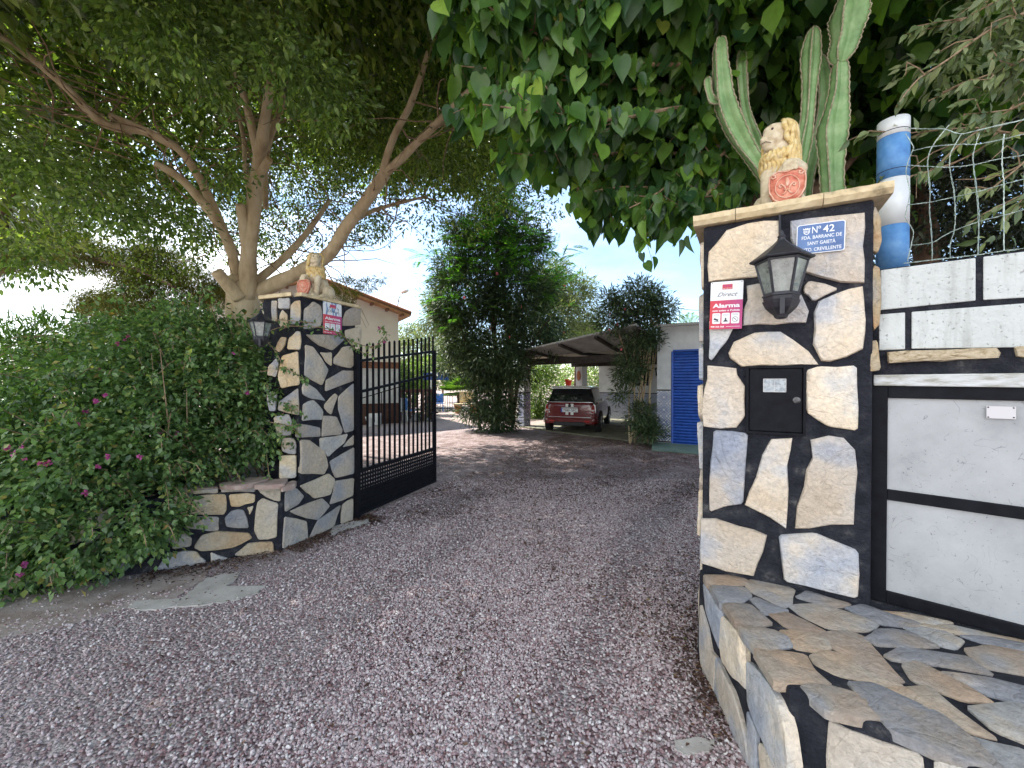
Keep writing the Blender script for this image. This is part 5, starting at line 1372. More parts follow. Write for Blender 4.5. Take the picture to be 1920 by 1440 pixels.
# keep it out of the stonework and off the ground
def stone_clear(P):
    d = (P - PC) @ PN; t = (P - PC) @ PU
    hide = (d < 0.06) & (P[:, 2] < 0.66) & (t < 1.1) & (t > -1)
    e = (P - LP0) @ LFN; f_ = (P - LP0) @ LFU
    hide |= (e < 0.05) & (f_ > -0.1) & (f_ < LPW + 0.02) & (((P - LP0) @ LS) < LPD) & (((P - LP0) @ LS) > -0.02)
    # the face of the planter stays free to the right of the bush
    x, y, _ = project(P)
    return ~hide & (P[:, 2] > 0.02)
mk = stone_clear(P); P, A, N, L = keep(mk, P, A, N, L)
# straggling vines over the pillar
vn = MB(); VP, VA_ = [], []
vines = [[(470, 640, 4.2), (520, 615, 4.0), (570, 612, 3.95), (620, 618, 4.05), (660, 640, 4.3), (700, 650, 4.5), (725, 628, 4.6), (712, 615, 4.6)], [(480, 700, 4.1), (530, 690, 3.95), (565, 708, 3.95), (572, 712, 3.95)],
         [(490, 600, 4.1), (530, 600, 3.95), (590, 606, 4.0)], [(500, 790, 4.0), (540, 798, 3.92), (560, 795, 3.92)], [(120, 640, 4.4), (70, 630, 4.3), (20, 634, 4.2)], [(140, 650, 4.4), (105, 625, 4.4), (88, 610, 4.4)], [(640, 625, 4.2), (668, 655, 4.35), (700, 668, 4.5)],
         [(470, 620, 4.2), (500, 640, 4.1), (520, 665, 4.0), (535, 700, 3.95)]]
for v in vines:
    W = smooth_path([D(*q) for q in v]); vn.tube(W, 0.004, 4, False)
    for i in range(len(W) - 1):
        for _ in range(4): VP.append(W[i] + (W[i + 1] - W[i]) * random.random() + RNG.normal(size=3) * .012); VA_.append(RNG.normal(size=3) + V3(0, -.2, -.5))
for _ in range(150):   # arching shoots that break the outline
    c, r = b_bl[random.randrange(len(b_bl))]; r = r if not hasattr(r, '__len__') else r[0]
    d = unit(V3(random.gauss(.25, .7), -abs(random.gauss(.5, .5)), random.gauss(.45, .5))); p = c + d * r * .85
    if p[2] < .25: continue
    q = p + d * random.uniform(.08, .28); q2 = q + unit(d + V3(0, 0, -1.1)) * random.uniform(.05, .22)
    W = smooth_path([p, q, q2], 4); vn.tube(W, .003, 4, False)
    for i in range(len(W) - 1):
        for _k in range(4): VP.append(W[i] + (W[i + 1] - W[i]) * random.random() + RNG.normal(size=3) * .015); VA_.append(RNG.normal(size=3) * .8 + V3(0, -.2, -.6))
for _ in range(160):   # woody stems inside
    c = b_bl[random.randrange(len(b_bl))][0]; p = V3(c[0] + random.uniform(-.2, .3), c[1] + 0.3, 0.55); q = c + RNG.normal(size=3) * .3
    if q[2] < .7 or (q - PC) @ PN > .3: continue
    vn.tube([p, (p + q) / 2 + RNG.normal(size=3) * .08, q], [.008, .006, .003], 4, False)
o = obj('stems', vn, M['twig'], bou); o['kind'] = 'stuff'
VP, VA_ = np.array(VP), np.array(VA_)
P = np.concatenate([P, VP]); A = np.concatenate([A, VA_]); N = np.concatenate([N, RNG.normal(size=(len(VP), 3)) + V3(0, -.5, .8)]); L = np.concatenate([L, 0.045 * (.7 + .6 * RNG.random(len(VP)))])
m = split_largest(P, L * np.where(P[:, 1] < 4.5, 1, .2), 300)
leaf_parts(*keep(m, P, A, N, L), T_oval(0.62, 0.08), M['bush_leaf_one'], bou)
leaf_object('foliage', *keep(~m, P, A, N, L), T_diamond(0.62, 0.1), M['bush_leaf'], bou)
def bract_mesh():
    tv, tf = T_oval(0.8, 0.15)
    n = 7
    a = RNG.normal(size=(n, 3)); a[:, 2] = np.abs(a[:, 2]) * .6 + .3; nn = RNG.normal(size=(n, 3)); aa, nn, ss = frames(a, nn)
    V = tv[None, :, 0:1] * ss[:, None] + tv[None, :, 1:2] * aa[:, None] + tv[None, :, 2:3] * nn[:, None]
    me = bpy.data.meshes.new('flower'); me.from_pydata([tuple(p) for p in V.reshape(-1, 3)], [], [tuple(i + k * len(tv) for i in f) for k in range(n) for f in tf]); me.materials.append(M['magenta'])
    t = me.attributes.new('tint', 'FLOAT', 'POINT'); t.data.foreach_set('value', np.repeat(RNG.random(n), len(tv)).astype(np.float32))
    return me
brm = bract_mesh()
for x, y, Y in [(177, 753, 3.25), (160, 770, 3.25), (196, 740, 3.3), (305, 810, 3.45), (298, 812, 3.45), (15, 840, 2.85), (22, 850, 2.85), (42, 838, 2.85), (45, 860, 2.85), (75, 870, 2.85), (90, 868, 2.85), (205, 856, 3.0), (262, 857, 3.1), (185, 874, 3.0), (160, 925, 2.95), (40, 1075, 2.85), (44, 1060, 2.85),
                 (233, 636, 4.0), (240, 630, 4.0), (222, 645, 4.0), (228, 650, 4.0), (437, 663, 3.9), (465, 735, 3.85), (330, 812, 3.5), (150, 795, 3.2), (448, 790, 3.8), (340, 680, 4.0), (185, 690, 3.7), (712, 615, 4.6), (720, 640, 4.6)]:
    o = bpy.data.objects.new('flower', brm); COL.objects.link(o); o.parent = bou
    o.location = D(x, y, Y) - BASE[bou.name]; o.rotation_euler = (random.uniform(0, 6), random.uniform(0, 6), random.uniform(0, 6)); o.scale = [0.025 * random.uniform(.8, 1.3)] * 3

# ---- dead-ish yellow palm/grass at far left
gr = thing('light_shrub', 'bright yellow-green shrub catching the sun at the left edge behind the bougainvillea', 'shrub', D(30, 800, 5.6) * V3(1, 1, 0))
P, A, N, L = blob_leaves([B(30, 660, 5.2, .45), B(90, 640, 5.4, .4), B(-40, 700, 5.2, .5)], 5200, 0.13, 0.12, 24, -0.1, out=.8)
leaf_object('foliage', P, A, N, L, T_diamond(0.12, 0.03), M['palm_leaf'], gr)
limb('stem', [(30, 900, 5.4), (30, 760, 5.4), (40, 690, 5.4)], .03, .02, M['bark_dark'], gr, 6)

# ---- tall climbing column in the middle of the yard
mid = thing('tall_bush', 'tall dark column of oleander and creeper with tiny pink flowers beside the car port', 'bush', G(945, 805))
for pix, r0, r1 in [([(930, 806, 13.3), (935, 700, 13.3), (925, 600, 13.3), (935, 450, 13.3)], .13, .05), ([(960, 806, 13.2), (975, 700, 13.0), (1000, 640, 12.9), (1030, 600, 12.8)], .06, .03), ([(900, 806, 13.2), (885, 690, 13.0), (860, 600, 13.0)], .05, .03)]:
    limb('stem', pix, r0, r1, M['bark_dark'], mid, 8)
c_bl = [B(915, 470, 13.6, 1.0), B(880, 430, 13.8, .7), B(960, 420, 13.8, .7), B(925, 380, 13.8, .5), B(1000, 450, 14, .5), B(830, 530, 13.8, .4), B(850, 440, 13.8, .35), B(880, 560, 13.4, 1.15), B(960, 560, 13.4, 1.2), B(870, 640, 13.2, .8), B(930, 660, 13.0, 1.1), B(1000, 610, 13.0, .9), B(930, 750, 12.9, .75), B(900, 700, 12.9, .7), B(960, 690, 12.8, .7), B(850, 500, 13.8, .7), B(1010, 540, 13.8, .7), B(835, 590, 13.4, .45), B(935, 790, 12.8, .55), B(1040, 640, 13, .4), B(975, 480, 14, .8), B(840, 690, 13.2, .35), B(890, 770, 12.9, .45)]
P, A, N, L = blob_leaves(c_bl, 58000, 0.18, 0.26, 22, 0.35)
leaf_object('foliage', P, A, N, L, T_diamond(0.2, 0.03), M['oleander_leaf'], mid)
fr_ = thing('feathery_tree', 'bright green feathery tree top rising behind the tall dark bush', 'tree', G(960, 795))
limb('trunk', [(960, 796, 14.6), (950, 600, 14.6), (930, 450, 14.6)], .12, .05, M['bark_dark'], fr_, 8)
fP, fA, fN, fL = [], [], [], []
for _ in range(460):   # pinnate fronds
    q = random.choice([(900, 440, 70, 45), (940, 420, 70, 60), (870, 500, 60, 50), (1010, 470, 60, 60), (1040, 520, 45, 60), (850, 560, 40, 60), (980, 540, 70, 60), (940, 370, 25, 30), (905, 480, 90, 60)])
    p = D(random.gauss(q[0], q[2] * .5), random.gauss(q[1], q[3] * .5), random.uniform(12.0, 14.2)); d = unit(V3(random.gauss(0, 1), random.gauss(0, .8), random.gauss(.1, .4)))
    sd = unit(np.cross(d, (0, 0, 1))); Lf = random.uniform(.35, .75)
    for k in range(16):
        t = k / 15; c = p + d * Lf * t + V3(0, 0, -.25 * t * t * Lf)
        for sg in (-1, 1):
            fP.append(c); fA.append(sd * sg + d * .45); fN.append((0, 0, 1)); fL.append(.16 * (1 - .6 * abs(t - .4)))
leaf_object('crown', np.array(fP), np.array(fA), np.array(fN, float) + RNG.normal(size=(len(fP), 3)) * .2, np.array(fL), T_diamond(0.24, 0.02), M['fern_leaf'], fr_)
pal = thing('pale_bush', 'pale grey-green flowering shrub behind the right edge of the tall dark bush', 'bush', G(1080, 785))
limb('stem', [(1075, 786, 16.8), (1080, 680, 16.8), (1075, 600, 16.8)], .08, .04, M['bark_dark'], pal, 6)
P, A, N, L = blob_leaves([B(1070, 550, 16.5, 1.0), B(1040, 600, 16, 1.1), B(1100, 600, 16.6, .6), B(1030, 520, 16.5, .8), B(830, 600, 18, .9), B(815, 560, 18, .5)], 15000, 0.2, 0.28, 20, 0.3)
leaf_object('foliage', P, A, N, L, T_diamond(0.2, 0.03), M['oleander_pale'], pal)
M['pink'] = leaf_mat('pink_petal', [(0, (.6, .1, .14)), (1, (.75, .25, .28))], .3, .5)
def petal_mesh():
    me = bpy.data.meshes.new('flower'); tv, tf = T_oval(.9, .1); V, Fc = [], []
    for k in range(5):
        a = k * 2 * math.pi / 5; c, s = math.cos(a), math.sin(a)
        for p in tv: V.append((p[0] * c - p[1] * s, p[0] * s + p[1] * c, p[2] + p[1] * .2))
        Fc += [tuple(i + k * len(tv) for i in f) for f in tf]
    me.from_pydata(V, [], Fc); me.materials.append(M['pink']); return me
ptm = petal_mesh()
def flowers(parent, spots, s):
    for x, y, Y in spots:
        o = bpy.data.objects.new('flower', ptm); COL.objects.link(o); o.parent = parent; o.location = D(x, y, Y) - BASE[parent.name]
        o.rotation_euler = (R(80) + random.uniform(-.5, .5), random.uniform(-1, 1), random.uniform(0, 6)); o.scale = [s] * 3
flowers(mid, [(870, 558, 12.2), (932, 513, 12.2), (920, 617, 12.0), (955, 632, 12.0), (978, 575, 12.1), (922, 612, 12.0)], .05)
flowers(pal, [(1058, 536, 15.4), (1066, 572, 15.4), (1057, 622, 15)], .06)
# ---- oleander in front of the car port
ole = thing('oleander', 'loose oleander on bare slender stems in front of the car port beside the blue shutter', 'bush', G(1200, 832))
opaths = []
for i in range(13):
    bx_ = random.uniform(1178, 1225); tx_ = random.uniform(1140, 1255)
    o, p = limb('stem', [(bx_, 832, 10.4 + random.uniform(-.3, .3)), ((bx_ * 2 + tx_) / 3 + random.uniform(-8, 8), 740, 10.4), ((bx_ + 2 * tx_) / 3 + random.uniform(-8, 8), 660, 10.3), (tx_, random.uniform(560, 600), 10.2)], .022, .010, M['bark_tan'], ole, 6)
    opaths.append(p)
o_bl = [B(1190, 570, 10.3, .55), B(1150, 600, 10.2, .4), B(1240, 580, 10.3, .38), B(1200, 630, 10.2, .45), B(1145, 560, 10.3, .25), B(1180, 690, 10.2, .32, .45), B(1200, 780, 10.1, .3, .35), B(1225, 640, 10.2, .3), B(1215, 810, 10.0, .28), B(1165, 740, 10.2, .16), B(1200, 540, 10.3, .25), B(1225, 550, 10.3, .2)]
P, A, N, L = blob_leaves(o_bl, 15000, 0.13, 0.16, 16, 0.15)
leaf_object('foliage', P, A, N, L, T_diamond(0.2, 0.03), M['oleander_leaf'], ole)
flowers(ole, [(1157, 608, 9.9), (1143, 590, 9.9), (1142, 618, 9.9), (1172, 580, 9.8), (1232, 604, 9.9), (1165, 655, 9.9)], .035)
# ---- background greenery
def green(name, label, cat, blobs, n, L0, mat, pot=None, w=.3, clump=.35, stem=None):
    c = blobs[0][0]; t = thing(name, label, cat, V3(c[0], c[1], 0))
    P, A, N, L = blob_leaves(blobs, n, L0, clump, 18, 0.2); P[:, 2] = np.maximum(P[:, 2], .02)
    leaf_object('foliage', P, A, N, L, T_diamond(w, .04), mat, t)
    obj('trunk', MB().tube([V3(c[0], c[1], -.05), V3(c[0], c[1], c[2] * .5), c], [.09, .07, .04], 7), M['bark_dark'], t)
    return t
M['bright_leaf'] = leaf_mat('bright_leaf', [(0, (.05, .10, .02)), (.6, (.12, .2, .035)), (1, (.28, .36, .10))], .4, .5)
green('bright_bush', 'bright leafy bush seen through the car port left of the red car', 'bush', [B(1012, 735, 17.5, .75, 1.0), B(1020, 690, 17.5, .5), B(1005, 775, 17.3, .5)], 5000, .16, M['bright_leaf'])
green('hedge', 'dappled hedge beyond the far end of the car port', 'hedge', [B(1080, 725, 23, 1.0, 1.2), B(1120, 720, 23, 1.0, 1.2), B(1160, 720, 23, 1.0, 1.2), B(1200, 720, 23, 1, 1.2)], 6000, .2, M['bright_leaf'])
green('olive_tree', 'silvery tree behind the gate next to the cream house', 'tree', [B(780, 660, 24, 1.6), B(765, 630, 25, 1.0), B(790, 700, 23, 1.3), B(745, 700, 24, 1.0)], 9000, .2, M['oleander_pale'])
green('leafy_shrub', 'yellow-green shrub seen between the gate bars', 'shrub', [B(775, 705, 19, .7), B(800, 690, 19, .55), B(745, 720, 18, .5), B(760, 740, 18, .6)], 4500, .16, M['bright_leaf'])
green('dark_shrub', 'dark shrub by the little stair behind the gate', 'shrub', [B(728, 745, 16.2, .4, .6), B(800, 760, 16, .25, .5)], 2200, .12, M['oleander_leaf'])
green('hazy_tree', 'small hazy tree right of the gate beyond the yard', 'tree', [B(830, 660, 30, 1.6), B(850, 640, 31, 1.6), B(835, 610, 32, 1.0), B(870, 700, 29, 1.4)], 8000, .24, M['oleander_pale'])
green('far_trees', 'row of far trees on the horizon past the yard', 'trees', [(V3(x, 60 + random.uniform(-6, 6), 2.5), (5, 3, random.uniform(2.5, 4.5))) for x in range(-70, 40, 6)], 30000, .6, M['oleander_pale'], clump=.9)
def palm(name, label, base, h, r, n, fl, fan=True):
    t = thing(name, label, 'palm', base)
    c = V3(base[0], base[1], h)
    obj('trunk', MB().tube([V3(base[0], base[1], -.05), V3(base[0] + .05, base[1], h * .5), c], [.16, .13, .15], 9, True, .4), M['bark_dark'], t)
    fP, fA, fN, fL = [], [], [], []
    for i in range(n):
        az = random.uniform(0, 2 * math.pi); el = random.uniform(-.35, 1.3); d = V3(math.cos(az) * math.cos(el), math.sin(az) * math.cos(el), math.sin(el)); sd = unit(np.cross(d, (0, 0, 1.01)))
        up = np.cross(sd, d)
        if fan:
            e = c + d * r * .5
            for k in range(15):
                a = (k - 7) * .2; fP.append(e); fA.append(d * math.cos(a) + sd * math.sin(a)); fN.append(up); fL.append(fl)
        else:
            for k in range(20):
                s = k / 19; p = c + d * r * s + V3(0, 0, -.45 * r * s * s)
                for sg in (-1, 1): fP.append(p); fA.append(sd * sg + d * .6 + V3(0, 0, -.2)); fN.append(up); fL.append(fl * (1 - .5 * s))
    leaf_object('fronds', np.array(fP), np.array(fA), np.array(fN), np.array(fL), T_diamond(.09, .02), M['palm_leaf'], t)
    return t
b = D(1095, 640, 24); palm('fan_palm', 'bright fan palm rising behind the car port roof', (b[0], b[1], 0), b[2], 1.0, 60, .9)
b = D(860, 735, 22); palm('fan_palm', 'small low palm right of the blue sign beyond the yard', (b[0], b[1], 0), b[2], .8, 40, .8)
b = D(1290, 605, 16); palm('date_palm', 'palm tips showing above the low white house near the right pillar', (b[0], b[1], 0), b[2] - .3, 1.2, 26, .3, False)

# =================================================================== LIONS
M['lion'] = simple('cream_cast_stone', [(0.3, (0.40, 0.31, 0.19)), (0.5, (0.58, 0.48, 0.32)), (0.7, (0.66, 0.58, 0.43))], 22, 7, 0.7, 0.4, 70, 0.004)
M['mane'] = simple('ochre_cast_stone', [(0.35, (0.44, 0.29, 0.10)), (0.5, (0.64, 0.47, 0.19)), (0.75, (0.70, 0.60, 0.38))], 30, 7, 0.7, 0.4, 90, 0.004)
M['shield'] = simple('terracotta_red', [(0.35, (0.42, 0.10, 0.06)), (0.5, (0.58, 0.19, 0.12)), (0.7, (0.66, 0.33, 0.22))], 28, 6, 0.7, 0.3, 90, 0.003)
M['shield_relief'] = simple('pale_red_relief', [(0.35, (0.60, 0.28, 0.18)), (0.65, (0.72, 0.46, 0.34))], 28, 6, 0.7)  # relief coloured paler than the shield so that it stands out
M['eye'] = simple('dark_eye', [(0.5, (0.05, 0.03, 0.03))])
def lion(base, fwd, mir, scale, label):
    """seated, paw on a shield; fwd is where the chest faces; mir=-1 turns the head to the other side"""
    fwd = unit(fwd); rt = V3(-fwd[1], fwd[0], 0) * mir
    def W(x, y, z): return np.asarray(base) + (rt * x + fwd * -y + V3(0, 0, z)) * scale
    t = thing('lion_statue', label, 'statue', base)
    m = MB()
    def E(x, y, z, rx, ry, rz): m.ell(W(x, y, z), (rx * scale, ry * scale, rz * scale), 16, 10, rt, -fwd, (0, 0, 1))
    def S(pts, rr):
        for i in range(len(pts) - 1):
            a, b = np.array(pts[i]), np.array(pts[i + 1])
            for k in range(7):
                q = a + (b - a) * k / 6; r = rr[i] + (rr[i + 1] - rr[i]) * k / 6; E(q[0], q[1], q[2], r, r, r)
    for sx in (-1, 1):
        E(sx * .082, .115, .085, .052, .095, .085); E(sx * .095, .03, .035, .035, .055, .028); E(sx * .10, -.015, .022, .032, .042, .022)
    E(0, .15, .09, .085, .08, .09); E(0, .09, .17, .078, .09, .11); E(0, .03, .24, .075, .075, .11); E(0, -.02, .26, .072, .06, .09)
    E(0, .005, .345, .082, .078, .11)
    # head, turned to one side
    E(-.004, .002, .452, .070, .072, .066); E(-.030, -.028, .458, .056, .054, .050); E(-.054, -.052, .418, .040, .042, .036); E(-.074, -.068, .408, .024, .024, .022); E(-.085, -.078, .412, .013, .013, .012)
    E(-.058, -.058, .386, .032, .034, .020); E(-.052, -.056, .368, .028, .028, .018); E(-.022, -.050, .412, .042, .036, .040); E(-.052, -.046, .470, .030, .028, .020); E(-.036, -.072, .478, .020, .014, .010); E(-.062, -.058, .442, .022, .022, .020)
    E(.035, -.042, .492, .018, .014, .022); E(-.040, .045, .492, .016, .018, .022)
    S([(-.055, -.03, .23), (-.062, -.055, .12), (-.062, -.07, .03)], [.040, .032, .028]); E(-.062, -.10, .022, .034, .045, .022)
    for k in range(4): E(-.086 + k * .016, -.138, .016, .010, .014, .014)
    S([(.055, -.02, .26), (.082, -.07, .215), (.045, -.125, .222)], [.045, .038, .032]); E(.035, -.140, .222, .036, .030, .030)
    for k in range(4): S([(.010 + k * .017, -.158, .215), (.006 + k * .018, -.166, .186)], [.010, .009])
    E(.10, .19, .03, .02, .05, .018); S([(.07, .22, .03), (.12, .17, .025), (.13, .10, .022)], [.016, .015, .014])
    for a in range(12):
        th = a * math.pi / 6; E(.0 + .10 * math.cos(th), .045 + .15 * math.sin(th), .006, .03, .04, .010)
    E(0, .045, .006, .12, .17, .010)
    o = obj('body', m, M['lion'], t)
    rm = o.modifiers.new('merge', 'REMESH'); rm.mode = 'VOXEL'; rm.voxel_size = 0.0042 * scale; rm.use_smooth_shade = True
    sm = o.modifiers.new('soften', 'SMOOTH'); sm.iterations = 5; sm.factor = 0.5
    # carved locks of the mane
    mm = MB()
    for ring in range(4):
        for i in range(20 + ring * 3):
            n_ = 20 + ring * 3
            th = 2 * math.pi * (i + .5 * (ring % 2)) / n_
            dx, dy = math.cos(th), math.sin(th)
            z0 = [.522, .465, .395, .335][ring]; z1 = [.41, .345, .285, .225][ring]
            if ring < 2 and (-.72 * dx - .69 * dy) > (.66, .56)[ring]: continue      # leaves the face free
            if ring == 2 and (-.72 * dx - .69 * dy) > .3: z0 = .345
            pts, rd = [], []
            ph = random.uniform(0, 6)
            for k in range(9):
                s = k / 8; z = z0 + (z1 - z0) * s
                if z > .42: R_ = .072 * math.sqrt(max(.05, 1 - ((z - .440) / .085) ** 2)) + .010; cx, cy = -.002, .004
                else: R_ = .076 + .014 * math.sin((.42 - z) * 12); cx, cy = 0, 0
                if z < .30: R_ -= .0; cy = .015
                w = th + .16 * math.sin(s * 7 + ph) * s + (.12 if ring % 2 else -.1) * s
                pts.append(W(cx + R_ * math.cos(w), cy + R_ * 1.0 * math.sin(w), z)); rd.append((.0118 * math.sin(math.pi * (s * .8 + .15)) + .002) * scale)
            mm.tube(pts, rd, 6)
    obj('mane', mm, M['mane'], t, smooth=True)
    # shield
    sh = MB(); sc_ = W(.022, -.165, .105); u = rt; v = unit(V3(0, 0, 1) + fwd * -.15); n = unit(np.cross(u, v)); n = n if np.dot(n, fwd) > 0 else -n
    out = [(-.078, .065), (-.060, .072), (-.045, .085), (-.025, .078), (0, .072), (.025, .082), (.045, .090), (.062, .080), (.078, .062), (.082, .02), (.078, -.03), (.060, -.07), (.03, -.095), (0, -.104), (-.03, -.095), (-.060, -.07), (-.078, -.03), (-.082, .02)]
    def SP(x, y, d=0): return sc_ + (u * x + v * y + n * (d + .016 - 2.0 * x * x - .9 * y * y)) * scale
    k = len(out)
    vs = [sc_ + (u * x + v * y - n * .02) * scale for x, y in out] + [SP(x, y) for x, y in out] + [SP(x * .55, y * .55) for x, y in out] + [SP(0, 0)]
    sh.add(vs, [tuple(range(k - 1, -1, -1))] + [(j * k + i, j * k + (i + 1) % k, (j + 1) * k + (i + 1) % k, (j + 1) * k + i) for j in range(2) for i in range(k)] + [(2 * k + i, 2 * k + (i + 1) % k, 3 * k) for i in range(k)])
    so = obj('shield', sh, M['shield'], t, smooth=True)
    rl = MB()
    def line(pts, r, close=False):
        P = [SP(x, y, .002) for x, y in pts]; rl.tube(P, r * scale, 6, not close)
    line([(.052 * math.cos(a * math.pi / 12), -.012 + .060 * math.sin(a * math.pi / 12)) for a in range(25)], .0030)
    line([(x * .97, y * .97) for x, y in out + out[:1]], .0038)
    # fleur-de-lis
    for x, y, rx, ry in ((0, .012, .009, .026), (0, -.030, .016, .005)): rl.ell(SP(x, y, .001), (rx * scale, ry * scale, .006 * scale), 10, 6, u, v, n)
    for sg in (-1, 1):
        line([(sg * .006, -.036), (sg * .012, -.012), (sg * .026, .004), (sg * .036, -.004), (sg * .032, -.014), (sg * .024, -.010)], .0042)
        line([(sg * .004, -.034), (sg * .012, -.048), (sg * .022, -.052)], .0036)
        line([(sg * .072, .060), (sg * .062, .045), (sg * .050, .050), (sg * .052, .062), (sg * .060, .062)], .0050)
    obj('fleur_relief', rl, M['shield_relief'], so, smooth=True)
    obj('eye', MB().ell(W(-.040, -.080, .460), .0062 * scale, 8, 6), M['eye'], t); obj('eye', MB().ell(W(-.082, -.036, .460), .0062 * scale, 8, 6), M['eye'], t)
    obj('mouth', MB().tube([W(-.092, -.080, .390), W(-.072, -.092, .393), W(-.046, -.096, .380)], .0018 * scale, 5), M['eye'], t)
    return t
lb = PL(1462, 372, RP0 + RB * 0.20, RN); lb = V3(lb[0], lb[1], RPH + 0.048)
lion(lb, RN, 1, 1.03, 'cast stone lion with yellow mane and red shield on right pillar, head turned left')
lb = LP0 + LS * 0.30 + LFU * 0.12 + V3(0, 0, LPH + 0.033)
lion(lb, unit(LFN + LFU * .6), -1, 0.93, 'cast stone lion seen from the side on left pillar, in front of the trunk')

# =================================================================== LANTERNS
def glass_mat(name, tint, dens):
    m, nd, lk, bs = new_mat(name)
    c = coord(nd, lk).outputs[0]
    tr = nd.new('ShaderNodeBsdfTransparent'); tr.inputs[0].default_value = (.92, .95, .93, 1)
    gl_ = nd.new('ShaderNodeBsdfGlossy'); gl_.inputs['Roughness'].default_value = .08; gl_.inputs[0].default_value = (.6, .6, .6, 1)
    bs.inputs['Base Color'].default_value = (*tint, 1); bs.inputs['Roughness'].default_value = .6
    tl = nd.new('ShaderNodeBsdfTranslucent'); tl.inputs[0].default_value = (*tint, 1)
    m1 = nd.new('ShaderNodeMixShader'); m1.inputs[0].default_value = .5; lk.new(bs.outputs[0], m1.inputs[1]); lk.new(tl.outputs[0], m1.inputs[2])
    m2 = nd.new('ShaderNodeMixShader'); lk.new(ramp(nd, lk, nz(nd, lk, c, 18, 6), [(0.35, (dens * .6,) * 3), (0.7, (min(1, dens * 1.5),) * 3)]), m2.inputs[0]); lk.new(tr.outputs[0], m2.inputs[1]); lk.new(m1.outputs[0], m2.inputs[2])
    m3 = nd.new('ShaderNodeMixShader'); m3.inputs[0].default_value = .12; lk.new(m2.outputs[0], m3.inputs[1]); lk.new(gl_.outputs[0], m3.inputs[2])
    lk.new(m3.outputs[0], nd['Material Output'].inputs['Surface'])
    return m
M['dusty_glass'] = glass_mat('dusty_glass', (.62, .66, .62), .45)
M['bulb'] = simple('opal_bulb', [(.5, (.8, .8, .76))], rough=.3)
M['lantern'] = simple('black_cast_iron', [(.3, (.008, .008, .012)), (.6, (.020, .020, .027)), (.8, (.05, .05, .055))], 30, 6, .5, .3, 80, .002)
def lantern(c, n, s, label, conduit=None, name='wall_lantern'):
    """c: point on the lantern's axis level with the roof rim"""
    c = np.asarray(c, float); n = unit(n)
    t = thing(name, label, 'lantern', c)
    rot = math.atan2(n[1], n[0]) + math.pi / 6
    roof = MB().lathe(c, [(r * s, z * s) for r, z in [(.148, -.006), (.152, 0), (.148, .006), (.118, .026), (.096, .042), (.070, .062), (.040, .086), (.022, .104), (.016, .118), (.020, .124), (.013, .134), (.009, .150), (.003, .160)]], 6, rot)
    rf = obj('roof', roof, M['lantern'], t)
    zt, zb = -.008 * s, -.186 * s; rt_, rb_ = .122 * s, .078 * s
    fr = MB(); cs = [(math.cos(rot + k * math.pi / 3), math.sin(rot + k * math.pi / 3)) for k in range(6)]
    for a, b in cs: fr.bar(c + V3(a * rt_, b * rt_, zt), c + V3(a * rb_, b * rb_, zb), .010 * s, .010 * s)
    for r, z in ((rt_, zt - .005 * s), (rb_, zb)):
        for k in range(6):
            a, b = cs[k], cs[(k + 1) % 6]; fr.bar(c + V3(a[0] * r, a[1] * r, z), c + V3(b[0] * r, b[1] * r, z), .008 * s, .010 * s)
    o = obj('frame', fr, M['lantern'], t); 
    for k in range(6):
        a, b = cs[k], cs[(k + 1) % 6]; q = .97
        p = [c + V3(a[0] * rt_ * q, a[1] * rt_ * q, zt), c + V3(b[0] * rt_ * q, b[1] * rt_ * q, zt), c + V3(b[0] * rb_ * q, b[1] * rb_ * q, zb), c + V3(a[0] * rb_ * q, a[1] * rb_ * q, zb)]
        nn = unit(np.cross(p[1] - p[0], p[3] - p[0])); obj('pane', MB().prism(p, nn * .0018), M['dusty_glass'], t)
        # little scallops under the roof
        md_ = (p[0] + p[1]) / 2
    obj('bulb', MB().ell(c + V3(0, 0, -.115 * s), (.030 * s, .030 * s, .042 * s)).lathe(c + V3(0, 0, -.184 * s), [(.022 * s, 0), (.022 * s, .03 * s)], 12), M['bulb'], t, smooth=True)
    bz_ = zb - .004 * s
    obj('base', MB().lathe(c + V3(0, 0, bz_), [(r * s, -z * s) for r, z in [(.088, 0), (.090, .008), (.084, .012), (.082, .030), (.088, .034), (.084, .046), (.072, .072), (.050, .096), (.034, .110), (.030, .122), (.018, .130)]][::-1], 6, rot), M['lantern'], t)
    zr = bz_ - .05 * s
    obj('bracket', MB().box(c + n * .078 * s + V3(0, 0, zr - .02 * s), (.022 * s, .03 * s, .085 * s), np.cross(V3(0, 0, 1), n), n).bar(c - n * .02 + V3(0, 0, zr - .03 * s), c - n * .148 + V3(0, 0, zr - .0 * s), .03 * s, .04 * s).box(c - n * .150 + V3(0, 0, zr + .02 * s), (.06 * s, .02, .10 * s), np.cross(V3(0, 0, 1), n), n), M['lantern'], t)
    if conduit: obj('conduit', MB().tube([c + V3(0, 0, .150 * s), c - n * .05 + V3(0, 0, .165 * s), c - n * .12 + V3(0, 0, .18 * s), c - n * .135 + V3(0, 0, conduit)], .006, 8), M['lantern'], t)
    return t
lan = PL(1465, 487, RFO + RN * .155, RN)
lantern(lan, RN, .92, 'black six-sided wall lantern with dusty panes on the front of right pillar', RPH - lan[2] - .01)
lan = PL(489, 603, LP0 + LFN * .155, LFN)
lantern(lan, LFN, .74, 'smaller-looking black wall lantern half sunk in bougainvillea on left pillar', .2)

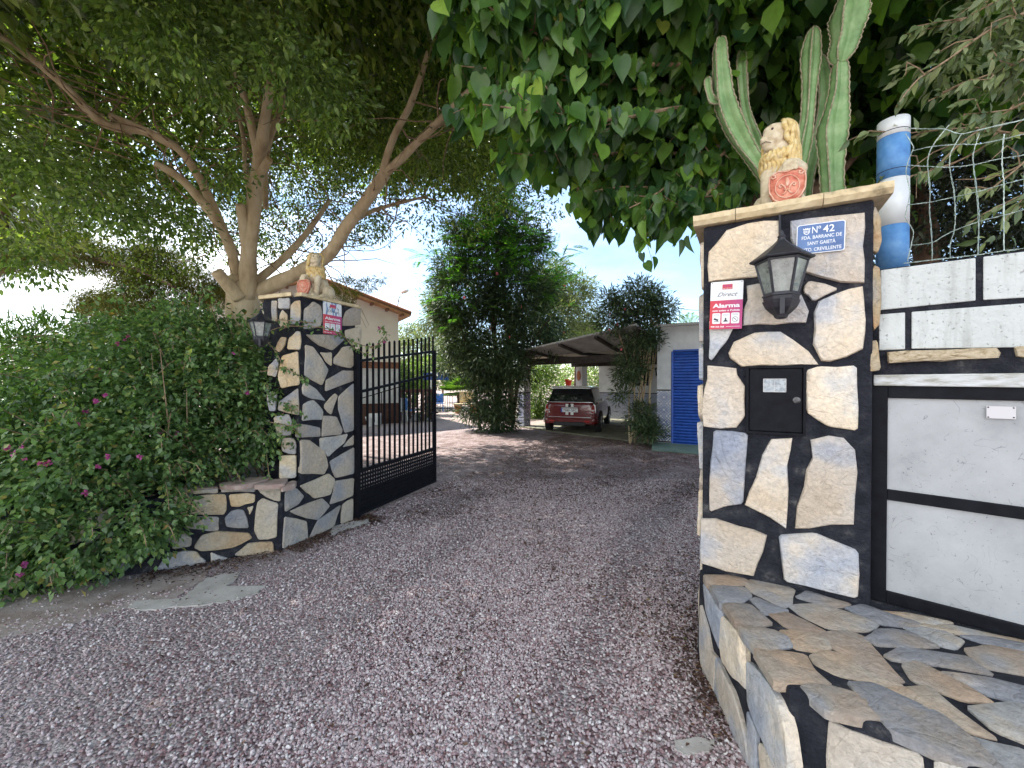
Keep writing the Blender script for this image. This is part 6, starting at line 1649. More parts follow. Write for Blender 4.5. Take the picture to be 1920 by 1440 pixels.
# =================================================================== CACTUS
def cactus_mat():
    m, nd, lk, bs = new_mat('cactus_skin')
    c = coord(nd, lk).outputs[0]
    base = ramp(nd, lk, nz(nd, lk, c, 9, 8, .65), [(.3, (.12, .23, .08)), (.5, (.20, .34, .13)), (.7, (.32, .45, .22))])
    scar = ramp(nd, lk, nz(nd, lk, c, 13, 6, .7), [(.60, (0, 0, 0)), (.68, (1, 1, 1))])
    base = mixc(nd, lk, mathn(nd, lk, 'MULTIPLY', scar, .6), base, (.30, .26, .16))
    lk.new(base, bs.inputs['Base Color']); bs.inputs['Roughness'].default_value = .5
    bump(nd, lk, bs, nz(nd, lk, c, 40, 4), .3, .005)
    return m
M['cactus'] = cactus_mat()
M['cactus_edge'] = simple('corky_rib_edge', [(.3, (.22, .17, .10)), (.6, (.42, .38, .26))], 40, 4, .85)
cac = thing('cactus', 'tall ribbed candelabra cactus standing behind the lion on the right pillar', 'cactus', RP0 + RB * .9 + RU * .45)
def cactus_stem(pix, rad, rot, ribs=4, wide_edge=0.0):
    W0_ = [D(*p) for p in pix]
    pts = smooth_path(W0_, 8); m = len(pts)
    rr = np.interp(np.linspace(0, 1, m), np.linspace(0, 1, len(rad)), rad) * .9 * (.88 + .12 * np.sin(np.linspace(0, 14, m) + rot * 9))
    pts2, rr2 = [], []
    for i in range(m - 1):
        for k in range(2): pts2.append(pts[i] + (pts[i + 1] - pts[i]) * k / 2); rr2.append(rr[i] + (rr[i + 1] - rr[i]) * k / 2)
    pts, rr = pts2, rr2; m = len(pts)
    # round the tip
    n = ribs * 6; vs = []; nrm = None; crest = [[] for _ in range(ribs)]
    for i, p in enumerate(pts):
        t = unit(pts[min(i + 1, m - 1)] - pts[max(i - 1, 0)])
        if nrm is None: nrm = unit(np.cross(t, (0, 1, 0)))
        nrm = unit(nrm - t * np.dot(nrm, t)); bn = np.cross(t, nrm)
        tip = min(1, math.sqrt(max(0.0, 1 - ((max(0, i - (m - 8)) / 7.2)) ** 2))) if i > m - 8 else 1
        for k in range(n):
            a = 2 * math.pi * k / n; ph_ = abs(((k % 6) / 6) * 2 - 1)      # 1 at the crest, 0 in the furrow
            r = rr[i] * tip * (.34 + .66 * ph_ ** 1.5) * (1 + .16 * noise.noise(Vector((k // 6 * 5.3 + rot * 7, i * .11, ph_)))) * (1 + (.05 * math.sin(i * 2.1) if ph_ == 1 else 0))
            q = p + (nrm * math.cos(a + rot) + bn * math.sin(a + rot)) * r
            vs.append(q)
            if k % 6 == 0: crest[k // 6].append(q)
    fs = [(i * n + k, i * n + (k + 1) % n, (i + 1) * n + (k + 1) % n, (i + 1) * n + k) for i in range(m - 1) for k in range(n)]
    fs.append(tuple((m - 1) * n + k for k in range(n)))
    o = obj('stem', MB().add(vs, fs), M['cactus'], cac, smooth=True)
    ed = MB()
    for c in crest:
        ed.tube(c[::1], [(.0034 + .0022 * (i % 2)) for i in range(len(c))], 5, False)
    obj('rib_edge', ed, M['cactus_edge'], o)
bot = (1500, 900)
cactus_stem([(1520, 900, 3.25), (1500, 560, 3.2), (1475, 400, 3.15), (1430, 320, 3.1), (1390, 262, 3.05), (1362, 200, 3.0), (1352, 130, 2.95), (1350, 68, 2.95)], [.09, .09, .085, .082, .085, .088, .082, .065], .5)
cactus_stem([(1525, 600, 3.35), (1490, 380, 3.3), (1430, 290, 3.25), (1402, 220, 3.2), (1393, 160, 3.2), (1391, 90, 3.2)], [.07, .07, .062, .055, .055, .05], .2)
cactus_stem([(1505, 600, 3.1), (1496, 370, 3.05), (1502, 290, 3.0), (1515, 215, 2.95), (1520, 120, 2.95), (1526, 48, 2.95)], [.06, .06, .058, .055, .07, .05], .9)
cactus_stem([(1520, 600, 3.3), (1510, 370, 3.25), (1530, 270, 3.2), (1545, 180, 3.2), (1538, 100, 3.2)], [.065, .065, .065, .065, .05], .3)
cactus_stem([(1590, 700, 2.95), (1566, 420, 2.92), (1562, 340, 2.9), (1560, 250, 2.88), (1572, 175, 2.85), (1575, 110, 2.82)], [.105, .105, .10, .105, .085, .06], .62)
cactus_stem([(1575, 118, 2.82), (1584, 80, 2.8), (1596, 20, 2.76), (1604, -60, 2.72)], [.05, .125, .13, .11], .62)
cactus_stem([(1350, 192, 3.0), (1337, 188, 3.0), (1330, 172, 3.0), (1327, 145, 3.0)], [.02, .034, .036, .03], .2)

# =================================================================== PAINTED POST AND WIRE NETTING
M['paint_blue'] = simple('faded_blue_paint', [(.3, (.055, .17, .40)), (.5, (.09, .25, .52)), (.75, (.16, .34, .58))], 14, 8, .6, .3, 60, .003)
M['paint_white'] = simple('post_white_paint', [(.3, (.60, .62, .62)), (.7, (.74, .76, .76))], 10, 7, .5)
M['joint_line'] = simple('dark_joint', [(.5, (.02, .03, .05))])
PY = 2.42
pa, pb = D(1650, 400, PY), D(1697, 400, PY)
pcx = (pa + pb) / 2; prad = np.linalg.norm(pb - pa) / 2
post = thing('fence_post', 'round post painted in blue and white bands behind the pillar cap', 'post', V3(pcx[0], pcx[1], 0))
def zp(py): return D(1673, py, PY - prad)[2]
def band(name, y0, y1, mat, r): 
    z0, z1 = zp(y1), zp(y0); obj(name, MB().lathe(V3(pcx[0], pcx[1], z0), [(r, 0), (r, z1 - z0)], 40), mat, post, smooth=False).data.polygons.foreach_set('use_smooth', [True] * 40 + [False, False])
band('white_band', 213, 246, M['paint_white'], prad); band('blue_band', 246.2, 328, M['paint_blue'], prad); band('white_band', 328.2, 417, M['paint_white'], prad); band('blue_band', 417.2, 504, M['paint_blue'], prad)
obj('white_band', MB().lathe(V3(pcx[0], pcx[1], 0), [(prad, 0), (prad, zp(504.2))], 40), M['paint_white'], post)
for y in (238, 313): obj('joint_ring', MB().lathe(V3(pcx[0], pcx[1], zp(y)), [(prad * 1.012, 0), (prad * 1.012, .004)], 40), M['joint_line'], post)
M['wire'] = simple('galvanised_wire', [(.4, (.30, .38, .34)), (.7, (.52, .58, .52))], 60, 3, .4, metal=.4)
net = thing('wire_fence', 'sagging twisted wire netting with big meshes strung from the painted post', 'fence', W0 + WU * .2 + V3(0, 0, wz))
VF = (1600, 180, .2361)
Hs = [[(410,255),(600,262),(720,262),(850,300),(1000,270),(1350,190),(1600,150)], [(470,435),(640,400),(830,385),(1000,380),(1200,340),(1400,290),(1600,240)], [(430,550),(590,560),(760,565),(960,545),(1130,505),(1350,470),(1600,430)],
      [(430,865),(600,845),(790,805),(985,760),(1200,700),(1400,650),(1600,600)], [(470,1185),(620,1165),(720,1110),(800,1070),(990,1000),(1240,935),(1400,890),(1600,850)], [(400,1330),(640,1300),(960,1265),(1200,1230),(1600,1180)]]
Vs = [[(415,300),(475,400),(462,450),(430,540),(420,620),(450,760),(430,870),(415,970),(475,1070),(460,1180),(430,1310)], [(760,230),(640,380),(600,470),(590,560),(610,760),(605,900),(625,1160),(625,1310)],
      [(860,300),(790,420),(765,500),(770,600),(800,760),(810,960),(800,1070),(770,1180),(770,1290)], [(1000,300),(960,430),(950,520),(975,720),(995,960),(990,1260)], [(1200,300),(1180,500),(1195,700),(1195,900),(1195,1230)], [(1380,200),(1360,600),(1370,900),(1380,1220)]]
def helix(path, r, w):
    pts = smooth_path(path, 10); out = [[], []]; s = 0
    for i, p in enumerate(pts):
        if i: s += np.linalg.norm(p - pts[i - 1])
        t = unit(pts[min(i + 1, len(pts) - 1)] - pts[max(i - 1, 0)]); n1 = unit(np.cross(t, WN)); n2 = np.cross(t, n1); a = s * 420
        for k in (0, 1): out[k].append(p + (n1 * math.cos(a + k * math.pi) + n2 * math.sin(a + k * math.pi)) * w + RNG.normal(size=3) * .0006)
    mb = MB()
    for k in (0, 1): mb.tube(out[k], r, 4, False)
    return mb
for ln in Hs + Vs:
    obj('wire', helix([PL(VF[0] + x * VF[2], VF[1] + y * VF[2], W0 - WN * .16, WN) for x, y in ln], .0014, .0016), M['wire'], net)

# =================================================================== RED CAR
def car_paint(name, col, rough=.25):
    m, nd, lk, bs = new_mat(name); bs.inputs['Base Color'].default_value = (*col, 1); bs.inputs['Roughness'].default_value = rough
    bs.inputs['Coat Weight'].default_value = .8; bs.inputs['Coat Roughness'].default_value = .05
    return m
M['car_red'] = car_paint('dark_red_paint', (.12, .005, .007)); M['car_white'] = car_paint('white_car_paint', (.72, .72, .70)); M['car_black'] = simple('black_plastic', [(.5, (.012, .012, .013))], rough=.6)
M['car_glass'] = car_paint('dark_car_glass', (.008, .010, .012), .04); M['tyre'] = simple('tyre', [(.5, (.015, .015, .016))], rough=.85)
M['alloy'] = simple('alloy', [(.5, (.55, .56, .58))], rough=.3, metal=.9); M['lamp_red'] = car_paint('red_lens', (.35, .015, .01), .15); M['lamp_clear'] = car_paint('clear_lens', (.6, .5, .48), .1); M['plate_white'] = simple('plate', [(.5, (.75, .76, .76))], rough=.4); M['plate_blue'] = simple('plate_blue', [(.5, (.02, .08, .4))], rough=.4)
hd = R(19); CF = V3(math.sin(hd), math.cos(hd), 0); CR = V3(math.cos(hd), -math.sin(hd), 0)
cr0 = D(1122, 814, 11.95); cl0 = V3(cr0[0], cr0[1], 0) - CR * 1.68
CO = (V3(cr0[0], cr0[1], 0) + cl0) / 2
car = thing('parked_car', 'small dark red hatchback with white roof and twin white stripes parked in the car port', 'car', CO)
def C(x, y, z): return CO + CR * x + CF * y + V3(0, 0, z)
def loft(secs, closed=True):
    n = len(secs[0]); vs = [C(*p) for s in secs for p in s]
    fs = [(i * n + k, i * n + (k + 1) % n, (i + 1) * n + (k + 1) % n, (i + 1) * n + k) for i in range(len(secs) - 1) for k in range(n)]
    if closed: fs += [tuple(range(n - 1, -1, -1)), tuple((len(secs) - 1) * n + k for k in range(n))]
    return MB().add(vs, fs)
def bsec(y, w, z0, zs, zt, tw):
    h = [(0, z0), (w * .86, z0), (w * .97, z0 + .10), (w, zs - .12), (w * .995, zs), (w * .965, zs + .12), (tw, zt - .03), (tw * .95, zt), (0, zt)]
    return [(x, y, z) for x, z in h] + [(-x, y, z) for x, z in h[-2:0:-1]]
body = loft([bsec(.0, .70, .36, .60, .90, .62), bsec(.06, .79, .27, .60, .945, .68), bsec(.30, .835, .22, .62, .955, .74), bsec(.85, .845, .20, .62, .95, .765), bsec(2.2, .845, .20, .62, .93, .765), bsec(2.9, .84, .20, .62, .90, .74), bsec(3.4, .80, .22, .58, .82, .66), bsec(3.66, .68, .3, .52, .66, .5)])
co = obj('body', body, M['car_red'], car, smooth=True); md = co.modifiers.new('smooth', 'SUBSURF'); md.levels = 2; md.render_levels = 2
def gsec(y, w0, z0, w1, z1):
    h = [(0, z0), (w0, z0), (w0 * .6 + w1 * .4, z0 * .6 + z1 * .4), (w1, z1 - .02), (w1 * .92, z1), (0, z1 + .015)]
    return [(x, y, z) for x, z in h] + [(-x, y, z) for x, z in h[-2:0:-1]]
obj('windows', loft([gsec(.10, .70, .90, .66, .95), gsec(.20, .72, .90, .62, 1.12), gsec(.36, .73, .90, .585, 1.345), gsec(1.8, .74, .90, .60, 1.36), gsec(2.35, .74, .90, .58, 1.10), gsec(2.62, .72, .88, .60, .92)]), M['car_glass'], car, smooth=False)
rfm = [(-.60, .30), (.60, .30), (.635, .6), (.63, 1.75), (.56, 2.05), (-.56, 2.05), (-.63, 1.75), (-.635, .6)]
mb = MB(); k = len(rfm); mb.add([C(x, y, 1.345) for x, y in rfm] + [C(x * .99, y, 1.385) for x, y in rfm] + [C(x * .8, .42 + (y - .42) * .85, 1.405) for x, y in rfm], [tuple(range(k - 1, -1, -1)), tuple(range(2 * k, 3 * k))] + [(j * k + i, j * k + (i + 1) % k, (j + 1) * k + (i + 1) % k, (j + 1) * k + i) for j in range(2) for i in range(k)])
obj('roof', mb, M['car_white'], car)
obj('spoiler', MB().prism([C(-.58, .18, 1.33), C(.58, .18, 1.33), C(.60, .34, 1.36), C(-.60, .34, 1.36)], (0, 0, .03)), M['car_white'], car, bevel=.008)
for sx in (-1, 1):
    for yy in (.62, 3.05):
        wc_ = C(sx * .76, yy, .30)
        w = obj('wheel', MB().lathe(wc_ - CR * .09, [(.20, 0), (.275, .004), (.30, .03), (.30, .15), (.275, .176), (.20, .18)], 28, 0, CR), M['tyre'], car, smooth=False)
        rm_ = MB().lathe(wc_ + CR * sx * .085, [(.20, -.02), (.20, .004), (.185, .006), (.18, -.02)], 24, 0, CR)
        for s_ in range(5):
            a = s_ * 2 * math.pi / 5 + .3; rm_.bar(wc_ + CR * sx * .086, wc_ + CR * sx * .086 + (CF * math.cos(a) + V3(0, 0, math.sin(a))) * .185, .045, .015, CR)
        obj('rim', rm_, M['alloy'], w)
    arch = MB()
    for i in range(10):
        a0, a1 = math.pi * i / 10, math.pi * (i + 1) / 10
        for yy in (.62, 3.05): arch.bar(C(sx * .842, yy + .345 * math.cos(a0), .30 + .345 * math.sin(a0)), C(sx * .842, yy + .345 * math.cos(a1), .30 + .345 * math.sin(a1)), .05, .03, CR)
    obj('wheel_arch', arch, M['car_black'], car)
    lt = [(.60, .62), (.76, .62), (.745, .84), (.70, .895), (.655, .84)]
    tl_ = obj('tail_light', MB().prism([C(sx * x, .055 if x < .7 else .10, z) for x, z in lt], CF * -.045), M['alloy'], car, bevel=.006)
    obj('lens', MB().prism([C(sx * (.675 + (x - .675) * .78), .004 if x < .7 else .05, .745 + (z - .745) * .82) for x, z in lt], CF * -.012), M['lamp_red'], tl_)
    obj('reversing_lens', MB().box(C(sx * .675, -.004, .70), (.09, .02, .05), CR, CF), M['lamp_clear'], tl_)
    obj('reflector', MB().box(C(sx * .52, -.055, .385), (.15, .03, .05), CR, CF), M['lamp_red'], car, bevel=.006)
    st_ = MB().box(C(sx * .075, -.012, .845), (.085, .03, .09), CR, unit(CF + V3(0, 0, .12))).box(C(sx * .075, -.022, .615), (.085, .02, .10), CR, CF)
    obj('stripe', st_, M['car_white'], car)
    obj('exhaust_pipe', MB().lathe(C(sx * .055, -.07, .285), [(.036, 0), (.036, .12), (.030, .12), (.030, .01)], 16, 0, CF), M['alloy'], car)
    obj('mirror', MB().ell(C(sx * .90, 2.2, .98), (.09, .06, .06), 12, 8, CR, CF), M['car_white'], car, smooth=True)
obj('bumper', loft([[(x * w, y, z) for x, z in ((-1, .47), (1, .47), (1.02, .40), (.98, .30), (-.98, .30), (-1.02, .40))] for y, w in ((-.06, .66), (-.03, .74), (.10, .82))]), M['car_red'], car, bevel=.02)
obj('chrome_strip', MB().bar(C(-.62, -.035, .50), C(.62, -.035, .50), .02, .012), M['alloy'], car)
obj('diffuser', MB().box(C(0, -.02, .30), (.95, .12, .12), CR, CF), M['car_black'], car, bevel=.02)
obj('belt_trim', MB().bar(C(-.66, .05, .935), C(.66, .05, .935), .018, .014), M['alloy'], car)
obj('boot_handle', MB().bar(C(-.24, -.03, .775), C(.24, -.03, .775), .022, .02), M['alloy'], car, bevel=.005)
npl = obj('number_plate', MB().box(C(0, -.045, .700), (.50, .012, .105), CR, CF), M['plate_white'], car, bevel=.003)
obj('country_strip', MB().box(C(-.228, -.0525, .700), (.042, .004, .103), CR, CF), M['plate_blue'], npl)
lettering('7580 GFC', .065, .40, C(.02, -.0545, .700), CR, V3(0, 0, 1), -CF, M['print_dark'], npl, bold=.02)
obj('badge', MB().lathe(C(0, -.03, .83), [(.045, 0), (.03, -.012)], 16, 0, CF), M['car_black'], car)

# =================================================================== CAR PORT AND LOW WHITE BUILDING
M['plaster'] = simple('white_plaster', [(.35, (.50, .51, .51)), (.6, (.60, .61, .61))], 4, 8, .85, .3, 40, .004)
M['plaster_cream'] = simple('cream_plaster', [(.35, (.76, .71, .62)), (.6, (.82, .78, .70))], 2, 6, .85, .2, 40, .004)
M['dark_beam'] = simple('dark_beam', [(.4, (.02, .016, .013)), (.7, (.05, .038, .03))], 8, 5, .8)
M['roof_panel'] = simple('grey_roof_panel', [(.4, (.26, .255, .24)), (.7, (.40, .385, .36))], 3, 6, .8)
M['shutter_blue'] = simple('blue_shutter', [(.4, (.012, .065, .33)), (.6, (.018, .09, .42))], 8, 4, .45)
def tile_mat():
    m, nd, lk, bs = new_mat('patterned_tile')
    tc = nd.new('ShaderNodeTexCoord'); sp = nd.new('ShaderNodeSeparateXYZ'); lk.new(tc.outputs['Generated'], sp.inputs[0])
    ax = mathn(nd, lk, 'ABSOLUTE', mathn(nd, lk, 'SUBTRACT', sp.outputs[0], .5)); az = mathn(nd, lk, 'ABSOLUTE', mathn(nd, lk, 'SUBTRACT', sp.outputs[2], .5))
    dd = mathn(nd, lk, 'ADD', ax, az)
    w = mathn(nd, lk, 'ADD', mathn(nd, lk, 'SINE', mathn(nd, lk, 'MULTIPLY', dd, 30.0)), mathn(nd, lk, 'MULTIPLY', mathn(nd, lk, 'SINE', mathn(nd, lk, 'MULTIPLY', ax, 24.0)), mathn(nd, lk, 'SINE', mathn(nd, lk, 'MULTIPLY', az, 24.0))))
    lk.new(ramp(nd, lk, w, [(.35, (.12, .15, .27)), (.55, (.42, .45, .52)), (.85, (.66, .67, .66))]), bs.inputs['Base Color']); bs.inputs['Roughness'].default_value = .25
    return m
M['tile'] = tile_mat()
BO = V3((1232 - 960) / 776 * 10.1, 10.1, 0)
low = thing('white_building', 'low white flat-roofed building with blue roller shutter and patterned tile dado', 'building', BO)
def on_b(px, py, off=0.0): return PL(px, py, BO + RN * off, RN)
bh = on_b(1232, 614)[2]
dl, dr = np.dot(on_b(1262, 700) - BO, RU), np.dot(on_b(1262, 700) - BO, RU) + 1.15
dz = on_b(1264, 659)[2]
BWm = MB()
for a, b, z0, z1 in ((0, dl, 0, bh), (dl, dr, dz, bh), (dr, 3.4, 0, bh)): BWm.box(BO + RU * (a + b) / 2 + RB * .12 + V3(0, 0, (z0 + z1) / 2), (b - a, .24, z1 - z0), RU, RB)
BWm.box(BO + RU * .12 + RB * 1.9 + V3(0, 0, bh / 2), (.24, 3.3, bh), RU, RB); BWm.box(BO + RU * 1.7 + RB * 3.6 + V3(0, 0, bh / 2), (3.4, .1, bh), RU, RB)
obj('wall', BWm, M['plaster'], low)
obj('roof', MB().box(BO + RU * 1.7 + RB * 1.8 + V3(0, 0, bh + .03), (3.5, 3.8, .06), RU, RB), M['roof_panel'], low)
shm = MB(); nsl = 32
for i in range(nsl): 
    z = .02 + (dz - .02) * (i + .5) / nsl
    shm.lathe(BO + RU * dl + RB * .07 + V3(0, 0, z), [(.036, .0), (.036, dr - dl)], 8, 0, RU)
so = obj('roller_shutter', shm, M['shutter_blue'], low); so['kind'] = 'stuff'
obj('shutter_frame', MB().bar(BO + RU * (dl - .02) + RB * -.004 + V3(0, 0, 0), BO + RU * (dl - .02) + RB * -.004 + V3(0, 0, dz), .04, .05).bar(BO + RU * dl - RB * .004 + V3(0, 0, dz + .02), BO + RU * dr - RB * .004 + V3(0, 0, dz + .02), .05, .04), M['shutter_blue'], low)
tz0, tz1 = on_b(1240, 826)[2], on_b(1240, 733)[2]
tw_ = (dl - .06) / 1.0
for i in range(4):
    z0 = tz0 + (tz1 - tz0) * i / 4; obj('tile', MB().box(BO + RU * (dl - .05) / 2 - RB * .006 + V3(0, 0, z0 + (tz1 - tz0) / 8), ((dl - .05) * .985, .012, (tz1 - tz0) / 4 - .006), V3(1, 0, 0), V3(0, 1, 0)) if False else MB().box(BO + RU * (dl - .05) / 2 - RB * .006 + V3(0, 0, z0 + (tz1 - tz0) / 8), ((dl - .05) * .985, .012, (tz1 - tz0) / 4 - .006), RU, RB), M['tile'], low)
for z in (tz0 - .02, tz1 + .02): obj('dado_border', MB().box(BO + RU * (dl - .05) / 2 - RB * .006 + V3(0, 0, z), (dl - .05, .014, .03), RU, RB), M['dark_beam'], low)
struct(obj('ramp', MB().prism([BO - RB * .02 + RU * -.1 + V3(0, 0, -.05), BO - RB * .9 + RU * .05 + V3(0, 0, -.10), BO - RB * .9 + RU * 3 + V3(0, 0, -.10), BO - RB * .02 + RU * 3 + V3(0, 0, -.05)], (0, 0, .13)), simple('green_concrete', [(.35, (.10, .16, .13)), (.65, (.16, .22, .18))], 5, 6, .8)))
# car port
cp = thing('car_port', 'flat car port on tiled white posts with dark beams beside the low white building', 'car port', V3(.45, 14.1, 0))
CA = V3(.42, 14.15, 0); CB = BO + RB * .3 + RU * .0
cu_ = unit(CB - CA); cw = np.linalg.norm(CB - CA); cb_ = V3(-cu_[1], cu_[0], 0)
zB0, zB1 = 2.08, 2.30
M['soffit'] = simple('cream_sheeting', [(.4, (.60, .54, .44)), (.7, (.70, .64, .53))], 5, 5, .8)
rz = 2.36
def roof_z(q, d):
    zb_ = 2.33 + .14 * q / cw
    zf = 2.38 + .50 * q / cw
    return zb_ + (zf - zb_) * max(0, -d)
for k_ in range(4):
    a, b = cw * k_ / 4, cw * (k_ + 1) / 4 - .03
    for j_ in range(3):
        d0, d1 = [(-1.0, 0), (.03, 3.0), (3.03, 6.2)][j_]
        obj('roof_panel', MB().prism([CA + cu_ * q_ + cb_ * d_ + V3(0, 0, roof_z(q_, d_)) for q_, d_ in ((a, d0), (b, d0), (b, d1), (a, d1))], (0, 0, .05)), M['roof_panel'] if j_ == 0 else M['soffit'], cp)
for d in (0, 2.6, 5.6):
    obj('beam', MB().bar(CA + cb_ * d + V3(0, 0, (zB0 + zB1) / 2) - cu_ * .1, CB + cb_ * d + V3(0, 0, (zB0 + zB1) / 2), .14, .2), M['dark_beam'], cp)
for k_ in range(5):
    q = cw * k_ / 4; obj('rafter', MB().bar(CA + cu_ * q + cb_ * .05 + V3(0, 0, roof_z(q, 0) - .04), CA + cu_ * q + cb_ * 6.0 + V3(0, 0, roof_z(q, 1) - .04), .10, .07).bar(CA + cu_ * q - cb_ * .95 + V3(0, 0, roof_z(q, -.95) - .04), CA + cu_ * q + cb_ * .04 + V3(0, 0, roof_z(q, 0) - .04), .10, .07), M['dark_beam'], cp)
for i_, (d, q) in enumerate(((0, 0.0), (2.6, 0.35), (5.6, 0.3))):
    c = CA + cb_ * d + cu_ * q
    po_ = obj('post', MB().box(c + V3(0, 0, zB0 / 2), (.30, .30, zB0), cu_, cb_), M['plaster'], cp)
    for s_, (nn, uu) in enumerate(((-cb_, cu_), (cu_, cb_), (-cu_, cb_))):
        for r_ in range(4):
            obj('tile', MB().box(c + nn * .155 + V3(0, 0, .17 + .28 * r_), (.28, .01, .27), uu, nn), M['tile'], po_)
        obj('dado_border', MB().box(c + nn * .157 + V3(0, 0, 1.16), (.31, .014, .04), uu, nn), M['dark_beam'], po_)
HW = V3(3.57, 17.0, 0)
obj('house_wall', MB().box(HW + RU * 3 + V3(0, 0, 1.25) + RB * .1, (6, .2, 2.5), RU, RB), M['plaster'], cp)
obj('dado_band', MB().box(HW + RU * 3 + V3(0, 0, .53) - RB * .006, (6, .014, 1.04), RU, RB), simple('dado_grey', [(.4, (.20, .22, .30)), (.6, (.40, .42, .48))], 40, 3, .4), cp)
obj('dado_border', MB().box(HW + RU * 3 + V3(0, 0, 1.07) - RB * .008, (6, .016, .035), RU, RB), M['dark_beam'], cp)
wn_ = HW + RU * 1.6 + V3(0, 0, 1.75)
win = obj('window', MB().box(wn_ - RB * .006, (.75, .03, .75), RU, RB), M['car_glass'], cp)
fr = MB()
for i in range(6): fr.box(wn_ - RB * .05 + RU * (-.36 + .144 * i), (.015, .015, .78), RU, RB)
for i in range(3): fr.box(wn_ - RB * .05 + V3(0, 0, -.36 + .36 * i), (.76, .016, .015), RU, RB)
obj('window_grille', fr, M['black_metal'], win)
struct(obj('car_port_floor', MB().prism([CA - cb_ * .3 + V3(0, 0, -.07), CB - cb_ * .3 + V3(0, 0, -.07), CB + cb_ * 7 + V3(0, 0, -.07), CA + cb_ * 7 + V3(0, 0, -.07)], (0, 0, .10)), simple('mossy_concrete', [(.35, (.15, .15, .10)), (.65, (.24, .23, .17))], 3, 7, .85)))
lantern(HW + RU * 2.35 - RB * .2 + V3(0, 0, 2.0), -RB, .9, 'tiny black lantern on the shaded white wall deep in the car port')
M['terracotta'] = simple('terracotta', [(.4, (.36, .13, .06)), (.7, (.48, .20, .10))], 20, 4, .8)
mk_ = CA + cb_ * 2.6 + cu_ * .35 - cb_ * .165
tag(obj('wall_ornament', MB().ell(mk_ + V3(0, 0, 1.75), (.10, .03, .19), 14, 10, cu_, cb_), M['terracotta'], None, smooth=True), 'terracotta teardrop ornament hung on a white car port post', 'ornament')
rpz = D(1066, 716, 17.5); 
t_ = thing('hanging_pot', 'small bright red flower pot under the far end of the car port', 'flower pot', rpz)
obj('pot', MB().lathe(rpz - V3(0, 0, .15), [(.10, 0), (.15, .22), (.16, .22), (.16, .26), (.12, .26)], 14), simple('red_pot', [(.5, (.55, .04, .02))]), t_)
obj('stand', MB().tube([V3(rpz[0], rpz[1], 0), rpz - V3(0, 0, .15)], .02, 6), M['black_metal'], t_)

# =================================================================== CREAM HOUSE AND THE YARD BEHIND THE GATE
HA = V3((395 - 960) / 776 * 12.5, 12.5, 0); HB = V3((747 - 960) / 776 * 15.3, 15.3, 0)
hu = unit(HB - HA); hl = np.linalg.norm(HB - HA); hb = V3(-hu[1], hu[0], 0)
ze, zr = 4.02, 4.02 + hl / 2 * .30; hdp = 8.0
hs = thing('cream_house', 'cream gabled house with brown tiled roof and brown skirting behind left pillar', 'house', HA)
g = [HA, HB, HB + V3(0, 0, ze), (HA + HB) / 2 + V3(0, 0, zr), HA + V3(0, 0, ze)]
obj('wall', MB().prism(g, hb * hdp), M['plaster_cream'], hs)
M['fascia'] = simple('brown_timber', [(.4, (.16, .065, .035)), (.7, (.27, .12, .065))], 10, 5, .7)
M['orange_soffit'] = simple('orange_soffit', [(.4, (.42, .20, .09)), (.7, (.55, .30, .15))], 6, 5, .7)
rn = []
for sg, E0 in ((1, HB), (-1, HA)):
    ap = (HA + HB) / 2 + V3(0, 0, zr)
    sl = unit((E0 + V3(0, 0, ze)) - ap); up = unit(np.cross(sl, hb)); up = up if up[2] > 0 else -up
    Ls = np.linalg.norm(E0 + V3(0, 0, ze) - ap) + .38
    o_ = ap - hb * .35 + up * .01
    obj('soffit', MB().prism([o_, o_ + sl * Ls, o_ + sl * Ls + hb * (hdp + .7), o_ + hb * (hdp + .7)], up * .05), M['orange_soffit'], hs)
    rr_ = obj('roof', MB().prism([o_ + up * .053, o_ + sl * Ls + up * .053, o_ + sl * Ls + up * .053 + hb * (hdp + .7), o_ + up * .053 + hb * (hdp + .7)], up * .06), M['fascia'], hs)
    tl = MB()
    for i in range(int((hdp + .7) / .21)): tl.tube([o_ + hb * (.1 + .21 * i) + up * .13, o_ + sl * Ls + hb * (.1 + .21 * i) + up * .13], .085, 7)
    q = obj('roof_tiles', tl, M['terracotta'], rr_); q['kind'] = 'stuff'
    for i in range(6): obj('rafter', MB().bar(o_ + hb * .0 + sl * (Ls * (i + .5) / 6) - up * .04, o_ + hb * .36 + sl * (Ls * (i + .5) / 6) - up * .04, .08, .08), M['fascia'], hs)
bz0 = PL(720, 690, HB, -hb)[2]; bz1 = PL(720, 681, HB, -hb)[2]; sk = PL(720, 756, HB, -hb)[2]
obj('string_course', MB().box(HA + hu * hl / 2 - hb * .02 + V3(0, 0, (bz0 + bz1) / 2 + .01), (hl, .05, bz1 - bz0 + .06), hu, hb), M['fascia'], hs)
obj('ground_floor_render', MB().box(HA + hu * hl / 2 - hb * .006 + V3(0, 0, (bz0 - .02 + sk) / 2), (hl, .02, bz0 - sk - .04), hu, hb), M['plaster'], hs)
obj('skirting', MB().box(HA + hu * hl / 2 - hb * .02 + V3(0, 0, sk / 2), (hl, .05, sk), hu, hb), simple('brown_skirting', [(.4, (.07, .03, .02)), (.7, (.11, .05, .035))], 5, 5, .8), hs)
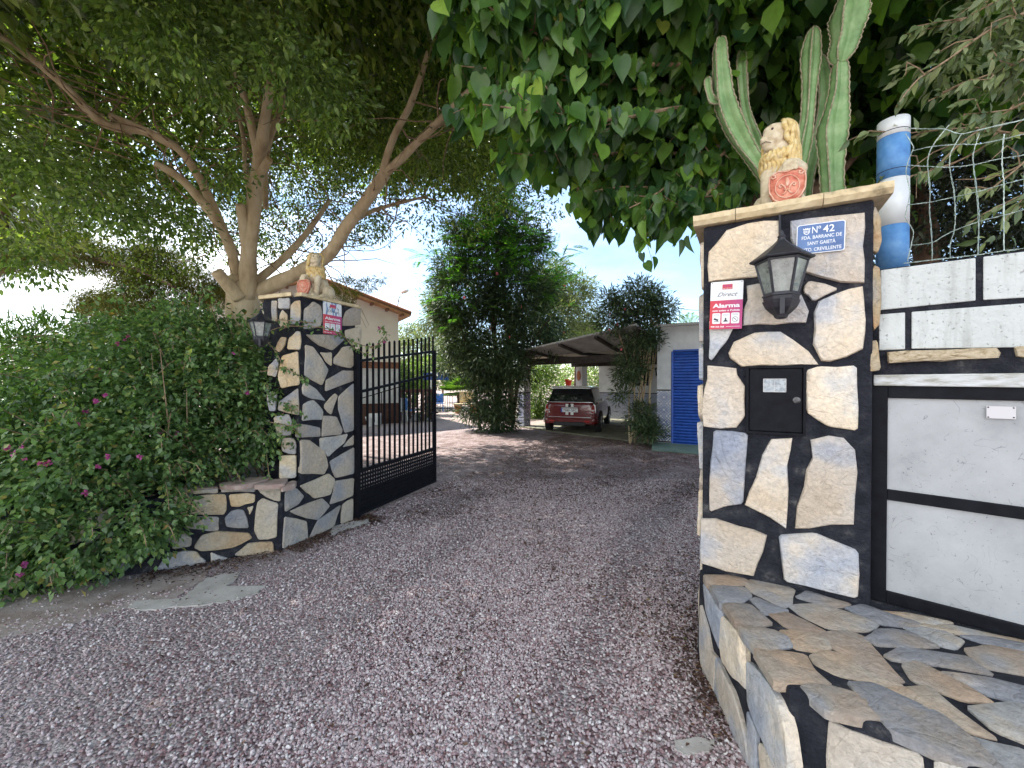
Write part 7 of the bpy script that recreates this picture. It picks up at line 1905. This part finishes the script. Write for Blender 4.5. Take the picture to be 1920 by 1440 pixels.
# little stair rail, brown arbour, things standing by the house
sr = thing('stair_railing', 'thin black stair railing against the white wall seen through the gate', 'railing', HB - hb * .8 - hu * .6)
for i in range(7):
    q = HB - hb * .8 - hu * (1.5 - i * .24); obj('baluster', MB().bar(q + V3(0, 0, .05 + .05 * i), q + V3(0, 0, .95 + .07 * i), .02), M['black_metal'], sr)
q0, q1 = HB - hb * .8 - hu * 1.5, HB - hb * .8 - hu * .06
obj('handrail', MB().bar(q0 + V3(0, 0, .96), q1 + V3(0, 0, 1.38), .03), M['black_metal'], sr)
arb = thing('garden_arbour', 'brown timber arbour behind the gate bars', 'arbour', D(775, 790, 16.0) * V3(1, 1, 0))
M['red_brown'] = simple('red_brown_timber', [(.4, (.13, .045, .03)), (.7, (.20, .08, .05))], 8, 5, .7)
aL, aR = D(750, 780, 16.2) * V3(1, 1, 0), D(792, 780, 16.0) * V3(1, 1, 0)
for a in (aL, aR, aL + V3(.2, .7, 0), aR + V3(.2, .7, 0)): obj('post', MB().box(a + V3(0, 0, .55), (.12, .12, 1.10)), M['red_brown'], arb)
for a, b in ((aL, aR), (aL + V3(.2, .7, 0), aR + V3(.2, .7, 0))): obj('beam', MB().bar(a + V3(-.05, 0, 1.16), b + V3(.05, 0, 1.16), .1, .12), M['red_brown'], arb)
obj('side_panel', MB().box(aR + V3(.1, .35, .6), (.03, .6, 1.0)), M['red_brown'], arb)
M['plastic_white'] = simple('white_plastic', [(.5, (.7, .7, .7))], rough=.4); M['plastic_blue'] = simple('blue_plastic', [(.5, (.05, .2, .55))], rough=.4)
def chair(loc, yaw, mat, label, name='garden_chair'):
    t = thing(name, label, 'chair', loc); u = V3(math.cos(yaw), math.sin(yaw), 0); w = V3(-math.sin(yaw), math.cos(yaw), 0); loc = np.asarray(loc)
    obj('seat', MB().box(loc + V3(0, 0, .43), (.46, .44, .03), u, w), mat, t)
    obj('backrest', MB().box(loc + w * .23 + V3(0, 0, .68), (.44, .03, .46), u, w), mat, t)
    for a in (-1, 1):
        for b_ in (-1, 1): obj('leg', MB().bar(loc + u * a * .21 + w * b_ * .2, loc + u * a * .19 + w * b_ * .18 + V3(0, 0, .43), .03), mat, t)
    return t
chair(D(752, 790, 15.6) * V3(1, 1, 0), .4, M['plastic_white'], 'white plastic chair beside the arbour behind the gate')
chair(D(770, 788, 15.9) * V3(1, 1, 0), 2.2, M['plastic_blue'], 'pale blue chair under the arbour behind the gate')
chair(D(823, 765, 20.5) * V3(1, 1, 0), .2, M['plastic_blue'], 'blue chair by the dark railing far right of the gate')
for i, (x, y, Y, lab) in enumerate(((694, 783, 14.2, 'white flower pot at the foot of the brown skirting, left one'), (703, 777, 14.8, 'white planter box at the foot of the brown skirting, right one'))):
    p = D(x, y, Y) * V3(1, 1, 0); t = thing('plant_pot', lab, 'pot', p)
    obj('pot', MB().lathe(p, [(.10, 0), (.15, .28), (.165, .28), (.165, .33), (.12, .33), (.12, .29)], 14) if i == 0 else MB().box(p + V3(0, 0, .2), (.36, .3, .4)), M['plastic_white'], t)
    obj('soil', MB().lathe(p + V3(0, 0, .285 if i == 0 else .4), [(.12, 0), (.12, .01)], 12), M['dirt'], t)
# pole and blue sign
sp_ = D(842, 706, 17) ; s0 = D(817, 706, 17)
bs_ = thing('blue_sign', 'plain blue rectangular board on a thin post right of the open gate', 'sign', V3(s0[0], s0[1], 0))
obj('board', MB().box((s0 + sp_) / 2 - V3(.25, 0, 0), (np.linalg.norm(sp_ - s0) + .5, .04, .29)), simple('blue_board', [(.4, (.012, .07, .33)), (.6, (.02, .10, .42))], 9, 3, .5), bs_)
obj('post', MB().bar(V3(s0[0] - .2, s0[1] + .05, 0), V3(s0[0] - .2, s0[1] + .05, s0[2] + .2), .05), M['alloy'], bs_)
# stone bench in the sunny yard
gbp = D(873, 776, 19.5) * V3(1, 1, 0)
gb = thing('garden_bench', 'pale stone bench with terracotta legs in the sunny yard', 'bench', gbp)
obj('seat', MB().box(gbp + V3(0, 0, .44), (1.1, .42, .08)), M['cap'], gb, bevel=.02); obj('backrest', MB().box(gbp + V3(.1, .2, .78), (.8, .08, .55)), M['cap'], gb, bevel=.03)
for s_ in (-1, 1): obj('leg', MB().lathe(gbp + V3(s_ * .36, 0, 0), [(.10, 0), (.14, .05), (.16, .30), (.2, .40)], 10), M['terracotta'], gb)
fn = thing('low_railing', 'dark low railing at the far side of the sunny yard', 'railing', D(825, 770, 21) * V3(1, 1, 0))
a, b = D(812, 770, 21) * V3(1, 1, 0), D(848, 770, 21) * V3(1, 1, 0)
for z in (.15, .8): obj('rail', MB().bar(a + V3(0, 0, z), b + V3(0, 0, z), .04), M['black_metal'], fn)
for i in range(9): q = a + (b - a) * i / 8; obj('baluster', MB().bar(q, q + V3(0, 0, .82), .025), M['black_metal'], fn)
bp_ = D(840, 765, 21) * V3(1, 1, 0)
# street lamp and cables
sl0 = D(745, 600, 19); sx0 = sl0[0]
slp = thing('street_lamp', 'grey street lamp with curved arm rising behind the cream house roof', 'street lamp', V3(sl0[0], 19, 0))
top = D(756, 546, 19)
obj('pole', MB().tube([V3(sx0, 19, 0), D(745, 600, 19), D(745, 575, 19), D(748, 558, 19), D(756, 548, 19)], [.07, .05, .04, .035, .03], 8), M['alloy'], slp, smooth=True)
obj('lamp_head', MB().ell(D(759, 546, 19), (.20, .13, .10), 12, 8, unit(V3(1, 0, .25))), M['plastic_white'], slp, smooth=True)
for i, (a, b, lab) in enumerate(((D(640, 505, 14), D(1000, 690, 34), 'upper thin black cable crossing the sky from the ficus to the yard'), (D(655, 470, 9), D(760, 430, 12), 'short cable among the ficus leaves left of the sky gap'), (D(690, 555, 16), D(830, 660, 30), 'thin cable running down past the cream house gable'), (D(1255, 575, 12), D(1400, 545, 9), 'thin cable above the low white building'), (D(1262, 655, 14), D(1330, 560, 12), 'slanting thin cable above the blue shutter'))):
    mpt = (a + b) / 2 - V3(0, 0, .25); tag(obj('cable', MB().tube(smooth_path([a, mpt, b], 8), .008, 5), M['black_metal']), lab, 'cable')

GROUPS = {'stone_pillar': 'stone pillars flanking the gateway', 'lion_statue': 'lions on the gate pillars', 'wall_lantern': 'black wall lanterns', 'alarm_sign': 'alarm signs on the pillars',
          'garden_chair': 'chairs in the yard', 'cable': 'overhead cables', 'fan_palm': 'palms beyond the yard', 'plant_pot': 'white pots by the cream house', 'pine_tree': 'feathery green pines'}
for o in SC.objects:
    if o.parent is None and o.get('label'):
        k = o.name.split('.')[0]
        if k in GROUPS: o['group'] = GROUPS[k]
